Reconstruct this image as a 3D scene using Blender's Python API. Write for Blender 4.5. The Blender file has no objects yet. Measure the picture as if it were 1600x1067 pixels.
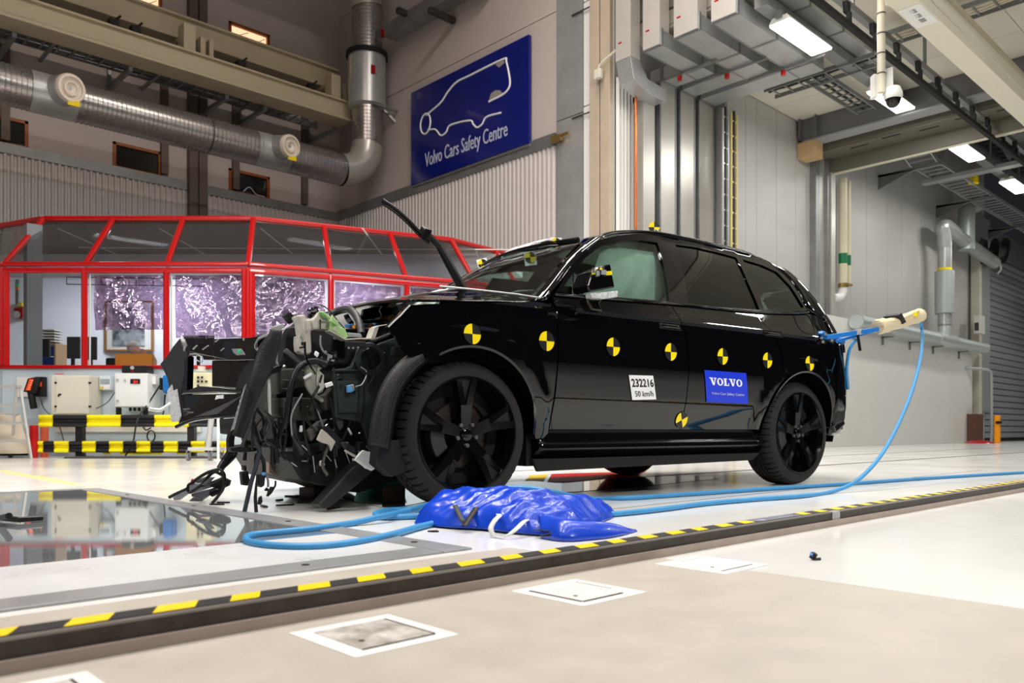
import bpy, math, random
from mathutils import Vector, Matrix
from mathutils.geometry import delaunay_2d_cdt
random.seed(7)
V = Vector
scn = bpy.context.scene
COL = scn.collection
# ------------------------------------------------------------------ camera (calibrated on 1600x1067)
FPX, HOR, CAMZ = 1270.0, 672.0, 0.40
TH = math.radians(46.35)                    # the room's X axis lies this far to the right of the view
FW = V((math.cos(TH), math.sin(TH), 0)); RT = V((math.sin(TH), -math.cos(TH), 0))
cd = bpy.data.cameras.new('camera'); cam = bpy.data.objects.new('camera', cd); COL.objects.link(cam)
cam.location = (0, 0, CAMZ); cam.rotation_euler = (math.pi/2, 0, TH - math.pi/2)
cd.sensor_width = 36; cd.lens = FPX/1600*36; cd.shift_y = (HOR-533.5)/1600
cd.clip_start = .05; cd.clip_end = 200
cd.dof.use_dof = True; cd.dof.focus_distance = 4.6; cd.dof.aperture_fstop = 4.0
scn.camera = cam
# ------------------------------------------------------------------ world and view
wd = bpy.data.worlds.new('world'); scn.world = wd; wd.use_nodes = True
wd.node_tree.nodes['Background'].inputs[0].default_value = (.8, .87, 1, 1)
wd.node_tree.nodes['Background'].inputs[1].default_value = .25
vs = scn.view_settings
vs.view_transform = 'Standard'; vs.look = 'None'; vs.gamma = 1; vs.use_curve_mapping = False; vs.exposure = 0.15
# ------------------------------------------------------------------ hall lamps (rows under the high roof), added washes and fill lights
def lamp(x, y, z, sx, sy, w, col=(1, .96, .9), rot=(0, 0, 0), name='overhead_light'):
    l = bpy.data.lights.new(name, 'AREA'); l.shape = 'RECTANGLE'; l.size = sx; l.size_y = sy; l.energy = w; l.color = col
    o = bpy.data.objects.new(name, l); COL.objects.link(o); o.location = (x, y, z); o.rotation_euler = rot
    return o
for yy in (-1.5, 2.2, 5.6):
    for xx in (-2.0, 1.6, 5.0, 8.4):
        lamp(xx, yy, 9.3, 2.6, .35, {-1.5: 45, 2.2: 135, 5.6: 185}[yy]*(1.25 if xx < 0 else 1))  # leftmost column added to brighten the nose and booth
for xx in (13.5, 17.5, 21.5, 25.5):
    lamp(xx, -1.5, 7.2, 1.5, .3, 130, (1, .99, .95))
lamp(2.5, 8.5, 12.2, 2.5, .6, 280, (1, .80, .70))  # added warm wash for the left wall, no fitting
lamp(8.3, 8.6, 12.2, 2.5, .6, 280, (1, .9, .82))  # second added wall wash
def fill_lamp(p, tgt, sx, sy, w, col=(1, .97, .93)):
    o = lamp(p[0], p[1], p[2], sx, sy, w, col, name='fill_light'); o.rotation_euler = (V(tgt)-V(p)).to_track_quat('-Z', 'Y').to_euler(); o.data.spread = math.radians(70); return o
fill_lamp(RT*-7+FW*0+V((0, 0, 6.2)), RT*-2.6+FW*8.5+V((0, 0, 1)), 1.6, .8, 130)  # unseen fill light added on the left for nose and booth
fill_lamp(RT*5.5+FW*-3+V((0, 0, 6.5)), RT*1.4+FW*5.6+V((0, 0, 1)), 1.6, .8, 75)  # unseen fill light added on the right for the car side
lamp(31, 5, 7, 1.5, .4, 170, name='overhead_light'); lamp(35, 2, 7, 1.5, .4, 170, name='overhead_light')  # unseen pair added to brighten the roller door
# ------------------------------------------------------------------ projection helpers: photo pixel -> real point
def ray(px, py): return FW + RT*((px-800)/FPX) + V((0, 0, (HOR-py)/FPX))
C0 = V((0, 0, CAMZ))
def pd(px, py, d): return C0 + ray(px, py)*d
def pz(px, py, z=0.0): return pd(px, py, (z-CAMZ)*FPX/(HOR-py))
def pX(px, py, X): r = ray(px, py); return C0 + r*(X/r.x)
def pY(px, py, Y): r = ray(px, py); return C0 + r*(Y/r.y)
def cf(L, d, z): return RT*L + FW*d + V((0, 0, z))      # camera-frame lateral, depth, height
# ------------------------------------------------------------------ materials
def lin(c):
    return tuple(((v/255)/12.92 if v/255 <= .04045 else (((v/255)+.055)/1.055)**2.4) for v in c)
MATS = {}
def mat(name, col, rough=.5, metal=0., spec=.5, var=0., vscale=4., bump=0., bscale=60., col2=None, emit=0., coat=0., aniso=None, trans=0., ior=1.45, rvar=0.):
    if name in MATS: return MATS[name]
    m = bpy.data.materials.new(name); m.use_nodes = True; nt = m.node_tree; b = nt.nodes['Principled BSDF']
    c = lin(col); b.inputs['Base Color'].default_value = (*c, 1)
    b.inputs['Roughness'].default_value = rough; b.inputs['Metallic'].default_value = metal
    b.inputs['Specular IOR Level'].default_value = spec; b.inputs['IOR'].default_value = ior
    b.inputs['Coat Weight'].default_value = coat; b.inputs['Coat Roughness'].default_value = .03
    b.inputs['Transmission Weight'].default_value = trans
    if emit:
        b.inputs['Emission Color'].default_value = (*c, 1); b.inputs['Emission Strength'].default_value = emit
    if var or bump or rvar:
        tc = nt.nodes.new('ShaderNodeTexCoord')
    if var or rvar:
        n = nt.nodes.new('ShaderNodeTexNoise'); n.inputs['Scale'].default_value = vscale; n.inputs['Detail'].default_value = 6
        n.inputs['Roughness'].default_value = .62
        nt.links.new(tc.outputs['Object'], n.inputs['Vector'])
        r = nt.nodes.new('ShaderNodeValToRGB'); r.color_ramp.elements[0].position = .32; r.color_ramp.elements[1].position = .68
        d = lin(col2) if col2 else tuple(v*(1-var) for v in c)
        r.color_ramp.elements[0].color = (*d, 1); r.color_ramp.elements[1].color = (*c, 1)
        nt.links.new(n.outputs['Fac'], r.inputs['Fac'])
        if var: nt.links.new(r.outputs['Color'], b.inputs['Base Color'])
        if rvar:
            mr = nt.nodes.new('ShaderNodeMapRange'); mr.inputs['To Min'].default_value = rough-rvar; mr.inputs['To Max'].default_value = rough+rvar
            nt.links.new(n.outputs['Fac'], mr.inputs['Value']); nt.links.new(mr.outputs['Result'], b.inputs['Roughness'])
    if bump:
        n2 = nt.nodes.new('ShaderNodeTexNoise'); n2.inputs['Scale'].default_value = bscale; n2.inputs['Detail'].default_value = 4
        nt.links.new(tc.outputs['Object'], n2.inputs['Vector'])
        bp = nt.nodes.new('ShaderNodeBump'); bp.inputs['Strength'].default_value = bump; bp.inputs['Distance'].default_value = .02
        nt.links.new(n2.outputs['Fac'], bp.inputs['Height']); nt.links.new(bp.outputs['Normal'], b.inputs['Normal'])
    MATS[name] = m
    return m
def thin_glass(name, tint, gloss=.12, rough=.0, bump=0., bscale=5., gcol=(1, 1, 1)):
    if name in MATS: return MATS[name]
    m = bpy.data.materials.new(name); m.use_nodes = True; nt = m.node_tree; nt.nodes.clear()
    out = nt.nodes.new('ShaderNodeOutputMaterial'); mix = nt.nodes.new('ShaderNodeMixShader')
    tr = nt.nodes.new('ShaderNodeBsdfTransparent'); tr.inputs[0].default_value = (*tint, 1)
    gl = nt.nodes.new('ShaderNodeBsdfGlossy'); gl.inputs['Roughness'].default_value = rough; gl.inputs[0].default_value = (*gcol, 1)
    fr = nt.nodes.new('ShaderNodeLayerWeight'); pw = nt.nodes.new('ShaderNodeMath'); pw.operation = 'POWER'; pw.inputs[1].default_value = 5
    nt.links.new(fr.outputs['Facing'], pw.inputs[0]); fr.inputs['Blend'].default_value = .5
    ad = nt.nodes.new('ShaderNodeMath'); ad.operation = 'ADD'; ad.use_clamp = True; ad.inputs[1].default_value = gloss
    nt.links.new(pw.outputs[0], ad.inputs[0]); nt.links.new(ad.outputs[0], mix.inputs[0])
    nt.links.new(tr.outputs[0], mix.inputs[1]); nt.links.new(gl.outputs[0], mix.inputs[2]); nt.links.new(mix.outputs[0], out.inputs[0])
    if bump:
        tc = nt.nodes.new('ShaderNodeTexCoord')
        n2 = nt.nodes.new('ShaderNodeTexNoise'); n2.inputs['Scale'].default_value = bscale; n2.inputs['Detail'].default_value = 3; n2.inputs['Distortion'].default_value = 1.2
        nt.links.new(tc.outputs['Object'], n2.inputs['Vector'])
        bp = nt.nodes.new('ShaderNodeBump'); bp.inputs['Strength'].default_value = bump; bp.inputs['Distance'].default_value = .1
        nt.links.new(n2.outputs['Fac'], bp.inputs['Height']); nt.links.new(bp.outputs['Normal'], gl.inputs['Normal'])
    MATS[name] = m
    return m
# ------------------------------------------------------------------ mesh builder
def rootloc(p):
    l = V((0, 0, 0))
    while p is not None: l += p.location; p = p.parent
    return l
class MB:
    def __init__(s): s.v = []; s.f = []; s.m = []; s.cur = 0
    def mi(s, i): s.cur = i; return s
    def add(s, vs_, fs_):
        o = len(s.v); s.v += [V(p) for p in vs_]
        for f in fs_: s.f.append([i+o for i in f]); s.m.append(s.cur)
        return s
    def box(s, c, size, M=None):
        hx, hy, hz = size[0]/2, size[1]/2, size[2]/2
        ps = [V((x, y, z)) for x in (-hx, hx) for y in (-hy, hy) for z in (-hz, hz)]
        c = V(c); ps = [(M @ p if M else p)+c for p in ps]
        return s.add(ps, [(0, 1, 3, 2), (4, 6, 7, 5), (0, 4, 5, 1), (2, 3, 7, 6), (0, 2, 6, 4), (1, 5, 7, 3)])
    def box2(s, a, b):
        a, b = V(a), V(b); return s.box((a+b)/2, (abs(b.x-a.x), abs(b.y-a.y), abs(b.z-a.z)))
    def bar(s, p0, p1, w, h, up=(0, 0, 1)):
        p0, p1 = V(p0), V(p1); t = (p1-p0).normalized(); u = V(up)
        if abs(t.dot(u)) > .98: u = V((1, 0, 0)) if abs(t.x) < .9 else V((0, 1, 0))
        x = t.cross(u).normalized(); y = x.cross(t).normalized()
        ps = []
        for p in (p0, p1):
            ps += [p+x*w/2+y*h/2, p-x*w/2+y*h/2, p-x*w/2-y*h/2, p+x*w/2-y*h/2]
        return s.add(ps, [(0, 1, 2, 3), (7, 6, 5, 4), (0, 4, 5, 1), (1, 5, 6, 2), (2, 6, 7, 3), (3, 7, 4, 0)])
    def ring(s, c, x, y, r, n, ry=None):
        ry = ry or r
        return [V(c)+x*math.cos(2*math.pi*i/n)*r+y*math.sin(2*math.pi*i/n)*ry for i in range(n)]
    def tube(s, pts, r, n=8, cap=True, close=False):
        pts = [V(p) for p in pts]; rings = []; N = len(pts)
        rr = r if isinstance(r, (list, tuple)) else [r]*N
        t0 = (pts[1]-pts[0]).normalized(); u = t0.orthogonal().normalized()
        for i, p in enumerate(pts):
            a = pts[i-1] if i else pts[0]; b = pts[i+1] if i < N-1 else pts[-1]
            t = (b-a)
            if t.length < 1e-9: t = t0
            t = t.normalized(); u = (u-t*u.dot(t))
            u = u.normalized() if u.length > 1e-6 else t.orthogonal().normalized()
            rings += s.ring(p, u, t.cross(u), rr[i], n)
        fs_ = [(i*n+j, i*n+(j+1) % n, (i+1)*n+(j+1) % n, (i+1)*n+j) for i in range(N-1) for j in range(n)]
        if cap: fs_ += [tuple(range(n))[::-1], tuple(range((N-1)*n, N*n))]
        return s.add(rings, fs_)
    def cyl(s, p0, p1, r, r1=None, n=20): return s.tube([p0, p1], [r, r1 if r1 is not None else r], n)
    def lathe(s, prof, o, ax, n=32, closed=False):
        o = V(o); ax = V(ax).normalized(); u = ax.orthogonal().normalized(); w = ax.cross(u)
        ps = []
        for i in range(n):
            a = 2*math.pi*i/n; e = u*math.cos(a)+w*math.sin(a)
            ps += [o+ax*h+e*r for r, h in prof]
        k = len(prof); fs_ = []
        for i in range(n):
            j = (i+1) % n
            for q in range(k if closed else k-1):
                q2 = (q+1) % k
                fs_.append((i*k+q, j*k+q, j*k+q2, i*k+q2))
        return s.add(ps, fs_)
    def prism(s, pts, vec):
        pts = [V(p) for p in pts]; vec = V(vec); n = len(pts)
        return s.add(pts+[p+vec for p in pts], [tuple(range(n)), tuple(range(n, 2*n))[::-1]]+[(i, i+n, (i+1) % n+n, (i+1) % n) for i in range(n)])
    def grid(s, P, nu, nv):
        return s.add([P(i/nu, j/nv) for j in range(nv+1) for i in range(nu+1)],
                     [(j*(nu+1)+i, j*(nu+1)+i+1, (j+1)*(nu+1)+i+1, (j+1)*(nu+1)+i) for j in range(nv) for i in range(nu)])
    def quad(s, a, b, c, d): return s.add([a, b, c, d], [(0, 1, 2, 3)])
    def build(s, name, mats, parent=None, smooth=0, bevel=0., solid=0., label=None, cat=None, group=None, kind=None, loc=None, fixn=True, sub=0):
        if parent is not None: off = rootloc(parent)
        elif loc is not None: off = V(loc)
        else:
            xs = [p.x for p in s.v]; ys = [p.y for p in s.v]; zs = [p.z for p in s.v]
            off = V(((min(xs)+max(xs))/2, (min(ys)+max(ys))/2, min(zs)))
        me = bpy.data.meshes.new(name); me.from_pydata([p-off for p in s.v], [], s.f)
        for m in (mats if isinstance(mats, (list, tuple)) else [mats]): me.materials.append(m)
        for p, i in zip(me.polygons, s.m): p.material_index = i
        me.validate()
        if fixn:
            import bmesh
            bm = bmesh.new(); bm.from_mesh(me); bmesh.ops.recalc_face_normals(bm, faces=bm.faces); bm.to_mesh(me); bm.free()
        if smooth:
            me.shade_smooth()
            if smooth < 180: me.set_sharp_from_angle(angle=math.radians(smooth))
        o = bpy.data.objects.new(name, me); COL.objects.link(o)
        if parent is not None: o.parent = parent
        else: o.location = off
        if bevel:
            md = o.modifiers.new('b', 'BEVEL'); md.width = bevel; md.segments = 2; md.limit_method = 'ANGLE'; md.angle_limit = math.radians(40)
        if solid:
            md = o.modifiers.new('s', 'SOLIDIFY'); md.thickness = solid; md.offset = 0
        if sub:
            md = o.modifiers.new('u', 'SUBSURF'); md.levels = sub; md.render_levels = sub
        tag(o, label, cat, group, kind)
        return o
def tag(o, label=None, cat=None, group=None, kind=None):
    if label: o['label'] = label
    if cat: o['category'] = cat
    if group: o['group'] = group
    if kind: o['kind'] = kind
    return o
def thing(name, label, cat, loc, group=None, kind=None):
    o = bpy.data.objects.new(name, None); COL.objects.link(o); o.location = loc; o.empty_display_size = .1
    return tag(o, label, cat, group, kind)
def struct(mb, name, mats, **k):
    return mb.build(name, mats, kind='structure', **k)
def copy_tree(o, parent=None, loc=None, rotz=None, label=None, name=None):
    c = o.copy(); COL.objects.link(c)
    if parent is not None: c.parent = parent
    if loc is not None: c.location = loc
    if rotz is not None: c.rotation_euler = (0, 0, rotz)
    if label: c['label'] = label
    for ch in list(o.children): copy_tree(ch, c)
    return c
def spl(pts, n=8):
    """Catmull-Rom through the points"""
    pts = [V(p) for p in pts]; out = []
    for i in range(len(pts)-1):
        p0 = pts[i-1] if i else pts[0]*2-pts[1]; p1, p2 = pts[i], pts[i+1]
        p3 = pts[i+2] if i+2 < len(pts) else p2*2-p1
        for k in range(n):
            t = k/n
            out.append(.5*((2*p1)+(p2-p0)*t+(2*p0-5*p1+4*p2-p3)*t*t+(3*p1-p0-3*p2+p3)*t**3))
    out.append(pts[-1]); return out
def text_mesh(txt, o, u, v, size, depth=.004, width=None, bold=0., shear=0.):
    """flat letters: returns (verts, faces) laid from o along u, up v"""
    cu = bpy.data.curves.new('t', 'FONT'); cu.body = txt; cu.size = size; cu.extrude = depth/2; cu.offset = bold; cu.resolution_u = 3; cu.shear = shear
    ob = bpy.data.objects.new('t', cu); COL.objects.link(ob); dg = bpy.context.evaluated_depsgraph_get(); dg.update()
    me = bpy.data.meshes.new_from_object(ob.evaluated_get(dg)); bpy.data.objects.remove(ob)
    vs_ = [p.co.copy() for p in me.vertices]; fs_ = [tuple(p.vertices) for p in me.polygons]
    wd_ = max(p.x for p in vs_); k = (width/wd_) if width else 1
    u, v, o = V(u).normalized(), V(v).normalized(), V(o); n = u.cross(v)
    bpy.data.meshes.remove(me)
    return [o+u*p.x*k+v*p.y+n*p.z for p in vs_], fs_
# ================================================================== SETTING
XS, YL, YR, ZC = 11.8, 19.15, 9.0, 7.5     # sign wall plane, left wall plane, right wall plane, low ceiling
white_floor = mat('white_floor', (233, 233, 230), .16, var=.05, vscale=1.3, rvar=.08, bump=.02, bscale=180)
beige_floor = mat('beige_floor', (186, 179, 169), .42, var=.10, vscale=9, bump=.12, bscale=220, rvar=.1)
plate_w = mat('pit_plate', (214, 215, 217), .3, var=.12, vscale=3.5, rvar=.1, bump=.03, bscale=90)
galv = mat('galvanised', (150, 152, 152), .42, .65, var=.25, vscale=3)
galv_l = mat('galvanised_light', (190, 192, 192), .34, .55, var=.18, vscale=2.2, rvar=.08)
galv_s = mat('steel_shiny', (190, 187, 180), .34, .5, var=.12, vscale=1.2, rvar=.1, bump=.05, bscale=2)
steel_d = mat('dark_steel', (72, 68, 66), .5, .5, var=.3, vscale=12)
black_pl = mat('black_plastic', (13, 13, 14), .42)
blackm = mat('matt_black', (12, 12, 12), .7)
white_p = mat('white_paint', (225, 225, 222), .5)
cream = mat('cream_paint', (206, 200, 178), .45)
cream_b = mat('cream_box', (214, 211, 196), .4)
red_p = mat('red_paint', (172, 6, 10), .28, coat=.3)
orange_w = mat('orange_wood', (150, 78, 18), .45, var=.2, vscale=8)
conc = mat('concrete', (186, 172, 152), .8, var=.12, vscale=3, bump=.15, bscale=40)
wall_pk = mat('painted_panel_wall', (190, 180, 176), .75, var=.05, vscale=1, bump=.04, bscale=30)
clad = mat('pale_cladding', (196, 190, 187), .45, .1, var=.05, vscale=.7)
panel_g = mat('grey_panel', (178, 176, 173), .5, var=.05, vscale=.8, bump=.03, bscale=14)
ceil_m = mat('ceiling_panel', (205, 200, 186), .8, var=.06, vscale=1.5)
brown_s = mat('brown_steel', (104, 92, 84), .6, .2)
# ---- floor: one slab with recessed joints, painted and bare zones lie on it as thin layers
fl = struct(MB().box2((-14, -14, -.3), (46, 20, 0)), 'floor', white_floor, label='glossy white painted hall floor')
MB().box2((-14, 1.54, 0), (1.9, 2.0, .002)).build('bare_concrete_strip', beige_floor, fl)
MB().box2((-14, -14, 0), (2.08, 1.535, .002)).build('bare_concrete_area', beige_floor, fl)
slot = mat('slot_black', (25, 24, 22), .8)
MB().box2((3.2, 4.22, 0), (46, 4.27, .002)).box2((3.2, 5.72, 0), (46, 5.745, .002)).build('track_slot', slot, fl)
MB().box2((2.2, 2.63, .0), (9, 2.636, .001)).build('floor_joint', slot, fl)
redf = mat('red_reflection_paint', (190, 10, 12), .5, spec=.08); yelf = mat('flat_yellow', (232, 206, 30), .5, spec=.15)
MB().prism([pz(*p) for p in ((862, 740.5), (1010, 736.5), (962, 760), (846, 770))], (0, 0, .0015)).build('red_reflection', redf, fl)  # reflection of the booth's red sill, painted as a flat patch
MB().prism([pz(*p) for p in ((828, 743), (856, 741), (838, 771), (796, 775))], (0, 0, .0015)).build('yellow_edge_patch', yelf, fl)  # flat yellow edge beside the painted reflection
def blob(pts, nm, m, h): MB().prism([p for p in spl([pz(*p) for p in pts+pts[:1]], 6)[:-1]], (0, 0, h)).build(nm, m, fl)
patch_m = mat('dark_glossy_patch', (58, 54, 50), .05, spec=.6, var=.4, vscale=5)
blob([(700, 776), (830, 772), (960, 764), (1080, 752), (1125, 747), (1060, 744), (960, 748), (880, 755), (820, 752), (700, 762), (600, 768), (520, 772), (560, 785), (620, 792)], 'dark_glossy_patch', patch_m, .0022)  # dark glossy patch on the floor under the car
blob([(440, 776), (500, 770), (540, 775), (520, 784), (470, 787), (430, 783)], 'dark_glossy_patch', mat('thin_puddle', (128, 124, 116), .08, spec=.6, var=.3, vscale=6), .0012)
a, b = pz(0, 735), pz(118, 757); n_ = (b-a).cross(V((0, 0, 1))).normalized()*.05
MB().prism([a-n_, b-n_, b+n_, a+n_], (0, 0, .0015)).build('yellow_floor_line', mat('faded_yellow', (236, 222, 150), .3), fl)
# ---- camera pit cover: wet glossy window in the floor with steel frame strips
pit = thing('pit_cover', 'wet glossy dark floor window framed by grey steel strips', 'floor cover', (0, 3.9, 0))
wet = mat('wet_plexiglass', (176, 182, 186), .014, .6, spec=1.0, ior=1.8, var=.3, vscale=1.6, bump=.002, bscale=160, rvar=.012)
strip = mat('strip_steel', (168, 170, 172), .32, .35, var=.15, vscale=5, rvar=.1)
MB().box2((-9, 2.72, 0), (1.66, 5.9, .004)).build('glass_panel', wet, pit)
MB().box2((-9, 2.2, 0), (1.66, 2.715, .005)).build('white_plate', plate_w, pit)
MB().box2((1.66, 2.06, 0), (1.78, 5.95, .007)).build('frame_strip', strip, pit, bevel=.001)
MB().box2((-9, 2.06, 0), (1.655, 2.195, .007)).build('frame_strip', strip, pit, bevel=.001)
MB().box2((-9, 5.905, 0), (1.655, 6.0, .007)).build('frame_strip', strip, pit, bevel=.001)
for x in (-2.2, -.9, .3, 1.2, 1.72):
    for y in ((2.13,) if x < 1.5 else (2.3, 3.2, 4.2, 5.2)): MB().cyl((x, y, .006), (x, y, .009), .012, n=10).build('screw', blackm, pit)
tag(MB().tube([pz(-10, 808, .02), pz(30, 812, .02), pz(66, 809, .02)], .012).tube([pz(4, 809, .03), pz(14, 806, .05)], .014).build('black_trim_strip', black_pl, smooth=40),
    'thin black plastic trim strip lying on the wet floor window', 'car fragment')
# ---- left wall: panel wall above, corrugated sheet below, steel flashing between
wl = struct(MB().box2((-9, YL+.06, 0), (XS+.3, YL+.3, 14)), 'wall_left', wall_pk)
def wall_pieces(parent, m, axis, fixed, edges, z0, z1, t=.05, gap=.02, name='wall_panel'):
    for p, q in zip(edges[:-1], edges[1:]):
        if axis == 'x': MB().box2((p+gap/2, fixed, z0), (q-gap/2, fixed+t, z1)).build(name, m, parent)
        else: MB().box2((fixed, p+gap/2, z0), (fixed+t, q-gap/2, z1)).build(name, m, parent)
xcol = [pY(292, 250, YL).x, pY(320, 250, YL).x]
lw = [(pY(a, 250, YL).x, pY(b, 250, YL).x) for a, b in ((-18, 44), (176, 252), (357, 421))]
zs_low = (pY(178, 263, YL).z, pY(178, 221, YL).z); zs_up = (pY(420, 88, YL).z, pY(420, 55, YL).z)
up = [(pY(a, 50, YL).x, pY(b, 50, YL).x) for a, b in ((176, 253), (357, 421))]
# wall panels leave the window openings free
xb = [-9.0, lw[0][0], lw[0][1], lw[1][0], lw[1][1], xcol[0], xcol[1], lw[2][0], lw[2][1], XS]
for i in range(len(xb)-1):
    p, q = xb[i], xb[i+1]
    if i == 5: continue
    cuts = [6.2]
    if (p, q) in lw: cuts += list(zs_low)
    if (p, q) in lw[1:]: cuts += list(zs_up)
    cuts += [14.0]
    for k in range(0, len(cuts), 2): MB().box2((p, YL, cuts[k]), (q, YL+.06, cuts[k+1])).build('wall_panel', wall_pk, wl)
def corrugated(axis, fixed, a, b, z0, z1, pitch, depth, sgn):
    m_ = MB(); n = int((b-a)/pitch); prof = []
    for i in range(n):
        for t, h in ((0, 0), (.32, 0), (.5, 1), (.82, 1)): prof.append((a+(i+t)*pitch, h*depth*sgn))
    prof.append((b, 0))
    P = [V((u, fixed+h, 0)) if axis == 'x' else V((fixed+h, u, 0)) for u, h in prof]
    return m_.add([p+V((0, 0, z0)) for p in P]+[p+V((0, 0, z1)) for p in P], [(i, i+1, i+1+len(P), i+len(P)) for i in range(len(P)-1)])
corrugated('x', YL-.02, -9, xcol[0], 0, 6.04, .125, .035, -1).build('corrugated_sheet', clad, wl, fixn=False)
corrugated('x', YL-.02, xcol[1], XS, 0, 6.04, .125, .035, -1).build('corrugated_sheet', clad, wl, fixn=False)
MB().box2((-9, YL-.07, 6.04), (xcol[0]-.02, YL, 6.25)).box2((xcol[1]+.02, YL-.07, 6.04), (XS, YL, 6.25)).build('flashing', galv, wl)
cm = MB(); xm = (xcol[0]+xcol[1])/2
cm.box2((xcol[0], YL-.16, 0), (xm-.02, YL+.02, 14)).box2((xm+.02, YL-.16, 0), (xcol[1], YL+.02, 14)).box2((xm-.02, YL-.1, 0), (xm+.02, YL, 14))
struct(cm, 'trim_1', brown_s, label='brown steel column on the left wall')
for x in (pY(0, 60, YL).x+.0, pY(250, 150, YL).x, pY(365, 150, YL).x-.05, pY(470, 180, YL).x): MB().box2((x, YL-.1, 6.3), (x+.16, YL, 9.0)).build('wall_rib', brown_s, wl)
dark_glass = mat('dark_window', (28, 27, 22), .08, spec=.6)
lit = mat('lit_room', (255, 214, 170), .6, emit=1.0)
warm_in = mat('room_wall', (210, 150, 95), .7)
def wall_window(i, xa, xb_, za, zb, lit_on):
    t = .07
    fr = MB().box2((xa, YL-.03, za), (xb_, YL+.05, za+t)).box2((xa, YL-.03, zb-t), (xb_, YL+.05, zb)).box2((xa, YL-.03, za), (xa+t, YL+.05, zb)).box2((xb_-t, YL-.03, za), (xb_, YL+.05, zb))
    w_ = struct(fr, 'window_%d' % i, orange_w, bevel=.006, label='small %s window in an orange wooden frame' % ('lit' if lit_on else 'dark'))
    if lit_on:
        MB().box2((xa, YL+.05, za), (xb_, YL+.058, zb)).build('pane', lit, w_)
        MB().bar((xa+.1, YL+.046, zb-.35), ((xa+xb_)/2, YL+.046, zb-.1), .01, .015).build('ceiling_joint', warm_in, w_)
        MB().bar(((xa+xb_)/2, YL+.046, za+.1), (xb_-.1, YL+.046, za+.42), .01, .015).build('ceiling_joint', warm_in, w_)
    else:
        MB().box2((xa+t, YL+.02, za+t), (xb_-t, YL+.03, zb-t)).build('pane', dark_glass, w_)
    return w_
for i, (p, q) in enumerate(lw): w3 = wall_window(i+1, p, q, *zs_low, False)
wp = spl([(lw[2][0]+.38, YL+.01, zs_low[0]+.1), (lw[2][0]+.55, YL+.01, zs_low[0]+.24), (lw[2][0]+.72, YL+.01, zs_low[0]+.1), (lw[2][0]+.95, YL+.01, zs_low[0]+.08)])
MB().tube(wp, .012, 6).build('white_cable', white_p, w3, smooth=60)
for i, (p, q) in enumerate(up): wall_window(i+4, p, q, *zs_up, True)
# ---- sign wall
ws = struct(MB().box2((XS+.06, YR+.62, 0), (XS+.3, YL+.3, 14)), 'wall_back', wall_pk)
yA = [pX(p, 300, XS).y for p in (545, 870, 912, 925, 941, 943, 958)]
for z0, z1 in ((6.2, 8.72), (8.74, 11.5), (11.52, 14)): MB().box2((XS, yA[1], z0), (XS+.06, YL, z1)).build('wall_panel', wall_pk, ws)
corrugated('y', XS-.02, yA[1], YL, 0, 6.05, .125, .035, -1).build('corrugated_sheet', clad, ws, fixn=False)
MB().box2((XS-.07, yA[1], 6.05), (XS, YL, 6.3)).build('flashing', galv, ws)
for z0, z1 in ((0, 2.35), (2.37, 6.5), (6.52, 14)): MB().box2((XS-.04, yA[2], z0), (XS+.05, yA[1]-.03, z1)).build('steel_sheet', galv_l, ws)
for z0, z1 in ((0, 2.6), (2.63, 6.6), (6.63, 8.6), (8.63, 14)): MB().box2((XS-.02, yA[3], z0), (XS+.05, yA[2]-.02, z1)).build('white_sheet', white_p, ws)
cl = MB().box2((XS-.1, yA[4], 0), (XS+.25, yA[3]-.02, 14)).box2((XS-.1, yA[6], 0), (XS+.25, yA[5], 14))
struct(cl, 'trim_2', conc, bevel=.01, label='pale concrete column of two posts beside the steel sheet')
for z in (2.55, 6.6, 8.6): MB().bar((XS-.06, yA[2]+.25, z-.15), (XS-.06, yA[3]-.02, z-.15), .02, .02).build('dark_rod', steel_d, ws)
# ---- right wall: recess with ducts, then panels; a white plinth further on
xe = pY(1136, 300, YR).x
wr = struct(MB().box2((XS, YR+.62, 0), (xe, YR+.8, 14)).box2((xe, YR+.06, 0), (31.2, YR+.3, 9.6)).box2((xe, YR+.06, 0), (xe+.1, YR+.8, 9.6)), 'wall_right', panel_g)
corrugated('x', YR+.62, XS+.02, pY(998, 300, YR+.6).x, 0, pY(980, 128, YR+.6).z, .1, .06, -1).build('corrugated_sheet', white_p, wr, fixn=False)
ed = [xe+.01]+[pY(p, 300, YR).x for p in (1165, 1182, 1213, 1243, 1262, 1274)]
wall_pieces(wr, panel_g, 'x', YR, ed, 0, ZC, .07, .012)
e2 = [pY(p, 300, YR).x for p in (1330, 1355, 1388, 1410, 1440, 1463, 1490, 1515)]
wall_pieces(wr, panel_g, 'x', YR+.02, e2, 2.9, 9.5, .05, .012)
wall_pieces(wr, panel_g, 'x', YR+.02, [pY(1274, 300, YR).x, e2[0]], 0, 9.5, .04, .012)
plin = mat('white_plinth', (214, 213, 208), .5, var=.05, vscale=1)
xq = pY(1285, 500, YR-.35).x
MB().box2((xq, YR-.35, 0), (pY(1519, 600, YR-.35).x, YR+.02, pY(1320, 497, YR-.35).z)).build('concrete_plinth', plin, wr, bevel=.01)
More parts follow.
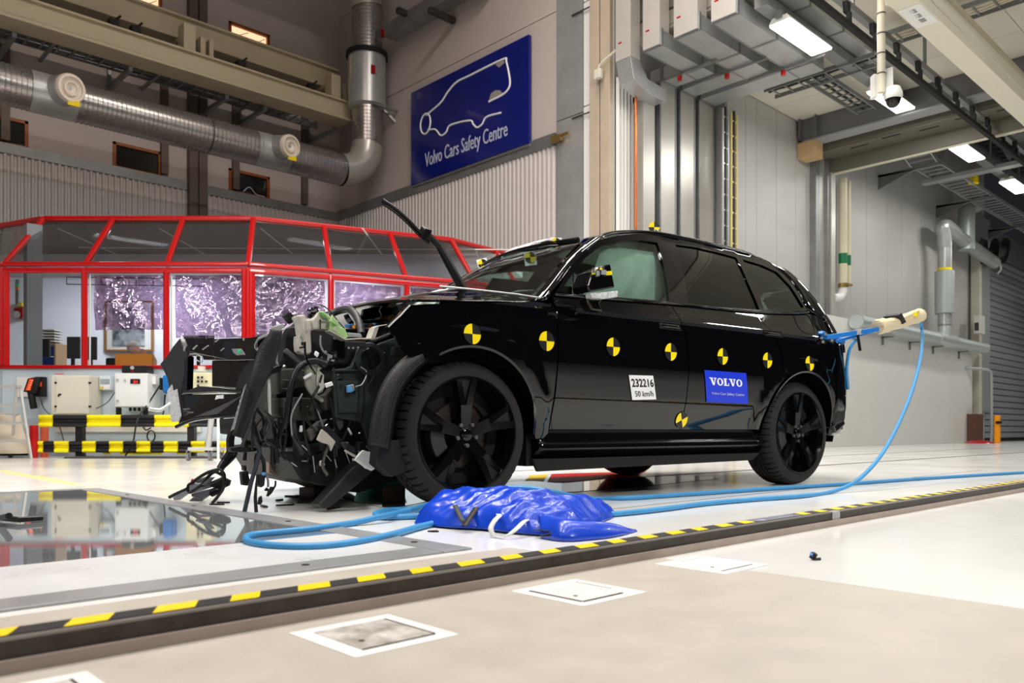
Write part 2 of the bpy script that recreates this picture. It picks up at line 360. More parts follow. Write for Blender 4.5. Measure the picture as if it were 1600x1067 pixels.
# ---- roller door with slats, jamb column
dx0 = pY(1541, 500, YR).x
dr = struct(MB().box2((dx0, YR+.12, 0), (dx0+9, YR+.16, 6.6)), 'door_1', mat('door_back', (70, 71, 74), .6))
slat = mat('grey_slat', (150, 153, 160), .42, .3, var=.06, vscale=1)
for k in range(29):
    z = .1+k*.222
    MB().prism([V((dx0, YR+.12, z)), V((dx0, YR+.05, z+.03)), V((dx0, YR+.03, z+.12)), V((dx0, YR+.06, z+.2)), V((dx0, YR+.12, z+.212))], (9, 0, 0)).build('door_slat', slat, dr)
MB().box2((dx0, YR+.02, 0), (dx0+9, YR+.12, .09)).build('bottom_seal', blackm, dr)
MB().box2((dx0-.2, YR-.1, 6.55), (dx0+9, YR+.12, 7.4)).build('shutter_box', mat('dark_grey_paint', (96, 97, 98), .5), dr)
jx = pY(1519, 600, YR).x
struct(MB().box2((jx+.02, YR-.12, 1.05), (dx0-.02, YR+.06, 7.6)), 'trim_3', mat('jamb_grey', (140, 146, 148), .5, .2), label='grey steel jamb beside the roller door')
struct(MB().box2((jx-.3, YR-.3, 0), (jx-.02, YR-.05, 6.2)), 'trim_4', mat('cream_jamb', (190, 188, 172), .5), label='narrow cream post beside the grey jamb')
# ---- low ceiling of square panels, dark roof behind the steel beam, high roof of the hall
ce = struct(MB().box2((XS+.1, -3, ZC+.06), (17.7, YR+.3, ZC+.3)), 'ceiling', ceil_m)
for i in range(5):
    for j in range(10):
        MB().box2((XS+.12+i*1.15, -3+j*1.2, ZC), (XS+.12+i*1.15+1.138, -3+j*1.2+1.188, ZC+.06)).build('ceiling_panel', ceil_m, ce)
roofd = mat('dark_roof', (58, 58, 62), .7)
rr_ = MB()
for i in range(34): rr_.box2((17.9+i*.55, -3, 9.6), (18.25+i*.55, YR+.3, 9.66))
rr_.box2((17.7, -3, 9.7), (46, YR+.3, 9.9))
struct(rr_, 'ceiling', roofd, label='dark ribbed sheet roof beyond the steel beam')
struct(MB().box2((-14, -14, 14), (XS+.3, 20, 14.2)).box2((XS+.1, -3, ZC+.35), (XS+.3, YR+.3, 14)), 'ceiling', mat('hall_roof', (168, 164, 158), .8), label='high roof of the hall above the frame')
nearw = mat('hall_dark_wall', (60, 58, 57), .7)
struct(MB().box2((-14.3, -14, 0), (-14, 20, 14)), 'wall_side', nearw)
struct(MB().box2((-14, -14.3, 0), (46, -14, 14)), 'wall_front', nearw)
struct(MB().box2((46, -14, 0), (46.3, 20, 14)), 'wall_far', nearw)
# ================================================================== SIGN
sA, sB = pX(642, 145, XS-.12), pX(826, 54, XS-.12); zb_ = pX(642, 290, XS-.12).z; zt_ = (sA.z+sB.z)/2
sg = thing('wall_sign', 'large blue wall sign with white van outline and words, over the corrugated sheet', 'sign', (XS-.1, (sA.y+sB.y)/2, zb_))
sblue = mat('sign_blue', (4, 20, 112), .22, coat=.2); swhite = mat('sign_white', (245, 246, 248), .4)
MB().box2((XS-.12, sB.y, zb_), (XS-.04, sA.y, zt_)).build('board', sblue, sg, bevel=.006)
MB().box2((XS-.1, sB.y+.01, zb_-.05), (XS-.06, sA.y-.01, zb_)).build('bottom_rail', galv, sg)
XF = XS-.125
def sp_(px, py): p = pX(px, py, XF); return p
def zz(x, y): return sp_(520+x/3.557, y/3.557)      # measured on an enlarged view
van = spl([zz(520, 640), zz(600, 570), zz(640, 510), zz(690, 455), zz(760, 420), zz(945, 330), zz(965, 345), zz(985, 450), zz(975, 495), zz(940, 528), zz(868, 565)], 6)
MB().tube(van, .022, 8).build('outline_tube', swhite, sg, smooth=60)
MB().tube(spl([zz(530, 722), zz(570, 720), zz(600, 752), zz(630, 735), zz(655, 695), zz(760, 670), zz(780, 690), zz(802, 708), zz(830, 690), zz(855, 650), zz(935, 627)], 6), .021, 8).build('outline_tube', swhite, sg, smooth=60)
cc = zz(515, 688); MB().tube([cc+V((0, math.cos(t*math.pi/12)*.19, math.sin(t*math.pi/12)*.235)) for t in range(25)], .021, 8).build('outline_tube', swhite, sg, smooth=60)
sgrey = mat('sign_grey', (150, 146, 140), .4)
MB().prism([zz(868, 562), zz(880, 520), zz(905, 502), zz(930, 502), zz(945, 520)], (-.01, 0, 0)).build('grey_patch', sgrey, sg)
MB().prism([zz(905, 358), zz(925, 376), zz(955, 350), zz(950, 335)], (-.01, 0, 0)).build('grey_patch', sgrey, sg)
tA, tB = zz(512, 930), zz(970, 752)
vs_, fs_ = text_mesh('Volvo Cars Safety Centre', (XF, tA.y, tA.z+.01), (0, -1, 0), (0, 0, 1), .46, .01, width=tA.y-tB.y)
MB().add(vs_, fs_).build('lettering', mat('sign_letters', (190, 196, 215), .4), sg)
# ================================================================== DUCT ON THE LEFT WALL
YD, ZD, RD = 16.9, 6.63, .36
duct = thing('ventilation_duct', 'long round spiral metal duct with white nozzles running along the left wall', 'duct', (8, YD, ZD))
spiral = mat('spiral_duct', (172, 168, 166), .28, .85, var=.12, vscale=2, rvar=.06)
def seamed(p0, p1, r, step=.085):
    p0, p1 = V(p0), V(p1); L = (p1-p0).length; n = max(2, int(L/step)); prof = []
    for i in range(n):
        h = i*L/n; prof += [(r, h), (r, h+L/n*.7), (r+.012, h+L/n*.78), (r+.012, h+L/n*.92)]
    prof.append((r, L)); return MB().lathe(prof, p0, p1-p0, 36)
xn = [pY(88, 130, YD).x, pY(427, 217, YD).x]
XV = 11.2
for p, q in ((-4, xn[0]-.45), (xn[0]+.3, 7.2), (7.22, xn[1]-.4), (xn[1]+.25, XV-.75)):
    seamed((p, YD, ZD), (q, YD, ZD), RD).build('spiral_section', spiral, duct, smooth=50)
for x in xn: MB().cyl((x-.46, YD, ZD), (x+.31, YD, ZD), RD+.012, n=36).build('smooth_collar', galv_l, duct, smooth=40)
noz = mat('nozzle_cream', (226, 214, 200), .45)
for x, z, r in ((xn[0]+.0, pY(88, 130, 16.3).z, .25), (xn[1]+.0, pY(427, 217, 16.3).z, .24)):
    c = V((x, YD-.2, ZD+.05)); ax = (V((.18, -1, -.12))).normalized()
    nb = MB().cyl(c, c+ax*.42, r+.03, r+.01, 28).build('nozzle_neck', galv_l, duct, smooth=40)
    e = c+ax*.42
    MB().lathe([(0, -.02), (.09, .03), (.1, .06), (.13, .06), (.14, .0), (.19, .02), (.2, .07), (r-.01, .07), (r+.012, .03), (r+.012, -.03)], e, ax, 28).build('nozzle_face', noz, nb, smooth=40)
    MB().box(e+V((.05, -.02, -r-.01)), (.2, .03, .1)).build('yellow_tag', yelf, nb)
def elbow(c, a0, a1, Rb, r, xa, za, n=6):
    pts = [c+xa*math.cos(a)*Rb+za*math.sin(a)*Rb for a in [a0+(a1-a0)*i/n for i in range(n+1)]]
    return MB().tube(pts, r, 30, cap=False)
X_, Z_ = V((1, 0, 0)), V((0, 0, 1))
elbow(V((XV-.75, YD, ZD+.75)), -math.pi/2, 0, .75, RD+.02, X_, Z_, 5).build('elbow', galv_s, duct, smooth=25)
zt1 = pX(585, 148, 10.9).z
seamed((XV, YD, ZD+.75), (XV, YD, zt1), RD).build('spiral_section', spiral, duct, smooth=50)
z2 = zt1+1.25
MB().lathe([(RD, -.05), (RD+.1, 0), (RD+.1, z2-zt1), (RD, z2-zt1+.05)], (XV, YD, zt1), Z_, 36).build('silencer', galv_l, duct, smooth=30)
MB().box((XV-.16, YD-RD-.09, zt1+.75), (.02, .03, .2)).box((XV-.13, YD-RD-.105, zt1+.75), (.11, .01, .2)).build('red_tag', red_p, duct)
MB().lathe([(RD+.12, -.05), (RD+.15, -.05), (RD+.15, .06), (RD+.12, .06)], (XV, YD, z2), Z_, 32, closed=True).build('clamp_ring', blackm, duct, smooth=30)
seamed((XV, YD, z2+.05), (XV, YD, 10.75), RD).build('spiral_section', spiral, duct, smooth=50)
elbow(V((XV-.8, YD, 10.75)), 0, math.pi/2, .8, RD+.02, X_, Z_, 5).build('elbow', galv_s, duct, smooth=25)
seamed((XV-.8, YD, 11.55), (4, YD, 11.55), RD).build('spiral_section', spiral, duct, smooth=50)
MB().box((XV+.3, YD-.25, 10.15), (.1, .1, .16)).build('red_alarm', red_p, duct)
MB().bar((XV+.3, YD-.2, zt1+.02), (XS, YD-.35, zt1-.3), .05, .05).bar((XV-.1, YD-.42, zt1-.04), (XS, YD-.45, zt1-.06), .04, .05).build('bracket', galv, duct)
# ================================================================== CRANE BEAMS, CABLE TRAY
def ibeam(name, p0, p1, w, h, m, label, cat, tf=.05, tw=.04, parent=None):
    p0, p1 = V(p0), V(p1); t = (p1-p0).normalized(); s_ = t.cross(Z_).normalized()
    mb = MB().bar(p0+Z_*(tf/2), p1+Z_*(tf/2), w, tf).bar(p0+Z_*(h-tf/2), p1+Z_*(h-tf/2), w, tf).bar(p0+Z_*(h/2), p1+Z_*(h/2), tw, h-2*tf)
    return mb.build(name, m, parent, bevel=.006, label=label, cat=cat)
cb = mat('crane_cream', (186, 174, 146), .5, var=.06, vscale=2)
YB1, YB2 = 17.6, 18.3
c1 = thing('crane_beam', 'upper cream steel crane beam along the left wall', 'beam', (6, YB2, 8.9))
zA0 = pY(530, 150, YB2).z; zA1 = pY(530, 118, YB2).z
MB().box2((-6, YB2-.2, zA0), (XV-.1, YB2+.2, zA1)).box2((-6, YB2-.3, zA1-.05), (XV-.1, YB2+.3, zA1)).box2((-6, YB2-.26, zA0), (XV-.1, YB2+.26, zA0+.06)).build('beam', cb, c1, bevel=.01)
c2 = thing('crane_beam', 'lower cream steel crane beam with black clips along the left wall', 'beam', (6, YB1, 8.0))
zB0 = pY(530, 192, YB1).z; zB1 = pY(530, 161, YB1).z
MB().box2((-6, YB1-.2, zB0), (XV-.15, YB1+.2, zB1)).box2((-6, YB1-.28, zB1-.05), (XV-.15, YB1+.28, zB1)).box2((-6, YB1-.3, zB0), (XV-.15, YB1+.3, zB0+.06)).build('beam', cb, c2, bevel=.01)
for p in (-60, 292, 520):
    x = pY(p, 90, YB1).x; k = MB()
    k.box2((x-.13, YB1-.16, zB1), (x+.13, YB1+.16, zA0+.1)).box2((x-.05, YB1-.05, zA0-.1), (x+.05, YL, zA0+.0))
    k.box2((x+.3, YB1, zB1), (x+.42, YB2-.1, zA0)).box2((x+.5, YB1, zB1), (x+.6, YB2-.1, zA0)); k.build('beam_bracket', cb, c2, bevel=.01)
for p, q in ((5, 8), (178, 62), (212, 72), (377, 118), (487, 152)):
    b = pY(p, q, YB1-.25); MB().box2((b.x-.09, YB1-.3, zB1), (b.x+.09, YB1-.12, zB1+.12)).bar((b.x, YB1-.2, zB1+.1), (b.x+.12, YB1-.3, zB1+.22), .03, .03).build('clip', blackm, c2)
tr = thing('cable_tray', 'grey metal cable tray on arms above the round duct', 'cable tray', (6, 18.5, 8.1))
zt0 = pY(513, 202, 18.6).z
for y in (18.25, 18.75): MB().box2((-6, y-.02, zt0-.02), (XV-.3, y+.02, zt0+.12)).build('side_rail', galv, tr)
k = MB()
for i in range(60): k.box2((-5.9+i*.28, 18.25, zt0-.02), (-5.86+i*.28, 18.75, zt0))
k.build('rungs', galv, tr, kind='stuff')
for i, y in enumerate((18.35, 18.45, 18.56, 18.66)):
    MB().tube(spl([(x, y+.02*math.sin(x*1.7+i), zt0+.03+.02*i % 3) for x in [-6+j*1.0 for j in range(17)]], 3), .028, 6).build('cable', mat('cable_grey', (92, 90, 86), .6), tr, smooth=60)
for p, q in ((8, 80), (185, 130), (333, 172), (392, 190), (500, 215)):
    b = pY(p, q, 18.5); MB().box2((b.x-.04, 17.75, zt0-.34), (b.x+.04, YL, zt0-.25)).box2((b.x-.03, YL-.08, zt0-.5), (b.x+.03, YL, zt0+.3)).build('arm', galv, tr)
for p, q in ((80, 90), (243, 138), (388, 172)): b = pY(p, q, 18.3); MB().box2((b.x-.03, 17.9, zt0-.12), (b.x+.03, YL, zt0-.06)).build('arm', galv, tr)
tk = thing('trunking', 'grey steel trunking on brackets above the blue sign', 'trunking', (XS-.4, 15, 11))
b0, b1 = pX(610, 8, XS-.35), pX(720, 0, XS-.35)
MB().box2((XS-.5, pX(700, 12, XS-.4).y-1.2, pX(665, 22, XS-.45).z), (XS-.15, YD-.6, pX(665, 22, XS-.45).z+.3)).build('channel', galv, tk)
for p in (640, 690): q = pX(p, 20, XS-.4); MB().box2((XS-.75, q.y-.06, q.z-.12), (XS-.04, q.y+.06, q.z+.0)).build('bracket', steel_d, tk)
MB().bar(pX(605, 50, XS-.05), pX(655, 18, XS-.05), .03, .03).build('conduit', steel_d, tk)
# ================================================================== CONTROL BOOTH (faceted glass room, red tube frame)
DB = 12.5
Qb = [cf(-11.28, 14.1, 0), cf(-7.835, DB, 0), cf(-4.055, DB, 0), cf(-.61, 14.12, 0), cf(1.83, 17.03, 0)]
def inset(Q, d):
    out = []
    for i, p in enumerate(Q):
        ns = []
        for a, b in ((i-1, i), (i, i+1)):
            if 0 <= a and b < len(Q): t = (Q[b]-Q[a]).normalized(); ns.append(Z_.cross(t))
        n = sum(ns, V((0, 0, 0))).normalized(); out.append(p+n*(d/max(.5, n.dot(ns[0]))))
    return out
Qt = inset(Qb, .8)
ZSI, ZTR, ZTO = 1.39, 2.93, 3.86
bo = thing('control_booth', 'faceted glass control booth framed in red tubes on a pale blue base wall', 'booth', (Qb[1]+Qb[3])/2)
base_m = mat('booth_base', (196, 210, 220), .5, var=.05, vscale=1.2)
pane_m = thin_glass('clear_pane', (.93, .95, .95), .05)
pane_r = thin_glass('slanted_pane', (.8, .82, .82), .1)
lt = lambda a, b, t: a+(b-a)*t
film_m = thin_glass('metal_film', (.42, .30, .47), .40, .07, .5, 6., (.86, .66, .80))
for i in range(4):
    a, b = Qb[i], Qb[i+1]; n = Z_.cross((b-a).normalized())
    MB().prism([a, b, b+n*.15, a+n*.15], (0, 0, ZSI-.05)).build('base_wall', base_m, bo)
    MB().prism([a-n*.012, b-n*.012, b, a], (0, 0, .07)).build('skirting', mat('skirting_grey', (150, 156, 160), .6), bo)
    MB().bar(lt(a, b, 0)+Z_*(ZSI-.02), b+Z_*(ZSI-.02), .1, .055).build('sill_rail', red_p, bo, bevel=.015)
    MB().bar(a+Z_*(ZTR-.075), b+Z_*(ZTR-.075), .09, .085).build('transom_rail', red_p, bo, bevel=.03)
    MB().bar(a+n*.02+Z_*(ZTR+.025), b+n*.02+Z_*(ZTR+.025), .09, .075).build('transom_rail', red_p, bo, bevel=.03)
    MB().bar(Qt[i]+Z_*ZTO, Qt[i+1]+Z_*ZTO, .1, .085).build('top_rail', red_p, bo, bevel=.03)
    for k in range(3):
        p, q = lt(a, b, k/3), lt(a, b, (k+1)/3); pt, qt = lt(Qt[i], Qt[i+1], k/3), lt(Qt[i], Qt[i+1], (k+1)/3)
        MB().prism([p+n*.03+Z_*ZSI, q+n*.03+Z_*ZSI, q+n*.03+Z_*(ZTR-.1), p+n*.03+Z_*(ZTR-.1)], n*.008).build('pane', pane_m, bo)
        MB().prism([p+n*.02+Z_*(ZTR+.05), q+n*.02+Z_*(ZTR+.05), qt+Z_*ZTO, pt+Z_*ZTO], n*.008).build('slanted_pane', pane_r, bo)
        if k or i: MB().bar(p+Z_*ZSI, p+Z_*(ZTR-.03), .085, .085).build('post', red_p, bo, bevel=.025)
        MB().bar(p+Z_*ZSI+n*.045+(b-a).normalized()*.06, p+Z_*(ZTR-.12)+n*.045+(b-a).normalized()*.06, .03, .02).build('pane_bead', white_p, bo)
        if k or i: MB().bar(p+n*.02+Z_*ZTR, pt+Z_*ZTO, .085, .085).build('rafter', red_p, bo, bevel=.025)
    for s_ in (-.055, .055):
        if i in (1, 2, 3): MB().bar(a+(b-a).normalized()*s_+Z_*ZSI, a+(b-a).normalized()*s_+Z_*(ZTR-.05), .07, .09).build('corner_post', red_p, bo, bevel=.02)
bw = mat('booth_wall', (226, 228, 236), .7); bc = mat('booth_ceiling', (122, 112, 104), .8)
inn = inset(Qb, .17); cpt = [p+V((0, 0, 0)) for p in inset(Qb, .9)]
back = [cf(1.3, 17.5, 0), cf(-8.6, 17.5, 0)]
MB().prism([cf(-8.6, 17.4, .5), cf(1.2, 17.4, .5), cf(1.2, 17.5, .5), cf(-8.6, 17.5, .5)], (0, 0, 3.4)).prism([cf(-8.6, 17.4, .5), cf(-10.9, 16.0, .5), cf(-10.9, 16.1, .5), cf(-8.6, 17.5, .5)], (0, 0, 3.4)).prism([cf(-10.4, 15.6, 3.32), cf(.2, 15.6, 3.32), cf(.2, 15.75, 3.32), cf(-10.4, 15.75, 3.32)], (0, 0, .46)).build('inner_wall', bw, bo)
poly = [p+Z_*3.78 for p in inset(Qb, .85)]+[cf(1.2, 17.45, 3.78), cf(-8.6, 17.45, 3.78), cf(-10.9, 16.0, 3.78)]
MB().prism(poly, (0, 0, .05)).build('inner_ceiling', bc, bo)
for j in range(4): MB().bar(cf(-7.6+j*1.7, 13.6, 3.775), cf(-7.6+j*1.7, 17.3, 3.775), .025, .01).build('ceiling_joint', white_p, bo)
MB().bar(cf(-8, 15.0, 3.77), cf(1, 15.2, 3.77), .03, .012).build('ceiling_joint', white_p, bo)
MB().prism([p+Z_*.5 for p in inn]+[cf(1.2, 17.4, .5), cf(-8.6, 17.4, .5), cf(-10.9, 16.0, .5)], (0, 0, .08)).build('inner_floor', mat('booth_floor', (120, 118, 116), .6), bo)
k = MB()
for z in (3.02, 3.15): k.bar(cf(-8, 14.6, z), cf(-5.6, 14.8, z), .014, .014)
for j in range(9): k.bar(cf(-8+j*.3, 14.6+j*.025, 3.02), cf(-8+j*.3, 14.6+j*.025, 3.15), .012, .012)
k.build('hanging_grid', black_pl, bo)
MB().bar(cf(-7.72, 13.1, .6), cf(-7.72, 13.1, 3.7), .22, .22).build('inner_column', mat('grey_column', (120, 124, 130), .6), bo)
lamp(*cf(-7.2, 16.3, 3.7), 1.4, .5, 80, (.93, .95, 1), name='booth_lamp'); lamp(*cf(-3.6, 16.5, 3.7), 1.2, .4, 40, (.96, .92, 1), name='booth_lamp'); lamp(*cf(-6.6, 14.1, 3.7), 1.2, .3, 26, (.93, .95, 1), name='booth_lamp'); lamp(*cf(-3.4, 14.4, 3.7), 1.2, .3, 14, (.96, .92, 1), name='booth_lamp')
# metallised film blinds hanging inside the panes
def film(i, k, z0, label):
    a, b = Qb[i], Qb[i+1]; n = Z_.cross((b-a).normalized()); p, q = lt(a, b, k/3+.025), lt(a, b, (k+1)/3-.02)
    rnd = random.Random(i*9+k)
    def P(u, v):
        w = .02*math.sin(u*9+v*2+k)+.016*math.sin(u*23+k*2+6*v)*(1-v)+.016*math.sin(v*7+u*5+i)+.008*abs(math.sin(u*17-v*11+k))+.003*rnd.random()
        return lt(p, q, u)+n*(.09+w)+Z_*(lt(z0, ZTR-.13, v))
    m_ = MB().grid(P, 44, 28)
    c = lt(p, q, .5)+n*.09
    m_.build('film_blind', film_m, None, smooth=180, fixn=False, label=label, cat='blind', group='metal film blinds in the booth windows', loc=c+Z_*z0)
film(1, 1, 1.955, 'wrinkled metal film blind above the grey haired person in the booth')
film(1, 2, 1.83, 'wrinkled metal film blind above the torn black bumper, left of the booth corner')
film(2, 0, 1.42, 'full height metal film blind right of the booth corner, over the broken silver casting')
film(2, 1, 1.42, 'full height metal film blind behind the green sprayed rail of the car')
film(2, 2, 1.42, 'rightmost metal film blind, mostly behind the raised bonnet')
# ---- inside the booth
def slab(name, px0, py0, px1, py1, d, t, m, label, cat, parent=None, bevel=.006, **k):
    a, b = pd(px0, py0, d), pd(px1, py1, d)
    q = [a, pd(px1, py0, d), b, pd(px0, py1, d)]
    return MB().prism(q, FW*t).build(name, m, parent, bevel=bevel, label=label, cat=cat, **k)
def dbox(mb, px0, py0, px1, py1, d, t): mb.prism([pd(px0, py0, d), pd(px1, py0, d), pd(px1, py1, d), pd(px0, py1, d)], FW*t); return mb
desk_m = mat('desk_top', (150, 128, 104), .5)
dk = thing('desk', 'long desk behind the booth windows, under the black monitors', 'desk', cf(-6.3, 13.8, .58))
MB().prism([cf(-7.7, 13.2, 1.38), cf(-4.6, 13.2, 1.38), cf(-4.6, 14.2, 1.38), cf(-7.7, 14.2, 1.38)], (0, 0, .04)).build('desk_top', desk_m, dk)
for L in (-7.6, -4.7): MB().bar(cf(L, 13.7, .58), cf(L, 13.7, 1.38), .05, .7, up=FW).build('desk_leg', black_pl, dk)
scr = mat('monitor_back', (34, 35, 38), .45)
for (x0, y0, x1, y1, d, lab) in ((42, 529, 77, 558, 13.5, 'dark monitor in front of the paper trays in the booth'), (104, 526, 124, 560, 13.3, 'black monitor just left of the second red post'),
                                (134, 526, 150, 562, 13.3, 'black monitor just right of the second red post'), (286, 524, 334, 552, 13.6, 'wide black monitor above the torn bumper in the third booth window')):
    t = thing('monitor', lab, 'monitor', pd((x0+x1)/2, y1+4, d+.05)); z = 1.42
    m_ = MB(); dbox(m_, x0, y0, x1, y1, d, .05); m_.build('screen_housing', scr, t, bevel=.01)
    c = pd((x0+x1)/2, y1, d+.08); MB().cyl(V((c.x, c.y, z)), c+Z_*.1, .03).cyl(V((c.x, c.y, z)), V((c.x, c.y, z+.015)), .11).build('stand', black_pl, t)
tp = thing('paper_tray_stack', 'white paper tray stack behind the dark monitor in the booth', 'tray', pd(73, 536, 14.1))
for j in range(5): m_ = MB(); dbox(m_, 63, 514+j*4.4, 85, 516+j*4.4, 14.0, .3); m_.build('tray', white_p, tp); m_ = MB(); dbox(m_, 64, 516.2+j*4.4, 83, 517.2+j*4.4, 14.02, .2); m_.build('paper', mat('grey_paper', (90, 92, 96), .7), tp)
cb_ = thing('bookcase', 'low wooden bookcase with blue files under the paper trays', 'bookcase', pd(74, 572, 14.2))
m_ = MB(); dbox(m_, 60, 536, 87, 538.5, 13.95, .35); dbox(m_, 84.5, 538, 87, 600, 13.95, .35); dbox(m_, 60, 538, 62, 600, 13.95, .35); m_.build('case', mat('pale_wood', (186, 152, 112), .5), cb_)
m_ = MB(); dbox(m_, 76, 541, 84, 556, 14.0, .25); m_.build('file', mat('file_blue', (24, 62, 150), .4), cb_); m_ = MB(); dbox(m_, 64, 558, 84, 575, 14.0, .25); m_.build('file', mat('file_blue', (24, 62, 150), .4), cb_)
t = thing('signal_post', 'thin grey indicator post with amber and green lamps in the booth', 'signal', pd(25, 470, 16.35)); m_ = MB(); dbox(m_, 24, 428, 28, 475, 16.3, .05); m_.build('pole', galv, t)
m_ = MB(); dbox(m_, 23.5, 448, 28, 452, 16.25, .05); m_.build('amber_lamp', mat('amber', (230, 130, 20), .3), t); m_ = MB(); dbox(m_, 23, 444, 28.5, 447, 16.25, .05); m_.build('green_lamp', mat('green_lamp', (60, 220, 120), .3), t)
t = thing('fire_notice', 'red fire notice with white symbol on the booth wall', 'notice', pd(29, 496, 16.4)); m_ = MB(); dbox(m_, 22, 481, 35, 497, 16.4, .2); m_.build('plate', red_p, t); m_ = MB(); m_.lathe([(0, 0), (.05, .002), (.075, 0)], pd(26, 491.5, 16.39), -FW, 12); m_.build('white_symbol', white_p, t)
slab('yellow_box', 26, 472, 34, 478, 16.4, .2, mat('yellow_box', (238, 205, 30), .5), 'small yellow box on the booth wall above the fire notice', 'box')
pf = thing('picture_frame', 'black and white picture in thin wooden frame on the booth wall', 'picture', pd(201, 548, 17.3))
m_ = MB(); dbox(m_, 163, 470, 239, 472, 17.3, .05); dbox(m_, 163, 546, 239, 548.5, 17.3, .05); dbox(m_, 163, 472, 166, 546, 17.3, .05); dbox(m_, 236, 472, 239, 546, 17.3, .05); m_.build('frame', mat('frame_wood', (150, 104, 52), .45), pf)
m_ = MB(); dbox(m_, 165, 471, 237, 547, 17.33, .01); m_.build('mount', white_p, pf)
m_ = MB(); dbox(m_, 176, 480, 226, 540, 17.31, .01); m_.build('print', mat('mono_print', (200, 205, 212), .5, var=.9, vscale=3.2, col2=(16, 18, 24)), pf)
t = thing('desk_screen', 'orange wood desk screen in front of the seated person', 'screen', pd(212, 580, 13)); m_ = MB(); dbox(m_, 180, 552.5, 238, 575, 13.0, .03); m_.prism([pd(238, 552.5, 13.0), pd(244, 562, 13.25), pd(244, 575, 13.25), pd(238, 575, 13.0)], FW*.03); m_.build('board', mat('orange_board', (220, 138, 36), .45), t)
# ---- seated person seen from behind: one skinned body
def skin_body(name, joints, edges, m, parent, sub=2):
    me = bpy.data.meshes.new(name); off = rootloc(parent)
    me.from_pydata([V(j[0])-off for j in joints], edges, [])
    o = bpy.data.objects.new(name, me); COL.objects.link(o); o.parent = parent
    md = o.modifiers.new('skin', 'SKIN'); md.use_smooth_shade = True
    for v_, j in zip(me.skin_vertices[0].data, joints): v_.radius = (j[1], j[2] if len(j) > 2 else j[1]); v_.use_root = False
    me.skin_vertices[0].data[0].use_root = True
    su = o.modifiers.new('sub', 'SUBSURF'); su.levels = sub; su.render_levels = sub
    me.materials.append(m); return o
pr = thing('person', 'grey haired person in dark clothes sitting behind the orange screen, hand raised to the face', 'person', pd(208, 700, 13.9))
hc = pd(209, 544, 13.75); RT_, FW_ = RT, FW
J = lambda dx, dd, dz: hc+RT_*dx+FW_*dd+Z_*dz
skinm = mat('skin', (226, 182, 162), .5); cloth = mat('dark_cloth', (26, 27, 32), .85)
body = skin_body('body', [(J(-.02, .02, -.78), .15, .13), (J(-.02, .03, -.5), .15, .12), (J(-.02, .03, -.3), .17, .12), (J(0, .02, -.17), .06), (J(-.2, .03, -.29), .075), (J(.18, .03, -.29), .075),
   (J(-.27, .1, -.52), .055), (J(-.12, .3, -.6), .045), (J(.28, .12, -.5), .055), (J(.17, .12, -.18), .042), (J(-.1, .2, -.8), .09), (J(-.12, .5, -.8), .075), (J(.08, .2, -.8), .09), (J(.1, .5, -.8), .075), (J(-.12, .52, -1.2), .05), (J(.1, .52, -1.2), .05)],
   [(0, 1), (1, 2), (2, 3), (2, 4), (2, 5), (4, 6), (6, 7), (5, 8), (8, 9), (0, 10), (10, 11), (0, 12), (12, 13), (11, 14), (13, 15)], cloth, pr)
hd = MB()
def head_pt(u, v):
    a = u*2*math.pi; b = (v-.5)*math.pi; x, y, z = math.cos(a)*math.cos(b), math.sin(a)*math.cos(b), math.sin(b)
    w = 1-.22*max(0, -z)**1.5
    return hc+RT_*(x*.098*w+ (.012 if z < 0 else 0))+FW_*(y*.078*w)+Z_*(z*.125-.01)
hd.grid(head_pt, 24, 16).tube([J(.0, .01, -.2), J(0, .01, -.08)], .055, 12)
hd.lathe([(0, .02), (.012, .012), (.02, -.004)], J(.1, .01, -.015), RT_, 8)                     # nose in profile
hd.lathe([(0, .004), (.022, .008), (.034, 0)], J(.0, -.076, -.012), -FW_, 10)                   # ear
hd.lathe([(0, .006), (.01, .002)], J(.075, -.055, .02), RT_*.6-FW_, 8).tube([J(.085, -.03, -.062), J(.07, -.055, -.064)], .007, 6)
h_o = hd.build('head', skinm, body, smooth=180)
MB().grid(lambda u, v: hc+(head_pt(u, .57+v*.43)-hc)*1.07+RT_*(-.012), 24, 9).grid(lambda u, v: hc+(head_pt(.34+.40*u, .34+v*.34)-hc)*1.06+RT_*(-.006), 12, 6).build('hair', mat('grey_hair', (205, 202, 196), .9, var=.3, vscale=30), body, smooth=180, solid=.012)
hb = MB(); hp = J(.13, .05, -.08)
hb.prism([hp+RT_*a+Z_*b for a, b in ((-.03, -.05), (.03, -.05), (.035, .03), (-.035, .035))], FW_*.025)
for j in range(4): a = -.027+j*.018; hb.tube([hp+RT_*a+Z_*.03+FW_*.012, hp+RT_*(a-.006)+Z_*(.06+.006*(j % 3))+FW_*.004, hp+RT_*(a-.02)+Z_*(.072)+FW_*(-.01)], [.0085, .008, .006], 7)
hb.tube([hp+RT_*.03+Z_*-.02+FW_*.01, hp+RT_*.05+Z_*.01, hp+RT_*.045+Z_*.035], [.01, .009, .007], 7)
hb.build('hand', skinm, body, smooth=50)
ch = thing('office_chair', 'black office chair carrying the grey haired person', 'chair', pd(209, 720, 13.85))
MB().box(J(-.02, .25, -.93), (.5, .5, .09)).build('seat', black_pl, ch, bevel=.03); MB().box(J(-.2, -.12, -.45), (.42, .07, .55), Matrix.Rotation(TH-math.pi/2, 3, 'Z')).build('backrest', black_pl, ch, bevel=.03); MB().cyl(J(-.02, .25, -.93), J(-.02, .25, -1.25), .03).build('stem', black_pl, ch)
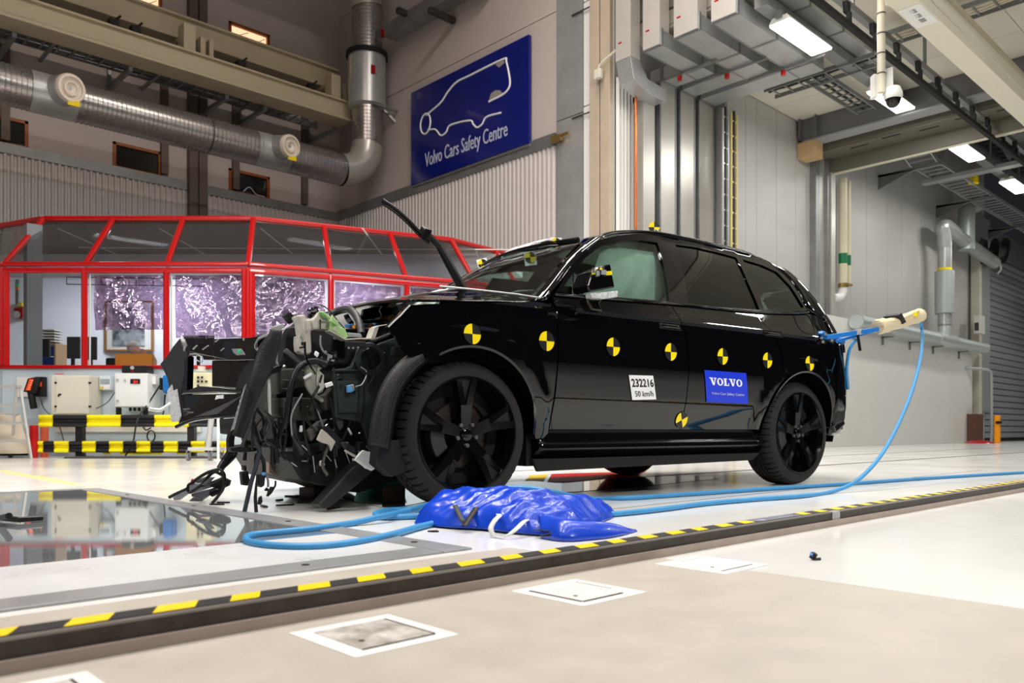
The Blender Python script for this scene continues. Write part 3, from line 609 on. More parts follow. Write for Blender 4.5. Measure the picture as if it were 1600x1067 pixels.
# ================================================================== THINGS ON AND BEFORE THE BOOTH WALL
e = thing('electrical_cabinet', 'cream steel cabinet with two hinges and a lock, left on the booth wall', 'cabinet', pd(115, 648, 12.3))
m_ = MB(); dbox(m_, 79.5, 586.5, 140, 647.5, 12.12, .36); m_.build('body', cream_b, e, bevel=.012)
m_ = MB(); dbox(m_, 87, 588, 139, 646, 12.1, .02); m_.build('door', cream_b, e, bevel=.005)
for px, py in ((86, 598), (86, 635), (139, 598), (139, 635)): m_ = MB(); dbox(m_, px-1, py-1.6, px+1, py+1.6, 12.07, .05); m_.build('hinge', blackm, e)
m_ = MB(); dbox(m_, 91, 615, 94.5, 617.5, 12.08, .03); dbox(m_, 90, 617, 91.5, 619.5, 12.08, .03); m_.build('lock', blackm, e)
m_ = MB(); dbox(m_, 86, 583.5, 99, 584.8, 12.3, .02); m_.build('red_label', mat('label_red', (230, 80, 50), .5), e)
e = thing('counter_cabinet', 'white control box with a red number display under the booth window', 'cabinet', pd(208, 636, 12.3))
m_ = MB(); dbox(m_, 179, 583, 231, 636, 12.05, .44); m_.build('body', mat('box_white', (222, 226, 226), .4), e, bevel=.01)
m_ = MB(); dbox(m_, 180, 584, 230, 635, 12.03, .02); m_.build('door', mat('box_white', (222, 226, 226), .4), e, bevel=.005)
m_ = MB(); dbox(m_, 203.5, 592, 218.5, 599.5, 12.015, .02); dw = m_.build('display', blackm, e)
vs_, fs_ = text_mesh('01', pd(208.5, 598.6, 12.008), RT, Z_, .06, .004, bold=0, width=.055); MB().add(vs_, fs_).build('red_digits', mat('digit_red', (255, 30, 20), .4, emit=1.2), dw)
for px, py in ((183.5, 593), (195, 594), (183.5, 626)): MB().cyl(pd(px, py, 12.03), pd(px, py, 12.0), .018, n=10).build('button', galv_l, e)
for px in (203.5, 210.5, 217.5): m_ = MB().cyl(pd(px, 636, 12.2), pd(px, 642, 12.2), .02, n=8); m_.build('cable_gland', blackm, e)
for px in (183, 225): m_ = MB(); dbox(m_, px-2, 636, px+2, 652, 12.25, .1); m_.build('leg', blackm, e)
m_ = MB(); dbox(m_, 235, 588, 243, 600, 12.2, .05); m_.build('side_socket', white_p, e)
e = thing('black_counter', 'flat black box with a silver knob on top of the white control box', 'box', pd(209, 583, 12.3))
m_ = MB(); dbox(m_, 190, 571, 229, 582.6, 12.12, .25); m_.build('housing', black_pl, e, bevel=.008)
MB().cyl(pd(206.5, 574.5, 12.12), pd(206.5, 574.5, 12.09), .028, n=14).build('silver_knob', galv_l, e, smooth=40); m_ = MB(); dbox(m_, 204, 579, 208.5, 581, 12.11, .02); m_.build('red_digits', mat('dim_red', (150, 12, 10), .4), e)
e = thing('blue_box', 'blue plastic winder box on the booth wall beside the white control box', 'box', pd(258, 616, 12.3))
m_ = MB(); dbox(m_, 252, 585, 268, 615, 12.2, .25); m_.build('housing', mat('box_blue', (18, 104, 178), .35), e, bevel=.05); m_ = MB(); dbox(m_, 248.5, 590, 252, 609, 12.25, .2); m_.build('black_side', blackm, e, bevel=.01)
e = thing('meter_box', 'small clear meter box with a yellow label between the two cabinets', 'box', pd(165, 610, 12.4))
m_ = MB(); dbox(m_, 155, 587, 173, 609.5, 12.38, .1); m_.build('cover', mat('pale_plastic', (212, 222, 230), .3), e, bevel=.01); m_ = MB(); dbox(m_, 156.5, 592, 170, 599, 12.36, .03); m_.build('grey_insert', mat('grey_insert', (150, 160, 170), .5), e); m_ = MB(); dbox(m_, 156, 603.5, 160.5, 608, 12.36, .03); m_.build('yellow_label', mat('yellow_lbl', (214, 180, 70), .5), e); m_ = MB(); dbox(m_, 162, 602, 171, 608, 12.36, .03); m_.build('white_label', white_p, e)
e = thing('scanner_holder', 'black holder with orange striped handset and white backing board, left of cream cabinet', 'handset', pd(52, 640, 12.3))
m_ = MB(); dbox(m_, 26, 589, 48, 620, 12.46, .03); m_.build('backing_board', white_p, e)
m_ = MB(); dbox(m_, 54, 588.5, 68, 619.5, 12.36, .1); m_.build('black_plate', blackm, e, bevel=.008); m_ = MB(); dbox(m_, 58, 597, 64, 604, 12.34, .03); m_.build('orange_button', mat('vivid_orange', (250, 84, 20), .4), e)
m_ = MB().prism([pd(43, 591, 12.2), pd(56, 589, 12.2), pd(52, 615, 12.2), pd(36, 612, 12.2)], FW*.15); m_.build('head_unit', black_pl, e, bevel=.01)
m_ = MB().prism([pd(46, 592, 12.185), pd(52, 592, 12.185), pd(47, 610, 12.185), pd(39.5, 610, 12.185)], FW*.02); st = m_.build('orange_panel', mat('vivid_orange', (250, 84, 20), .4), e)
for j in range(5): m_ = MB(); q = 594+j*3.3; dbox(m_, 48.6-j*1.35, q, 50.6-j*1.35, q+1.6, 12.175, .02); m_.build('light', mat('pale_orange', (255, 196, 170), .4), st)
m_ = MB().tube(spl([pd(48, 612, 12.27), pd(50, 622, 12.27), pd(53, 638, 12.3)], 5), [.05]*11, 10); m_.build('handle', black_pl, e, smooth=60)
e = thing('button_panel', 'cream push button panel seen through the hole in the torn bumper', 'control panel', pd(308, 616, 12.2))
m_ = MB(); dbox(m_, 290, 582, 330, 617, 12.2, .25); m_.build('body', mat('panel_cream', (218, 214, 176), .45), e, bevel=.01); m_ = MB(); dbox(m_, 309, 572, 318, 579, 12.25, .08); dbox(m_, 306, 578, 320, 580.5, 12.2, .1); m_.build('top_lamp', cream_b, e)
for px, py in ((309.5, 589.5), (315.5, 589.5), (309.5, 596), (315.5, 596), (309.5, 602.5), (322, 596)): MB().cyl(pd(px, py, 12.2), pd(px, py, 12.16), .018, n=10).build('button', black_pl, e)
tag(MB().tube(spl([pd(258, 616, 12.35), pd(256, 640, 12.35), pd(253, 655, 12.3)], 4), .012, 6).build('lead', black_pl, smooth=60), 'black cable hanging under the blue winder box', 'cable')
slab('cable_duct', 86, 667, 312, 675, 12.42, .075, mat('duct_cream', (216, 210, 196), .5), 'long cream cable duct on the booth wall behind the striped barrier', 'duct')
lc = [pd(250, 602, 12.1), pd(232, 630, 12.1), pd(215, 655, 11.6), pd(208, 690, 11.6), pd(196, 712, 11.6)]
tag(MB().tube(spl(lc, 6), .012, 6).build('black_lead', black_pl, smooth=60), 'thin black lead slanting in front of the striped barrier', 'cable')
tag(MB().tube([pd(236, 677+0, 12.3)+RT*.06*math.cos(a*.5236)+Z_*(.085*math.sin(a*.5236)-.04) for a in range(13)], .011, 6).tube(spl([pd(222, 664, 12.3), pd(228, 672, 12.3), pd(236, 668, 12.3)], 4), .011, 6).build('cable_coil', black_pl, smooth=60), 'small coil of black cable hanging behind the striped barrier', 'cable')
tag(MB().tube(spl([pd(62, 620, 12.3), pd(70, 640, 12.4), pd(90, 660, 12.42), pd(100, 690, 12.4)], 6), .008, 6).build('thin_wire', mat('grey_wire', (70, 74, 80), .5), smooth=60), 'thin grey wire running down from the orange handset', 'cable')
tag(MB().tube(spl([pd(180, 612, 12.1), pd(166, 630, 12.3), pd(140, 643, 12.3), pd(128, 650, 12.3)], 6), .008, 6).build('thin_wire', mat('grey_wire', (70, 74, 80), .5), smooth=60), 'thin grey wire between cream cabinet and white control box', 'cable')
# ---- yellow and black barrier
DR = 11.75
ba = thing('crash_barrier', 'low yellow and black striped barrier of two ribbed rails along the booth', 'barrier', pd(210, 714, DR))
yel = mat('barrier_yellow', (240, 222, 6), .38); blk = mat('barrier_black', (26, 26, 28), .38)
def rail(y0, y1, cuts, first):
    z1, z0 = pd(200, y0, DR).z, pd(200, y1, DR).z; h = z1-z0; col = first
    for a, b in zip(cuts[:-1], cuts[1:]):
        L0_, L1_ = (a-800)/FPX*DR+.003, (b-800)/FPX*DR-.003; k = 0 if col == yel else .012
        prof = [(0, 0), (-.05+k, .02), (-.06+k, .14), (-.05+k, .3), (-.005+k, .42), (-.005+k, .58), (-.05+k, .7), (-.06+k, .86), (-.05+k, .98), (0, 1)]
        MB().prism([cf(L0_, DR+p, z0+q*h) for p, q in prof], RT*(L1_-L0_)).build('guard_segment', col, ba, bevel=.006)
        col = blk if col == yel else yel
rail(648, 667, (63, 85, 138, 191, 243, 297, 350), yel)
rail(689, 707, (61.5, 70, 87, 110, 130.5, 152, 172.5, 194.5, 215, 237, 257.5, 280, 300, 322, 343, 362), yel)
for p in (123, 298): m_ = MB(); dbox(m_, p-5.5, 650, p+5.5, 714.5, DR+.01, .1); dbox(m_, p-10, 713, p+10, 714.8, DR-.05, .25); m_.build('post', black_pl, ba)
fb = MB(); dbox(fb, 161, 706.5, 172, 710, DR+.0, .06); dbox(fb, 188, 706.5, 252, 710.5, DR+.0, .06); dbox(fb, 276, 706.5, 292, 710, DR+.0, .06); fb.build('kicker', yel, ba)
tag(MB().prism([pd(98, 716.5, 11.45), pd(340, 716.5, 11.45), pd(340, 713.5, 11.5), pd(101, 713.5, 11.5)], FW*.25).build('floor_bar', mat('bar_grey', (64, 64, 66), .5), bevel=.004), 'long dark flat bar lying on the floor before the striped barrier', 'bar')
# ---- things at the far left
def alad():
    t = thing('step_ladder', 'silver aluminium step ladder at the left edge by the booth', 'ladder', pd(20, 714, 11.4)); al = mat('aluminium', (206, 206, 204), .35, .5)
    D0 = 11.25; q = lambda p, y, d=D0: pd(p, y, d)
    for a, b in (((31, 603), (49, 716)), ((-62, 603), (-80, 716))): MB().bar(q(*a), V((*q(*b).xy, 0)), .05, .03).build('rail', al, t, bevel=.005)
    for a, b in (((26, 606), (18, 712)), ((-57, 606), (-49, 712))): MB().bar(q(a[0], a[1], D0+.12), V((*q(b[0], b[1], D0+.75).xy, 0)), .035, .03).build('rear_leg', al, t)
    for i, y in enumerate((633, 661, 689)): MB().prism([q(-66-i*4, y-2, D0), q(36+i*4.5, y-2, D0), q(36+i*4.5, y-2, D0+.1), q(-66-i*4, y-2, D0+.1)], (0, 0, -.035)).build('tread', al, t, bevel=.004)
    MB().prism([q(-63, 602, D0-.05), q(35, 602, D0-.05), q(35, 602, D0+.22), q(-63, 602, D0+.22)], (0, 0, -.03)).build('platform', al, t, bevel=.004)
    MB().bar(q(18, 700, D0+.6), q(-49, 700, D0+.6), .03, .03).build('rear_brace', al, t)
    for p in (18, -49): c = q(p, 713, D0+.75); 
alad()
c = pd(53, 714, 11.7); tag(MB().cyl(V((c.x, c.y, 0)), V((c.x, c.y, .47)), .058, n=20).build('red_cylinder', red_p, smooth=40, bevel=.01), 'plain red cylinder standing between the ladder and the striped barrier', 'cylinder')
c = pd(69.5, 714, 12.1); tag(MB().lathe([(.0, 0), (.055, 0), (.055, .45), (.048, .45), (.048, .01)], (c.x, c.y, 0), Z_, 20).build('orange_tube', mat('brick_orange', (206, 92, 56), .5), smooth=40), 'orange pipe standing at the left end of the striped barrier', 'tube')
sk = MB(); c = pd(8, 712, 11.9); rs = random.Random(3)
sk.grid(lambda u, v: V((c.x, c.y, .06))+RT*(math.cos(u*2*math.pi)*(.36-.16*v)*(1+.05*math.sin(u*31+v*5)))+FW*(math.sin(u*2*math.pi)*(.2-.06*v)*(1+.06*math.sin(u*25-v*7)))+Z_*(v*.56+.02*math.sin(u*19)*v)*1.0, 48, 16)
sk.add([V((c.x, c.y, .64))+RT*(math.cos(i/16*2*math.pi)*.2)+FW*(math.sin(i/16*2*math.pi)*.14) for i in range(16)]+[V((c.x, c.y, .66))], [(i, (i+1) % 16, 16) for i in range(16)])
tag(sk.build('cream_sack', mat('canvas', (210, 200, 180), .9, bump=.3, bscale=12), smooth=180), 'sagging cream canvas sack behind the step ladder', 'sack')
sd = thing('sack_dolly', 'low dark wheeled dolly under the cream sack', 'dolly', V((c.x, c.y, 0)))
MB().box(V((c.x, c.y, .045)), (.5, .4, .03)).build('board', black_pl, sd)
for s_ in (-.2, .2): MB().cyl(V((c.x, c.y, .03))+RT*s_-FW*.2-RT*.015, V((c.x, c.y, .03))+RT*s_-FW*.2+RT*.015, .03, n=14).build('wheel', black_pl, sd)
# ---- light trolley under the bumper
t = thing('castor_trolley', 'light grey castor trolley with an upright post under the torn bumper', 'trolley', pd(322, 716, 10.6)); al = MATS['aluminium']; D0 = 10.6
tm = mat('trolley_grey', (186, 188, 188), .45, .2)
m_ = MB(); dbox(m_, 293, 699, 333, 704, D0, .1); dbox(m_, 333, 699, 352, 704, D0+.35, .08); m_.bar(pd(330, 701.5, D0+.05), pd(345, 701.5, D0+.4), .07, .04); m_.build('base', tm, t, bevel=.005)
for p, dd in ((294.5, 0), (328.5, 0), (346.5, .38)):
    cc_ = pd(p, 709, D0+dd+.05); MB().cyl(V((cc_.x, cc_.y, .05))-RT*.015, V((cc_.x, cc_.y, .05))+RT*.015, .05, n=18).build('castor_wheel', mat('castor_grey', (110, 110, 112), .5), t, smooth=40)
    MB().bar(V((cc_.x, cc_.y, .05))-RT*.022, V((cc_.x, cc_.y, .14))-RT*.022, .006, .04, up=FW).bar(V((cc_.x, cc_.y, .05))+RT*.022, V((cc_.x, cc_.y, .14))+RT*.022, .006, .04, up=FW).build('castor_fork', galv, t)
MB().bar(pd(324, 699, D0+.05), pd(331, 640, D0+.1), .045, .045).bar(pd(327.5, 700, D0+.12), pd(334, 640, D0+.16), .03, .03).build('post', tm, t)
MB().bar(pd(334, 650, D0+.1), pd(300, 650, D0+.1), .04, .04).build('arm', tm, t)
c = pd(341, 719.5, 10.7); tag(MB().cyl(V((c.x, c.y, 0)), V((c.x, c.y, .62)), .018, n=12).box(V((c.x, c.y, .006)), (.12, .12, .012)).build('thin_post', white_p, smooth=40), 'thin white post standing under the black hanging flap', 'post')
# ================================================================== RIGHT SIDE: DUCTS, BEAMS, LIGHTS
XD, ZDB = 11.5, 7.05
spans = [(9.0, 9.34), (8.37, 8.73), (7.61, 8.08), (6.9, 7.35), (6.3, 6.75)]      # Y spans of the flat ducts
turnx = [(12.2, 12.55), (12.75, 13.2), (13.4, 13.85), (14.05, 14.55)]
duct_face = mat('duct_face', (208, 204, 198), .36, .35, var=.08, vscale=2)
names = ['nearest the concrete column', 'second from the concrete column', 'third from the concrete column', 'fourth and widest before the ceiling panels', 'fifth, highest at the picture top']
for i, (y0, y1) in enumerate(spans):
    t = thing('flat_duct', 'galvanised rectangular duct dropping and turning to the wall, '+names[i], 'duct', (XD+.2, (y0+y1)/2, ZDB), 'nested flat ducts under the low ceiling edge')
    zb = ZDB+(.35 if i == 4 else 0)
    MB().box2((XD, y0, zb+(.272 if i else .004)), (XD+.27, y1, 13.5)).build('drop_section', duct_face, t)
    if i: MB().box2((XD-.004, y0+.004, zb+.004), (XD-.001, y1-.004, zb+.29)).build('front_cover', duct_face, t)
    for z in (8.2, 9.6, 11): MB().box2((XD-.012, y0-.02, z), (XD+.28, y1+.02, z+.05)).build('flange', galv, t)
    MB().box2((XD-.002, y1-.14, zb+.3), (XD, y1-.06, zb+.33)).build('red_label', red_p, t)
    if i == 0:
        MB().prism([V((XD, y0, zb)), V((XD+.27, y0, zb)), V((XD+.5, y0, zb-.25)), V((12.56, y0, zb-.29)), V((12.56, y0, zb-.52)), V((XD+.62, y0, zb-.52)), V((XD+.1, y0, zb-.38))], (0, y1-y0, 0)).build('elbow', galv_l, t, bevel=.01)
        MB().box2((12.2, 9.25, .02), (12.55, 9.5, zb-.4)).build('riser', galv_s, t)
        MB().box2((12.2, 9.345, zb-.5), (12.55, 9.5, zb-.3)).build('cross_section', galv_l, t)
        continue
    x1 = turnx[i][1] if i < 4 else 16.2
    MB().box2((XD, y0, zb), (x1, y1, zb+.27)).build('run_section', galv_l, t)
    for x in [XD+.03+k*1.25 for k in range(int((x1-XD)/1.25)+1)]: MB().box2((x, y0-.02, zb-.015), (x+.045, y1+.02, zb+.285)).build('flange', galv, t)
    MB().box2((XD+.06, y1-.002, zb-.004), (x1, y1+.03, zb+.05)).build('edge_angle', galv, t)
    if i == 4: continue
    x0 = turnx[i][0]
    MB().box2((x0, y1+.001, zb+.01), (x1-.003, 9.5, zb+.26)).build('cross_section', galv_l, t)
    MB().box2((x0-.03, 9.2, zb-.012), (x1+.03, 9.25, zb+.27)).build('flange', galv, t)
    MB().box2((x0, 9.25, .02), (x1, 9.5, zb+.02)).build('riser', galv_s, t)
    MB().box2((x0-.04, 9.24, .02), (x0-.003, 9.52, zb)).box2((x1+.003, 9.24, .02), (x1+.04, 9.52, zb)).build('riser_edge', galv, t)
    MB().box2((x0-.05, 9.22, 3.1+i*.02), (x1+.3, 9.25, 3.14+i*.02)).build('strap', galv_l, t)
for i, (px, py, X) in enumerate(((1062, 123, 0), (1136, 120, 0), (1224, 115, 0))):
    c = pz(px, py, 6.93); h = thing('ceiling_rod', 'threaded hanger channel with red end cap, %s under the ducts' % ('leftmost', 'middle', 'rightmost')[i], 'hanger', c, 'red capped hangers under the ducts')
    MB().box2((c.x-.03, c.y-.03, c.z+.04), (c.x+.03, c.y+.03, ZDB-.016)).build('channel', galv, h); MB().cyl(c-Z_*.03, c+Z_*.05, .045, n=14).build('red_cap', red_p, h, smooth=40)
    MB().box2((c.x-.02, c.y-.8, ZDB-.055), (c.x+.02, c.y+.7, ZDB-.017)).build('support_bar', galv, h)
cpx = pY(1004, 300, 9.35).x
tag(MB().tube([(11.98+.05, 9.3, 0), (12.03, 9.3, 6.55)], .028, 10).build('copper_pipe', mat('copper', (196, 108, 60), .3, .8), smooth=40), 'vertical copper pipe between the white cladding strip and the first duct', 'pipe')
lw_ = pX(935, 116, XS-.2)
t = thing('wall_socket', 'small cream junction box with bent conduit on the concrete column', 'junction box', lw_); MB().box(lw_, (.1, .16, .18)).build('box', cream_b, t, bevel=.02)
MB().tube(spl([lw_+V((0, -.0, .1)), lw_+V((0, -.12, .2)), lw_+V((0, -.8, .42))], 5), .025, 8).build('conduit', cream_b, t, smooth=50)
sk_ = pX(870, 217, XS-.12); tag(MB().box(sk_, (.1, .25, .12)).cyl(sk_+V((0, -.1, .04)), sk_+V((0, -.32, .04)), .03, n=10).build('valve', mat('brass', (150, 124, 70), .35, .7)), 'small brass valve at the flashing end beside the steel sheet', 'valve')
def ladder_tray(name, p0, p1, wdir, w, label, n, rr=.025, hh=.08, m=galv, cables=0, cm_=None, group=None):
    p0, p1, wd_ = V(p0), V(p1), V(wdir)*w
    t = thing(name, label, 'cable ladder', (p0+p1)/2+wd_/2, group)
    for o_ in (V((0, 0, 0)), wd_): MB().bar(p0+o_, p1+o_, .025, hh).build('side_rail', m, t)
    for k in range(n): q = lt(p0, p1, (k+.5)/n); MB().bar(q-Z_*.01, q+wd_-Z_*.01, rr, rr).build('rung', m, t)
    for k in range(cables):
        o_ = wd_*((k+.7)/(cables+.6))+Z_*.03
        MB().tube([lt(p0, p1, j/10)+o_+Z_*.012*math.sin(j*2.1+k) for j in range(11)], .03, 6).build('cable', cm_ or mat('cable_dark', (34, 34, 36), .5), t, smooth=50)
    return t
XL = pY(1118, 300, 9.1).x
for i, (dx, m_, lab) in enumerate(((0, galv_l, 'pale vertical cable ladder, left of the yellow one'), (.32, mat('ladder_yellow', (206, 186, 120), .5), 'yellowish vertical cable ladder beside the first grey wall panel'))):
    ladder_tray('cable_ladder', (XL+dx, 8.93, 0), (XL+dx, 8.93, 6.9), (1, 0, 0), .2, lab, 22, .03, .05, m_, 1)
for i, (pa, pb, zz_, n, lab) in enumerate((((1200, 145), (1361, 80), 7.2, 8, 'grey cable ladder crossing under the ceiling panels behind the first luminaire'), ((1379, 52), (1640, -32), 7.2, 12, 'cable ladder full of pale cables crossing behind the cream beam'))):
    a, b = pz(*pa, zz_), pz(*pb, zz_); x = (a.x+b.x)/2
    ladder_tray('cable_ladder', (x, max(a.y, b.y), zz_), (x, min(a.y, b.y)-1.2*i, zz_), (1, 0, 0), .45, lab, n, cables=(1, 4)[i], cm_=(None, mat('cable_pale', (196, 190, 170), .5))[i])
a = pz(1262, 124, 7.22); ladder_tray('cable_ladder', (a.x, a.y-.35, 7.22), (17.5, a.y-.35, 7.22), (0, 1, 0), .4, 'short cable ladder with black cables running to the grey steel beam', 9, cables=2)
yc = 8.15
a = pY(1400, 225, yc); b = pY(1423, 258, yc)
t = thing('cable_ladder', 'long bent cable ladder running down beneath the dark roof towards the roller door', 'cable ladder', b)
p3 = [a, b, V((38, yc, b.z))]
for o_ in (V((0, 0, 0)), V((0, -.62, 0))): MB().bar(p3[0]+o_, p3[1]+o_, .03, .1).bar(p3[1]+o_, p3[2]+o_, .03, .1).build('side_rail', galv_l, t)
for k in range(5): q = lt(p3[0], p3[1], (k+.5)/5); MB().bar(q, q+V((0, -.62, 0)), .04, .04).build('rung', galv_l, t)
for k in range(46): q = lt(p3[1], p3[2], (k+.5)/46); MB().bar(q, q+V((0, -.62, 0)), .04, .04).build('rung', galv_l, t)
for x in (22.2, 26.5, 31): MB().box2((x, yc-.7, b.z-.12), (x+.08, YR+.05, b.z-.05)).prism([V((x, YR+.05, b.z-.05)), V((x, YR+.05, b.z-.45)), V((x, yc-.1, b.z-.1))], (.05, 0, 0)).build('wall_bracket', galv, t)
# ---- luminaires
tube_m = mat('lit_tube', (255, 252, 244), .5, emit=9)
lm = [(12.25, ), (16.02, ), (20.5, ), (24.4, )]
for i, (x,) in enumerate(lm):
    lab = ('first LED luminaire, nearest, beside the flat duct', 'LED luminaire behind the dome camera', 'third LED luminaire under the dark roof', 'farthest LED luminaire at the right edge')[i]
    t = thing('led_luminaire', lab, 'lamp', (x+.75, 6.55, 7.0), 'LED luminaires in a row along the purlin')
    MB().prism([V((x, 6.36, 7.03)), V((x, 6.42, 7.12)), V((x, 6.68, 7.12)), V((x, 6.74, 7.03))], (1.5, 0, 0)).build('housing', white_p, t)
    MB().box2((x+.02, 6.37, 7.0), (x+1.48, 6.73, 7.03)).build('diffuser', tube_m, t)
    MB().box2((x-.04, 6.5, 7.08), (x+.02, 6.6, 7.2)).box2((x+1.4, 6.5, 7.08), (x+1.46, 6.6, 7.2)).build('bracket', galv, t)
    lamp(x+.75, 6.55, 6.97, 1.45, .33, 75, (1, .99, .95), name='luminaire_light')
t = thing('purlin', 'grey channel purlin carrying the row of LED luminaires', 'purlin', (18, 6.6, 7.2))
MB().box2((XS+.1, 6.57, 7.2), (38, 6.8, 7.36)).build('channel', galv, t)
for x in (13, 15.2, 17, 19, 21.5, 23.5, 26): MB().box2((x, 6.66, 7.36), (x+.04, 6.7, 9.6 if x > 17.6 else ZC)).build('hanger', galv, t)
# ---- steel beams
sb = mat('beam_grey', (112, 112, 114), .5, .25, var=.1, vscale=2); sbl = mat('beam_grey_light', (156, 158, 160), .45, .25)
xb = pY(1247, 212, YR).x
zb0, zb1 = pX(1260, 222, xb).z, ZC+.05
t = thing('steel_beam', 'large grey steel I-beam crossing under the edge of the low ceiling', 'beam', (xb, 4, zb0))
MB().box2((xb, -4, zb0+.04), (xb+.04, YR-.1, zb1)).build('web', sb, t)
MB().box2((xb-.02, -4, zb0), (xb+.38, YR-.1, zb0+.04)).build('lower_flange', sbl, t)
MB().box2((xb-.16, YR-.5, zb0+.05), (xb, YR-.47, zb1)).box2((xb-.16, YR-.12, zb0+.05), (xb, YR-.09, zb1)).build('stiffener', sb, t)
wbz = pY(1255, 250, YR-.3).z
tag(MB().box2((xb-.06, YR-.42, zb0-.36), (xb+.36, YR-.01, zb0)).build('wood_block', mat('timber', (196, 164, 122), .6, var=.15, vscale=9), bevel=.004), 'square timber block under the end of the large grey beam', 'block')
t = thing('lintel_beam', 'olive grey deep beam with slots behind the large steel beam', 'beam', (xb+.9, 4, zb0)); olv = mat('olive_steel', (104, 101, 90), .5, .15); 
MB().box2((xb+.55, -4, zb0-.06), (xb+.6, YR-.12, zb0+.5)).box2((xb+.6, -4, zb0-.1), (xb+1.3, YR-.12, zb0-.06)).box2((xb+1.3, -4, zb0-.42), (xb+1.36, YR-.12, zb0-.02)).build('channel', olv, t)
k = MB()
for j in range(14): k.box2((xb+.7+.12*(j % 2), -2+j*.75, zb0-.105), (xb+.76+.12*(j % 2), -2+j*.75+.4, zb0-.1))
k.build('slots', blackm, t)
MB().box2((xb+1.34, -4, zb0-.46), (xb+1.4, YR-.14, zb0-.4)).build('cream_edge', cream, t)
t = thing('steel_post', 'shiny galvanised wall post under the timber block', 'post', (xb+.5, YR-.2, 0))
xp = [pY(p, 400, YR-.16).x for p in (1275, 1281, 1293, 1296, 1303, 1310)]
MB().box2((xp[0], YR-.16, 2.5), (xp[1], YR+.0, zb0-.1)).box2((xp[2], YR-.16, 2.5), (xp[3], YR+.0, zb0-.1)).build('flange', galv, t)
MB().box2((xp[1], YR-.08, 2.5), (xp[2], YR+.0, zb0-.1)).build('web', galv_s, t)
MB().box2((xp[3]+.02, YR-.2, 2.5), (xp[4], YR+.0, zb0-.4)).box2((xp[4]+.02, YR-.1, 2.5), (xp[5], YR+.0, zb0-.4)).build('mirror_strip', galv_s, t)
pc = pY(1319, 400, YR-.25).x
t = thing('water_pipe', 'cream vertical pipe with green bands and an elbow on the panel wall', 'pipe', (pc, YR-.25, 3)); pz0 = pY(1318, 445, YR-.25).z
for o_, r in ((0, .1), (.3, .06)): MB().cyl((pc+o_, YR-.22, pz0), (pc+o_, YR-.22, zb0-.45), r, n=20).build('pipe', mat('pipe_cream', (206, 200, 172), .4), t, smooth=40)
gz = pY(1318, 404, YR-.25).z
for o_, r in ((0, .104), (.3, .064)): MB().cyl((pc+o_, YR-.22, gz-.12), (pc+o_, YR-.22, gz+.13), r, n=20).build('green_band', mat('band_green', (10, 110, 66), .4), t, smooth=40)
MB().tube(spl([(pc, YR-.22, pz0), (pc, YR-.22, pz0-.14), (pc-.14, YR-.2, pz0-.3), (pc-.35, YR-.15, pz0-.34)], 6), .1, 16).build('elbow', white_p, t, smooth=50)
MB().cyl((pc, YR-.22, pz0-.06), (pc, YR-.22, pz0+.04), .115, n=16).box((pc+.06, YR-.34, pz0), (.2, .1, .05)).build('valve', mat('brass', (150, 124, 70), .35, .7), t)
# ---- exhaust pipe along the wall with uprights
yp = YR-.55; zp = pY(1340, 502, yp).z
t = thing('exhaust_pipe', 'grey horizontal extraction pipe on brackets above the white plinth', 'pipe', (22, yp, zp)); pg = mat('pipe_grey', (168, 176, 174), .4, .3)
xa, xz = pY(1338, 500, yp).x, pY(1538, 540, yp).x; xj = pY(1476, 520, yp).x
MB().lathe([(.16, .02), (.19, .0), (.19, .06), (.165, .08), (.165, xz-xa-.1), (.18, xz-xa-.06), (.18, xz-xa), (0, xz-xa), ], (xa, yp, zp), X_, 24).build('main_pipe', pg, t, smooth=40)
MB().cyl((xa+.01, yp, zp), (xa+.03, yp, zp), .17, n=24).build('end_cap', mat('cap_grey', (190, 198, 200), .3, .3), t)
MB().cyl((xj-.7, yp, zp), (xj+.7, yp, zp), .19, n=24).cyl((xj, yp, zp), (xj, yp, zp+.45), .18, n=24).build('branch_collar', mat('collar_grey', (186, 192, 192), .35, .4), t, smooth=40)
for p in (1345, 1390, 1432, 1468, 1508): x = pY(p, 540, yp).x; MB().box2((x-.02, yp-.1, zp-.24), (x+.02, YR-.34, zp-.2)).box2((x-.02, YR-.4, zp-.42), (x+.02, YR-.36, zp-.2)).build('bracket', galv, t)
zt_ = pY(1474, 385, yp).z; zs0, zs1 = pY(1476, 490, yp).z, pY(1476, 424, yp).z
MB().cyl((xj, yp, zp+.4), (xj, yp, zs0), .18, n=24).build('upright', galv_l, t, smooth=40); MB().cyl((xj, yp, zs1), (xj, yp, zt_), .19, n=24).build('upright', galv_l, t, smooth=40)
MB().cyl((xj, yp, zs0), (xj, yp, zs1), .26, n=28).build('silencer', pg, t, smooth=40, bevel=.01)
MB().cyl((xj, yp, zs1+.02), (xj, yp, zs1+.09), .2, n=24).build('yellow_clamp', yelf, t)
MB().tube(spl([(xj, yp, zt_), (xj-.1, yp, zt_+.35), (xj-.2, yp, zt_+.55), (xj+.2, yp, zt_+.62), (xj+1.2, yp, zt_+.5), (xj+2.6, yp, zt_+.36), (xj+4.6, yp-.0, zt_+.2)], 8), .2, 20).build('bent_pipe', galv_l, t, smooth=50)
xu = pY(1510, 350, yp).x
MB().tube(spl([(xu, yp, zt_+.2), (xu, yp, 6.9), (xu+.15, yp, 7.25), (xu+.6, yp-.1, 7.45)], 6), .24, 20).build('riser_pipe', pg, t, smooth=50)
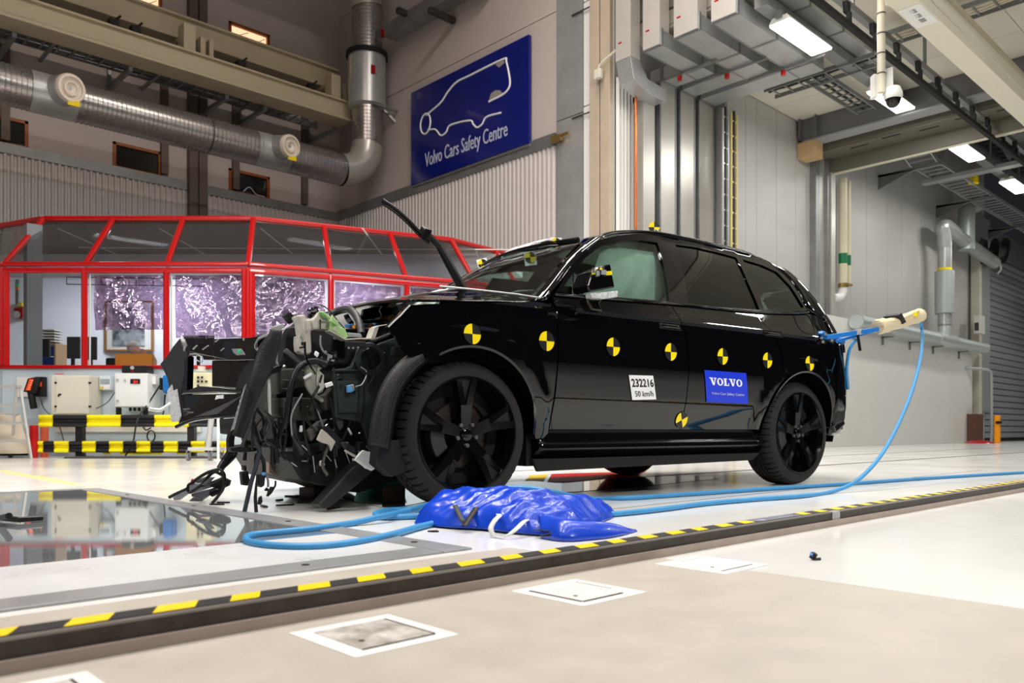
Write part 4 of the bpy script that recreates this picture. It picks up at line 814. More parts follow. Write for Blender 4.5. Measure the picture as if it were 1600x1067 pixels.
# ---- small things by the roller door
hb = pY(1524, 508, YR-.3); t = thing('wall_box', 'grey electric box on the cream post beside the roller door', 'box', hb); MB().box2((hb.x-.2, YR-.5, hb.z-.3), (hb.x+.3, YR-.3, hb.z+.3)).build('housing', mat('box_grey', (196, 196, 190), .5), t, bevel=.02); MB().box2((hb.x-.22, YR-.46, hb.z-.2), (hb.x-.2, YR-.34, hb.z+.05)).build('lid', steel_d, t)
rl = pY(1553, 392, YR-.5); t = thing('hose_reel', 'dark hose reel mounted high on the jamb by the roller door', 'reel', rl)
MB().lathe([(.1, 0), (.42, 0), (.42, .05), (.25, .06), (.25, .3), (.42, .31), (.42, .36), (.1, .36)], rl, V((.6, -.8, 0)), 24).build('drum', steel_d, t, smooth=40); MB().box2((rl.x-.7, YR-.35, rl.z-.5), (rl.x-.1, YR-.3, rl.z+.35)).bar((rl.x-.4, YR-.3, rl.z), rl, .08, .08).build('mount', steel_d, t)
MB().tube(spl([rl+V((0, -.1, -.3)), rl+V((.1, -.15, -.6)), rl+V((-.1, -.1, -.8))], 5), .06, 8).build('outlet', galv, t, smooth=50)
f0 = pz(1549, 691.2); yq = YR-.75
f0 = V((pY(1549, 650, yq).x, yq, 0)); t = thing('guard_rail', 'bent grey tube guard rail in front of the jamb', 'railing', f0)
zr = pY(1545, 577, yq).z
MB().tube(spl([(f0.x, yq, 0), (f0.x, yq, zr-.3), (f0.x-.12, yq+.02, zr-.06), (f0.x-.4, yq+.1, zr), (f0.x-1.3, YR-.3, zr+.02)], 6), .045, 10).build('tube', pg, t, smooth=50); MB().cyl((f0.x, yq, 0), (f0.x, yq, .02), .1, n=14).build('foot', pg, t)
bq = V((pY(1558, 670, YR-1.1).x, YR-1.1, 0)); bz = pY(1558, 649, YR-1.1).z; t = thing('bollard', 'orange bollard in front of the roller door', 'bollard', bq)
MB().cyl(bq, bq+Z_*bz, .09, n=18).build('tube', mat('bollard_orange', (255, 160, 8), .4), t, smooth=40, bevel=.02); MB().box(bq+V((-.05, -.06, bz-.22)), (.14, .14, .08)).build('black_mark', blackm, t)
wq = V((pY(1532, 670, YR-.62).x, YR-.62, 0)); tag(MB().box2((wq.x-.42, YR-.6, 0), (wq.x+.35, YR-.15, pY(1532, 647, YR-.6).z)).build('brown_plate', mat('brown_board', (92, 58, 44), .6, var=.15, vscale=5)), 'brown board at the foot of the grey jamb', 'board')
rq = V((pY(1527, 690, YR-.9).x, YR-.95, 0)); tag(MB().lathe([(0, .1), (.2, .09), (.38, .04), (.42, 0)], rq, Z_, 18).build('red_cover', red_p, smooth=50), 'low red cover on the floor before the brown board', 'cover')
# ---- trusses in the dark roof bay
tg = mat('truss_grey', (128, 130, 132), .5, .3)
xc = pz(1463, 280, 7.2).x
t = thing('truss_beam', 'grey roof truss crossing between the two farther luminaires', 'truss', (xc, 4, 7.2))
MB().box2((xc, -3, 7.16), (xc+.3, YR-.6, 7.26)).build('bottom_chord', sbl, t); MB().box2((xc, -3, 9.3), (xc+.3, YR-.1, 9.42)).build('top_chord', tg, t)
for j in range(5): MB().bar((xc+.15, 8.2-j*2.0, 7.26), (xc+.15, 7.2-j*2.0, 9.3), .12, .12).bar((xc+.15, 7.2-j*2.0, 9.3), (xc+.15, 6.2-j*2.0, 7.26), .12, .12).build('diagonal', tg, t)
t = thing('service_pipe', 'grey round service pipe under the dark roof above the long cable ladder', 'pipe', (30, 7.4, 8.2))
MB().cyl((20, 7.6, 8.3), (42, 7.6, 8.3), .22, n=16).build('pipe', galv, t, smooth=40); MB().cyl((22, 6.1, 8.0), (42, 6.1, 8.0), .3, n=16).build('pipe', galv, t, smooth=40)
yl = pz(1521, 287, 7.3); tag(MB().lathe([(0, .3), (.1, .3), (.14, 0), (0, 0)], yl, Z_, 12).build('yellow_beacon', yelf, smooth=40), 'small yellow beacon hanging below the far truss', 'beacon')
# ---- cream crane beam, busbar, camera pole
t = thing('crane_girder', 'long cream crane girder with a white label at the top right', 'beam', (14, 4.2, 6.0)); cg = mat('girder_cream', (214, 209, 190), .45)
MB().box2((9.2, 4.0, 6.0), (40, 4.33, 6.4)).build('girder', cg, t, bevel=.008)
MB().box2((9.2, 3.96, 6.38), (40, 4.37, 6.43)).build('top_plate', mat('olive_cream', (170, 164, 138), .5), t)
MB().box2((9.2, 3.985, 6.16), (40, 4.0, 6.22)).build('side_rib', cg, t)
lp = pz(1436, 24, 5.995); la = V((lp.x-.45, lp.y+.02, 5.996))
pl_ = MB().box2((lp.x-.32, 4.02, 5.994), (lp.x+.36, 4.3, 6.0)).build('label_plate', white_p, t)
t = thing('camera_pole', 'cream pole with bands carrying a white dome camera', 'camera', pd(1377, 150, 11)); P0 = pd(1377, 145, 11.0)
MB().cyl((P0.x, P0.y, P0.z), (P0.x, P0.y, ZC), .052, n=16).build('pole', cg, t, smooth=40)
for j in range(9): MB().cyl((P0.x, P0.y, P0.z+.25+j*.27), (P0.x, P0.y, P0.z+.265+j*.27), .056, n=16).build('band', steel_d, t)
MB().bar((P0.x, P0.y, P0.z+1.2), (P0.x+.2, 4.1, 6.1), .05, .05).build('stay', cg, t)
MB().prism([P0+RT*(-.1)+Z_*-.05, P0+RT*(-.04)+Z_*-.05, P0+RT*(-.04)+Z_*.26, P0+RT*(-.1)+Z_*.26], FW*.12).prism([P0+RT*.07+Z_*0, P0+RT*.17+Z_*.03, P0+RT*.16+Z_*.36, P0+RT*.07+Z_*.33], FW*.14).build('bracket_box', white_p, t, bevel=.008)
dc = P0+RT*.16-Z_*.06
MB().lathe([(0, .14), (.09, .13), (.12, .05), (.12, 0), (.105, -.03)], dc, Z_, 20).build('camera_body', white_p, t, smooth=40)
MB().lathe([(.1, -.03), (.085, -.09), (.05, -.13), (0, -.145)], dc, Z_, 20).build('dome', mat('dome_black', (20, 20, 22), .1), t, smooth=60)
t = thing('power_rail', 'black power rail hung from a grey channel, running diagonally across the top right', 'rail', (16, 5.4, 6.5))
MB().box2((9.5, 5.32, 6.46), (40, 5.4, 6.54)).build('rail', blackm, t); MB().box2((9.5, 5.42, 6.86), (40, 5.52, 6.96)).build('carrier', galv, t)
for j in range(26): x = 10.2+j*.95; MB().box2((x, 5.33, 6.54), (x+.07, 5.39, 6.7)).prism([V((x-.01, 5.36, 6.7)), V((x+.08, 5.36, 6.7)), V((x+.1, 5.36, 6.86)), V((x-.03, 5.36, 6.86))], (0, .07, 0)).build('hanger', blackm, t)
for x in (12.5, 15.5): MB().box2((x, 5.45, 6.96), (x+.05, 5.5, ZC)).build('ceiling_strut', galv, t)
ik = MB(); rs = random.Random(4)
for j in range(11):
    if j in (3, 7): continue
    x = lp.x-.22+j*.042; ik.box2((x, 4.12, 5.9925), (x+.026, 4.125+.06*rs.random()+.02, 5.994)); ik.box2((x+.008, 4.12, 5.9925), (x+.014, 4.2, 5.994))
ik.build('faded_print', mat('label_ink', (96, 98, 102), .6), pl_, kind='stuff')
# ================================================================== CAR
CS, SN, LC, DC = math.cos(math.radians(37.5)), math.sin(math.radians(37.5)), -.205, 4.13
CW = 1.96
def cr(s, w, z): return cf(LC+s*CS-w*SN, DC+s*SN+w*CS, z)          # car frame: s backwards, w inwards from the left side, z up
def cinv(px, py, w):
    r = (px-800)/FPX; s = (r*(DC+w*CS)-LC+w*SN)/(CS-r*SN); d = DC+s*SN+w*CS
    return s, CAMZ+(HOR-py)/FPX*d
def cw(px, py, w): s, z = cinv(px, py, w); return cr(s, w, z)
SD, WD = RT*CS+FW*SN, FW*CS-RT*SN                                   # car axes in the room
def interp(x, xs, ys):
    if x <= xs[0]: return ys[0]
    if x >= xs[-1]: return ys[-1]
    for i in range(len(xs)-1):
        if x <= xs[i+1]:
            h = xs[i+1]-xs[i]; t = (x-xs[i])/h
            m0 = (ys[i+1]-ys[max(i-1, 0)])/(xs[i+1]-xs[max(i-1, 0)]) if i else (ys[1]-ys[0])/h
            k = min(i+2, len(xs)-1); m1 = (ys[k]-ys[i])/(xs[k]-xs[i])
            return (2*t**3-3*t*t+1)*ys[i]+(t**3-2*t*t+t)*h*m0+(-2*t**3+3*t*t)*ys[i+1]+(t**3-t*t)*h*m1
KZ = [.15, .30, .40, .43, .50, .57, .60, .66, .73, .82, .92, 1.00, 1.06, 1.11, 1.15, 1.20, 1.30, 1.45, 1.60, 1.72]
KW = [.13, .10, .079, .0715, .0525, .033, .0275, .0185, .009, .002, 0, .004, .013, .032, .058, .080, .125, .20, .285, .37]
ZE = [.30, .50, .77, .97, 1.07, 1.18, 1.31, 1.45, 1.59, 1.68, 1.73, 1.80]; SE = [4.08, 4.14, 4.08, 4.02, 4.03, 4.03, 3.96, 3.86, 3.69, 3.52, 3.36, 3.2]
AF, AR = (.01, .375), (2.955, .375)
def W0(z): return interp(z, KZ, KW)
def Wf(s, z):
    w = W0(z)
    if s < -.1: w += .16*(-.1-s)**2
    for c_ in (AF, AR):
        r = math.hypot(s-c_[0], z-c_[1])
        if r < .59: t = min(1, (.59-r)/.08); w -= .018*t*t*(3-2*t)
    if 1.0 > s and z > 1.15: w += .10*(1.0-s)*min(1, (z-1.15)/.3)
    if s > 2.9:
        se = interp(z, ZE, SE); q = min(.99999, (s-2.9)/(se-2.9)); w = .98-(.98-w)*(1-q**3.4)**(1/2.5)
    return w
def csz(px, py, off=0.):
    w = .05
    for _ in range(60): s, z = cinv(px, py, w); w += .25*(Wf(min(s, 3.6), z)+off-w)
    return s, z
def inpoly(p, poly):
    c = False; x, y = p; n = len(poly)
    for i in range(n):
        x1, y1 = poly[i]; x2, y2 = poly[i-1]
        if (y1 > y) != (y2 > y) and x < (x2-x1)*(y-y1)/(y2-y1)+x1: c = not c
    return c
def resample(poly, st):
    out = []
    for i in range(len(poly)):
        a, b = poly[i], poly[(i+1) % len(poly)]; L = math.hypot(b[0]-a[0], b[1]-a[1]); n = max(1, int(math.ceil(L/st)))
        out += [(a[0]+(b[0]-a[0])*k/n, a[1]+(b[1]-a[1])*k/n) for k in range(n)]
    return out
ZROW = [.33, .37, .405, .43, .465, .50, .535, .57, .60, .63, .66, .695, .73, .775, .82, .87, .92, .96, 1.0, 1.03, 1.06, 1.085, 1.11, 1.15, 1.2]+[1.24+.04*i for i in range(14)]
def panel(name, outline, mats, parent, holes=(), off=0., thick=.02, st=.04, far=False, wf=None, **kw):
    wf = wf or Wf
    loops = [resample(outline, st)]+[resample(h, st) for h in holes]
    pts = []; ed = []
    for L in loops:
        o = len(pts); pts += [V(p) for p in L]; ed += [(o+i, o+(i+1) % len(L)) for i in range(len(L))]
    x0, x1 = min(p[0] for p in outline), max(p[0] for p in outline); y0, y1 = min(p[1] for p in outline), max(p[1] for p in outline)
    bd = list(pts); x = x0
    j = 0
    x = x0+st*.5
    while x < x1:
        for y in ZROW:
            if not y0 < y < y1: continue
            p = V((x, y))
            if inpoly(p, loops[0]) and not any(inpoly(p, h) for h in loops[1:]) and all((p-b).length_squared > (st*.45)**2 for b in bd): pts.append(p)
        x += st
    vv, _, ff, *_r = delaunay_2d_cdt(pts, ed, [], 0, 1e-6)
    tris = [f for f in ff if inpoly(sum((vv[i] for i in f), V((0, 0)))/3, loops[0]) and not any(inpoly(sum((vv[i] for i in f), V((0, 0)))/3, h) for h in loops[1:])]
    fw = (lambda w: CW-w) if far else (lambda w: w)
    n = len(vv); ws = [wf(p[0], p[1])+off for p in vv]
    m_ = MB()
    F3 = [cr(p[0], fw(w), p[1]) for p, w in zip(vv, ws)]; B3 = [cr(p[0], fw(w+thick), p[1]) for p, w in zip(vv, ws)]
    cnt = {}
    for f in tris:
        for a, b in ((f[0], f[1]), (f[1], f[2]), (f[2], f[0])): cnt.setdefault((min(a, b), max(a, b)), []).append((a, b))
    side = [v_[0] for v_ in cnt.values() if len(v_) == 1]
    # analytic normals keep the reflections clean
    e = .004; nor = []
    for p in vv:
        s_, z_ = p[0], p[1]; ds = (wf(s_+e, z_)-wf(s_-e, z_))/(2*e); dz = (wf(s_, z_+e)-wf(s_, z_-e))/(2*e)
        k = -1 if not far else 1
        nn = (WD*k)+(SD*ds)+(Z_*dz); nor.append(nn.normalized())
    m_.add(F3+B3, [tuple(f) if not far else tuple(f)[::-1] for f in tris]+[tuple(i+n for i in f)[::-1] for f in tris]+[(a, b, b+n, a+n) for a, b in side])
    o = m_.build(name, mats, parent, fixn=True, **kw)
    me = o.data; nt_ = len(tris); ln = [(0, 0, 0)]*len(me.loops)
    for p in me.polygons:
        if p.index < nt_:
            for li in p.loop_indices: ln[li] = nor[me.loops[li].vertex_index]
    me.shade_smooth(); me.set_sharp_from_angle(angle=math.radians(50)); me.normals_split_custom_set(ln)
    return o
P = lambda *pp: [csz(a, b) for a, b in pp]
paint = mat('black_paint', (4, 4, 6), .035, spec=.6)
gloss_b = mat('gloss_black', (8, 8, 9), .12, spec=.5)
rough_b = mat('grained_black', (17, 17, 18), .5, bump=.1, bscale=200)
rubber = mat('tyre_rubber', (30, 29, 28), .72, var=.25, vscale=14, bump=.06, bscale=90)
chrome = mat('bright_metal', (210, 212, 214), .15, .9)
inner_g = mat('inner_body_paint', (46, 55, 52), .35, coat=.3)
int_d = mat('interior_dark', (24, 25, 25), .8); int_g = mat('interior_grey', (92, 98, 96), .9); bag = mat('airbag_fabric', (176, 190, 184), .9, bump=.3, bscale=14)
gl_f = thin_glass('front_glass', (.80, .88, .84), .04); gl_d = thin_glass('privacy_glass', (.14, .155, .155), .04); gl_w = thin_glass('windscreen_glass', (.66, .78, .73), .09)
gl_q = thin_glass('quarter_glass', (.42, .5, .46), .04)
car = thing('car', 'glossy black SUV with a torn off front end standing in the hall', 'car', cr(1.45, .98, 0))
ZSILL = .405
AF, AR = (.01, .375), (2.955, .375)
def arc(c, r, a0, a1, n=14): return [(c[0]+r*math.cos(math.radians(a0+(a1-a0)*i/n)), c[1]+r*math.sin(math.radians(a0+(a1-a0)*i/n))) for i in range(n+1)]
# ---- side panels
sF = csz(871, 560)[0]; sM = csz(1077, 560)[0]
belt = P((868, 459), (960, 466), (1062, 474), (1110, 479), (1180, 486), (1240, 488), (1262, 487))
def bz(s): return interp(s, [p[0] for p in belt], [p[1] for p in belt])-.012
def gapcurve(s, zs, sh=(0, 0, 0, 0)): return [(s+a, z) for a, z in zip(sh, zs)]
fender = P((637, 477), (668, 475), (720, 474), (780, 473), (836, 471), (862, 476))
rear_f = [(sF-.012-.01, 1.09), (sF-.004, 1.0), (sF, .85), (sF-.004, .6), (sF-.008, .34)]
panel('fender', fender+[(sF-.03, 1.13)]+rear_f+[(AF[0]+.50, .30)]+arc(AF, .455, 0, 118)+P((640, 556), (616, 524), (604, 511)), paint, car, st=.03)
sq = csz(1218, 525)[0]
fd = [(sF+.006, bz(sF)), *[(x, bz(x)) for x in (sF+.3, sF+.6, sF+.9)], (sM-.085, bz(sM-.08)), (sM-.06, 1.1), (sM-.03, .98), (sM-.005, .8), (sM+.0, .6), (sM-.004, ZSILL), (sF+.004, ZSILL), (sF+.008, .6), (sF+.008, .85), (sF+.004, 1.0)]
panel('front_door', fd, paint, car, st=.04)
rd_ = [(sM-.076, bz(sM)), *[(x, bz(x)) for x in (sM+.2, sM+.5)], (sM+.80, bz(sM+.80)), (sq-.1, 1.12), (sq-.03, 1.0), (sq+.01, .9), (sq+.0, .84)]+[p for p in arc(AR, .475, 118, 178)]+[(AR[0]-.475, ZSILL), (sM+.004, ZSILL), (sM+.008, .6), (sM+.003, .8), (sM-.022, .98), (sM-.052, 1.1)]
panel('rear_door', rd_, paint, car, st=.04)
sT = 3.40
qp = [(sM+.81, bz(sM+.81)), (sM+1.1, bz(3)), (3.15, bz(3.15)), (sT, bz(3.15)-.01), (sT, .9), (sT, .55), (sT, .40)]+[p for p in arc(AR, .455, 3, 117)]+[(sq+.012, .84), (sq+.02, .9), (sq-.02, 1.0), (sq-.09, 1.12)]
panel('quarter_panel', qp, paint, car, st=.035)
# sill cladding with its own section
WSP = [(.405, .088), (.40, .083), (.36, .076), (.338, .070), (.330, .052), (.325, .047), (.30, .044), (.292, .05), (.286, .072), (.25, .105), (.225, .15)]
sl0, sl1 = AF[0]+.47, AR[0]-.475
MB().grid(lambda u, v: (lambda k: cr(sl0+(sl1-sl0)*u+(.07*min(1, k/10) if u > .99 else 0), WSP[k][1], WSP[k][0]))(int(round(v*10))), 40, 10).build('sill_cladding', gloss_b, car, smooth=40, solid=.006)
panel('rocker_underside', [(AF[0]+.46, .24), (AR[0]-.42, .24), (AR[0]-.5, .19), (AF[0]+.5, .17)], rough_b, car, wf=lambda s, z: .09, st=.08)
# ---- arch trims
for c, nm, a0, a1 in ((AF, 'arch_trim', 0, 118), (AR, 'arch_trim', 0, 180)):
    A = arc(c, .455, a0, a1, 24); B = arc(c, .443, a0, a1, 24)
    m_ = MB(); n = len(A)
    m_.add([cr(s, Wf(s, z)-.006, z) for s, z in A]+[cr(s, Wf(*A[i])+.0, z) for i, (s, z) in enumerate(B)]+[cr(s, Wf(*A[i])+.3, z) for i, (s, z) in enumerate(B)], [(i, i+1, i+1+n, i+n) for i in range(n-1)]+[(i+n, i+n+1, i+1+2*n, i+2*n) for i in range(n-1)])
    m_.build(nm, gloss_b, car, smooth=50)
    D = arc(c, .43, -15, 195, 30); n = len(D)
    MB().add([cr(s, .12, z) for s, z in D]+[cr(s, .42, z) for s, z in D], [(i, i+1, i+1+n, i+n) for i in range(n-1)]+[tuple(range(n, 2*n))]).build('wheel_well', rough_b, car, smooth=50) if c is AR else None
# ---- greenhouse: painted frame with window openings, glass set in
roofl = P((868, 459), (885, 428), (908, 398), (930, 380), (955, 370), (1000, 366), (1040, 369), (1085, 377), (1130, 387), (1166, 396), (1196, 407), (1222, 424), (1245, 450), (1264, 484))
up_ = roofl+[(s, bz(s)+.004) for s in (3.05, 2.8, 2.4, 2.0, 1.6, 1.2, .9, .7)]
w1 = P((873, 458), (893, 431), (915, 402), (938, 385), (962, 377), (1000, 375.5), (1027, 379), (1038, 420), (1046, 471), (960, 464))
w2 = P((1055, 382), (1085, 386), (1120, 394), (1150, 402), (1168, 440), (1187, 484), (1130, 480), (1076, 475))
w3_ = P((1160, 405), (1190, 414), (1214, 425), (1236, 448), (1256, 480), (1240, 484), (1194, 484))
panel('side_window_frame', up_, paint, car, holes=[w1, w2, w3_], st=.03, thick=.03)
def grow(poly, d):
    c = (sum(p[0] for p in poly)/len(poly), sum(p[1] for p in poly)/len(poly)); out = []
    for p in poly: L = math.hypot(p[0]-c[0], p[1]-c[1]); out.append((p[0]+(p[0]-c[0])/L*d, p[1]+(p[1]-c[1])/L*d))
    return out
panel('front_window', grow(w1, .012), gl_f, car, off=.012, thick=.004, st=.06)
panel('rear_window', grow(w2, .012), gl_d, car, off=.012, thick=.004, st=.06)
panel('quarter_window', grow(w3_, .012), gl_q, car, off=.012, thick=.004, st=.06)
MB().tube([cr(s, Wf(s, z)-.004, z) for s, z in [csz(p, q) for p, q in ((896, 429), (896, 462))]], .012, 6).build('window_divider', gloss_b, car)
strip_b = [cr(s, Wf(s, bz(s))-.008, bz(s)+.004) for s in [sF+.02+i*.06 for i in range(44)] if s < 3.22]
MB().tube(strip_b, .008, 6).build('belt_moulding', gloss_b, car, smooth=60)
# far side: same shell mirrored, without the small things
panel('far_side_panel', [(.45, 1.05)]+[(s, bz(s)) for s in (.7, 1.2, 1.8, 2.4, 3.0, 3.25)]+[(3.3, .4), (.5, .3)], paint, car, far=True, st=.09)
panel('far_window_frame', up_, paint, car, holes=[w1, w2, w3_], st=.06, thick=.03, far=True)
for w_, g_ in ((w1, gl_f), (w2, gl_q), (w3_, gl_q)): panel('far_window', grow(w_, .012), g_, car, off=.012, thick=.004, st=.1, far=True)
# ---- roof, pillars, windscreen
rt = [p for p in roofl if p[0] > 1.0 and p[1] > 1.45]
s0r, s1r = 1.17, rt[-1][0]-.02
def rz(s): return interp(s, [p[0] for p in rt], [p[1] for p in rt])
def roofP(u, v):
    v2 = v; b = math.sin(math.pi*v2); s = s0r+(s1r-s0r)*u-.10*b*(1-u)+.45*b**.5*u**4
    ze = rz(min(max(s, rt[0][0]), rt[-1][0])); wE = Wf(min(s, s1r), ze)
    w = wE+(CW-2*wE)*v2; return cr(s, w, ze+.055*(b**.7)*(1-.45*u)-.053*b*max(0, .25-u)*4)
MB().grid(roofP, 40, 30).build('roof', paint, car, smooth=180, solid=.012, fixn=False)
railp = [(s, rz(s)+.012*min(1, 6*(s-1.2), 6*(3.05-s)) if 1.2 < s < 3.05 else rz(s)) for s in [1.2+i*.0617 for i in range(31)]]
for far in (0, 1):
    f_ = (lambda w: CW-w) if far else (lambda w: w)
    MB().tube([cr(s, f_(Wf(s, z)+.06), z+.012) for s, z in railp], .018, 8).build('roof_rail', gloss_b, car, smooth=60)
    A = [(.50, .12, 1.115), (.66, .155, 1.225), (.86, .21, 1.39), (1.05, .27, 1.52), (1.22, .325, 1.615)]
    B = [(.47, .17, 1.10), (.62, .215, 1.22), (.82, .27, 1.385), (1.0, .335, 1.515), (1.15, .40, 1.61)]
    A, B = spl(A, 6), spl(B, 6); m_ = MB(); n = len(A)
    oa = [cr(s, f_(Wf(s, z)), z) for s, w, z in A]; ob = [cr(p.x, f_(p.y), p.z) for p in B]
    om = [(a+b)/2+(a-b).cross(SD).normalized()*0+Z_*.004-SD*.004 for a, b in zip(oa, ob)]
    m_.add(oa+om+ob, [(i, i+1, i+1+n, i+n) for i in range(n-1)]+[(i+n, i+n+1, i+1+2*n, i+2*n) for i in range(n-1)])
    m_.build('windscreen_pillar', paint, car, smooth=70, solid=.015)
def screenP(u, v):
    b = math.sin(math.pi*u)
    q = spl([(.47, .17, 1.10), (.62, .215, 1.22), (.82, .27, 1.385), (1.0, .335, 1.515), (1.15, .40, 1.61)], 6); p = q[min(int(v*24), 24)]
    s = p.x-(.17-.06*v)*b; w = p.y+(CW-2*p.y)*u
    return cr(s, w, p.z+.002*b*v)
MB().grid(screenP, 24, 24).build('windscreen', gl_w, car, smooth=180)
scr_top = [screenP(i/24, .99)+Z_*.004 for i in range(25)]
MB().tube([screenP(i/24, 1.0)+Z_*.0 for i in range(1, 24)], .02, 6).build('windscreen_header', gloss_b, car, smooth=60)
# ---- tail wrap round the rear corner
ZT = [.36, .42, .50, .58, .66, .75, .85, .95, 1.03, 1.10, 1.18, 1.24, 1.30, 1.36, 1.42, 1.48, 1.54, 1.60, 1.66]
re_ = [p for p in roofl[-4:]][::-1]
TZ = [.3, bz(3.2)-.02]+[max(p[1], bz(3.2)) for p in re_]; TS = [sT-.01, sT-.01]+[p[0]-.012 for p in re_]
def tailP(u, v):
    i = v*(len(ZT)-1); k = min(int(i), len(ZT)-2); z = ZT[k]+(ZT[k+1]-ZT[k])*(i-k)
    st_ = interp(z, TZ, TS); se = interp(z, ZE, SE)
    q = math.sin(u*math.pi/2)**.8; s = st_+(se-st_)*q*.9995; w = Wf(s, z)
    return s, w, z
for far in (0, 1):
    MB().grid(lambda u, v: (lambda t: cr(t[0], CW-t[1] if far else t[1], t[2]))(tailP(u, v)), 20, 51).build('tail_panel', paint, car, smooth=180, solid=.01, fixn=False)
MB().grid(lambda u, v: cr(interp(.30+.12*v, ZE, SE)-.02, .45+1.06*u, .30+.12*v), 10, 4).build('rear_valance', gloss_b, car, solid=.01)
tl = mat('tail_lamp', (120, 8, 10), .15, coat=.5)
m_ = MB()
for za, zb2 in ((1.02, 1.17),):
    m_.grid(lambda u, v: (lambda t: cr(t[0]+.006, t[1]-.012*(1-u), t[2]))((lambda z: (lambda s: (s, Wf(s, z), z))(3.70+(interp(z, ZE, SE)-3.70)*.97*u))(za+(zb2-za)*v)), 8, 6)
m_.build('tail_lamp', mat('smoked_lens', (26, 6, 8), .06, coat=.6), car, smooth=60, solid=.012)
# rear bumper corner, crumpled silver lower tip
bm_ = [cw(p, q, w) for p, q, w in ((1303, 632, .04), (1312, 606, .06), (1320, 615, .1), (1321, 650, .12), (1317, 672, .1), (1305, 672, .05))]
MB().prism(bm_, WD*.12+SD*-.05).build('bumper_corner', mat('scuffed_dark', (46, 46, 48), .3, .4, var=.4, vscale=20), car, bevel=.01)
MB().prism([cw(p, q, w) for p, q, w in ((1303, 664, .03), (1319, 656, .1), (1321, 663, .1), (1307, 676, .04))], WD*.12-Z_*.02).build('exhaust_trim', mat('dark_chrome', (90, 90, 92), .12, .9), car, bevel=.008)
ch_ = [cw(p, q, .1) for p, q in ((1316, 520), (1309, 548), (1314, 570), (1308, 590), (1314, 612), (1321, 618))]
MB().tube(spl(ch_, 5), .006, 6).tube(spl([p+SD*.03-Z_*.03 for p in ch_[:5]], 5), .004, 6).build('torn_edge', chrome, car, smooth=60)
# ---- handles, flap, markers, stickers
def onside(px, py, off=0): s, z = csz(px, py); return cr(s, Wf(s, z)+off, z), s, z
for a, b, c_, d_ in ((1030, 503, 1063, 515), (1193, 516, 1221, 526)):
    s0, z1 = csz(a, b); s1, z0 = csz(c_, d_); z1 -= .004
    h = MB().grid(lambda u, v: cr(s0+(s1-s0)*u, Wf(s0+(s1-s0)*u, z0+(z1-z0)*v)-.003-.012*math.sin(math.pi*v)**.5*min(1, 8*u, 8*(1-u)), z0+(z1-z0)*v), 14, 8).build('door_handle', gloss_b, car, smooth=180)
    MB().tube([cr(s0+(s1-s0)*u, Wf(s0+(s1-s0)*u, z)-.004, z) for u, z in ((-.03, z0-.006), (1.03, z0-.006), (1.03, z1+.006), (-.03, z1+.006), (-.03, z0-.006))], .003, 5).build('handle_recess', mat('gap_black', (4, 4, 4), .9), h)
sa, za = csz(1254, 498); fl_ = [(sa+.11*math.copysign(abs(math.cos(t))**.7, math.cos(t)), za-.03+.09*math.copysign(abs(math.sin(t))**.7, math.sin(t))) for t in [i*math.pi/14 for i in range(29)]]
MB().tube([cr(s, Wf(s, z)-.0015, z) for s, z in fl_], .003, 5).build('charge_flap_gap', MATS['gap_black'], car, smooth=60)
yk = mat('marker_yellow', (250, 222, 8), .4); kk = mat('marker_black', (22, 22, 22), .45)
def target(c, u, v, r, parent, name='target_marker', k0=1):
    n_ = u.cross(v).normalized(); m_ = MB()
    if n_.dot(c-C0) > 0: n_ = -n_
    for q in range(4):
        m_.mi((q+k0) % 2); a0 = q*math.pi/2
        m_.add([c+n_*.003]+[c+n_*.003+u*math.cos(a0+i*math.pi/16)*r+v*math.sin(a0+i*math.pi/16)*r for i in range(9)], [(0, i, i+1) for i in range(1, 9)])
    return m_.build(name, [yk, kk], parent, fixn=False)
for px, py in ((737, 522), (853, 533), (957, 542), (1047, 550), (1128, 557), (1198, 563), (1264, 568), (1064, 656)):
    c, s, z = onside(px, py, -.004); u = (cr(s+.02, Wf(s+.02, z), z)-cr(s-.02, Wf(s-.02, z), z)).normalized(); v = (cr(s, Wf(s, z+.02), z+.02)-cr(s, Wf(s, z-.02), z-.02)).normalized()
    if z < .6: u, v = (u*.9+v*.43).normalized(), (v*.9-u*.43).normalized()
    target(c, u, v, .052 if px < 760 else .054, car)
def sticker(name, m, pts, parent):
    s_ = [csz(a, b) for a, b in pts]; na = 8
    def Q(u, v):
        a = lt(V((*s_[0], 0)), V((*s_[1], 0)), u); b = lt(V((*s_[3], 0)), V((*s_[2], 0)), u); p = lt(b, a, v); return cr(p.x, Wf(p.x, p.y)-.005, p.y)
    o = MB().grid(Q, na, na).build(name, m, parent, smooth=180, fixn=False); return o, Q
def stext(txt, Q, u0, u1, v0, v1, m, parent, bold=0., polys=None):
    vs_, fs_ = polys if polys else text_mesh(txt, (0, 0, 0), (1, 0, 0), (0, 1, 0), 1, .001, bold=bold)
    xs = [p.x for p in vs_]; ys = [p.y for p in vs_]; x0, x1, y0, y1 = min(xs), max(xs), min(ys), max(ys)
    def f(p): q = Q(u0+(u1-u0)*(p.x-x0)/(x1-x0), v0+(v1-v0)*(p.y-y0)/(y1-y0)); return q-WD*.0025
    return MB().add([f(p) for p in vs_], fs_).build('lettering', m, parent)
stw = mat('sticker_white', (240, 240, 242), .5); stb = mat('sticker_blue', (8, 52, 214), .35); ink = mat('ink_black', (16, 16, 18), .5)
o, Q = sticker('number_sticker', stw, ((981.5, 586), (1019.5, 587), (1024.5, 624), (987, 625)), car)
stext('232216', Q, .06, .96, .52, .86, ink, o, .02); stext('50 km/h', Q, .14, .9, .13, .36, ink, o, .005)
o, Q = sticker('blue_sticker', stb, ((1099.5, 578), (1165, 583), (1168, 631), (1103, 628)), car)
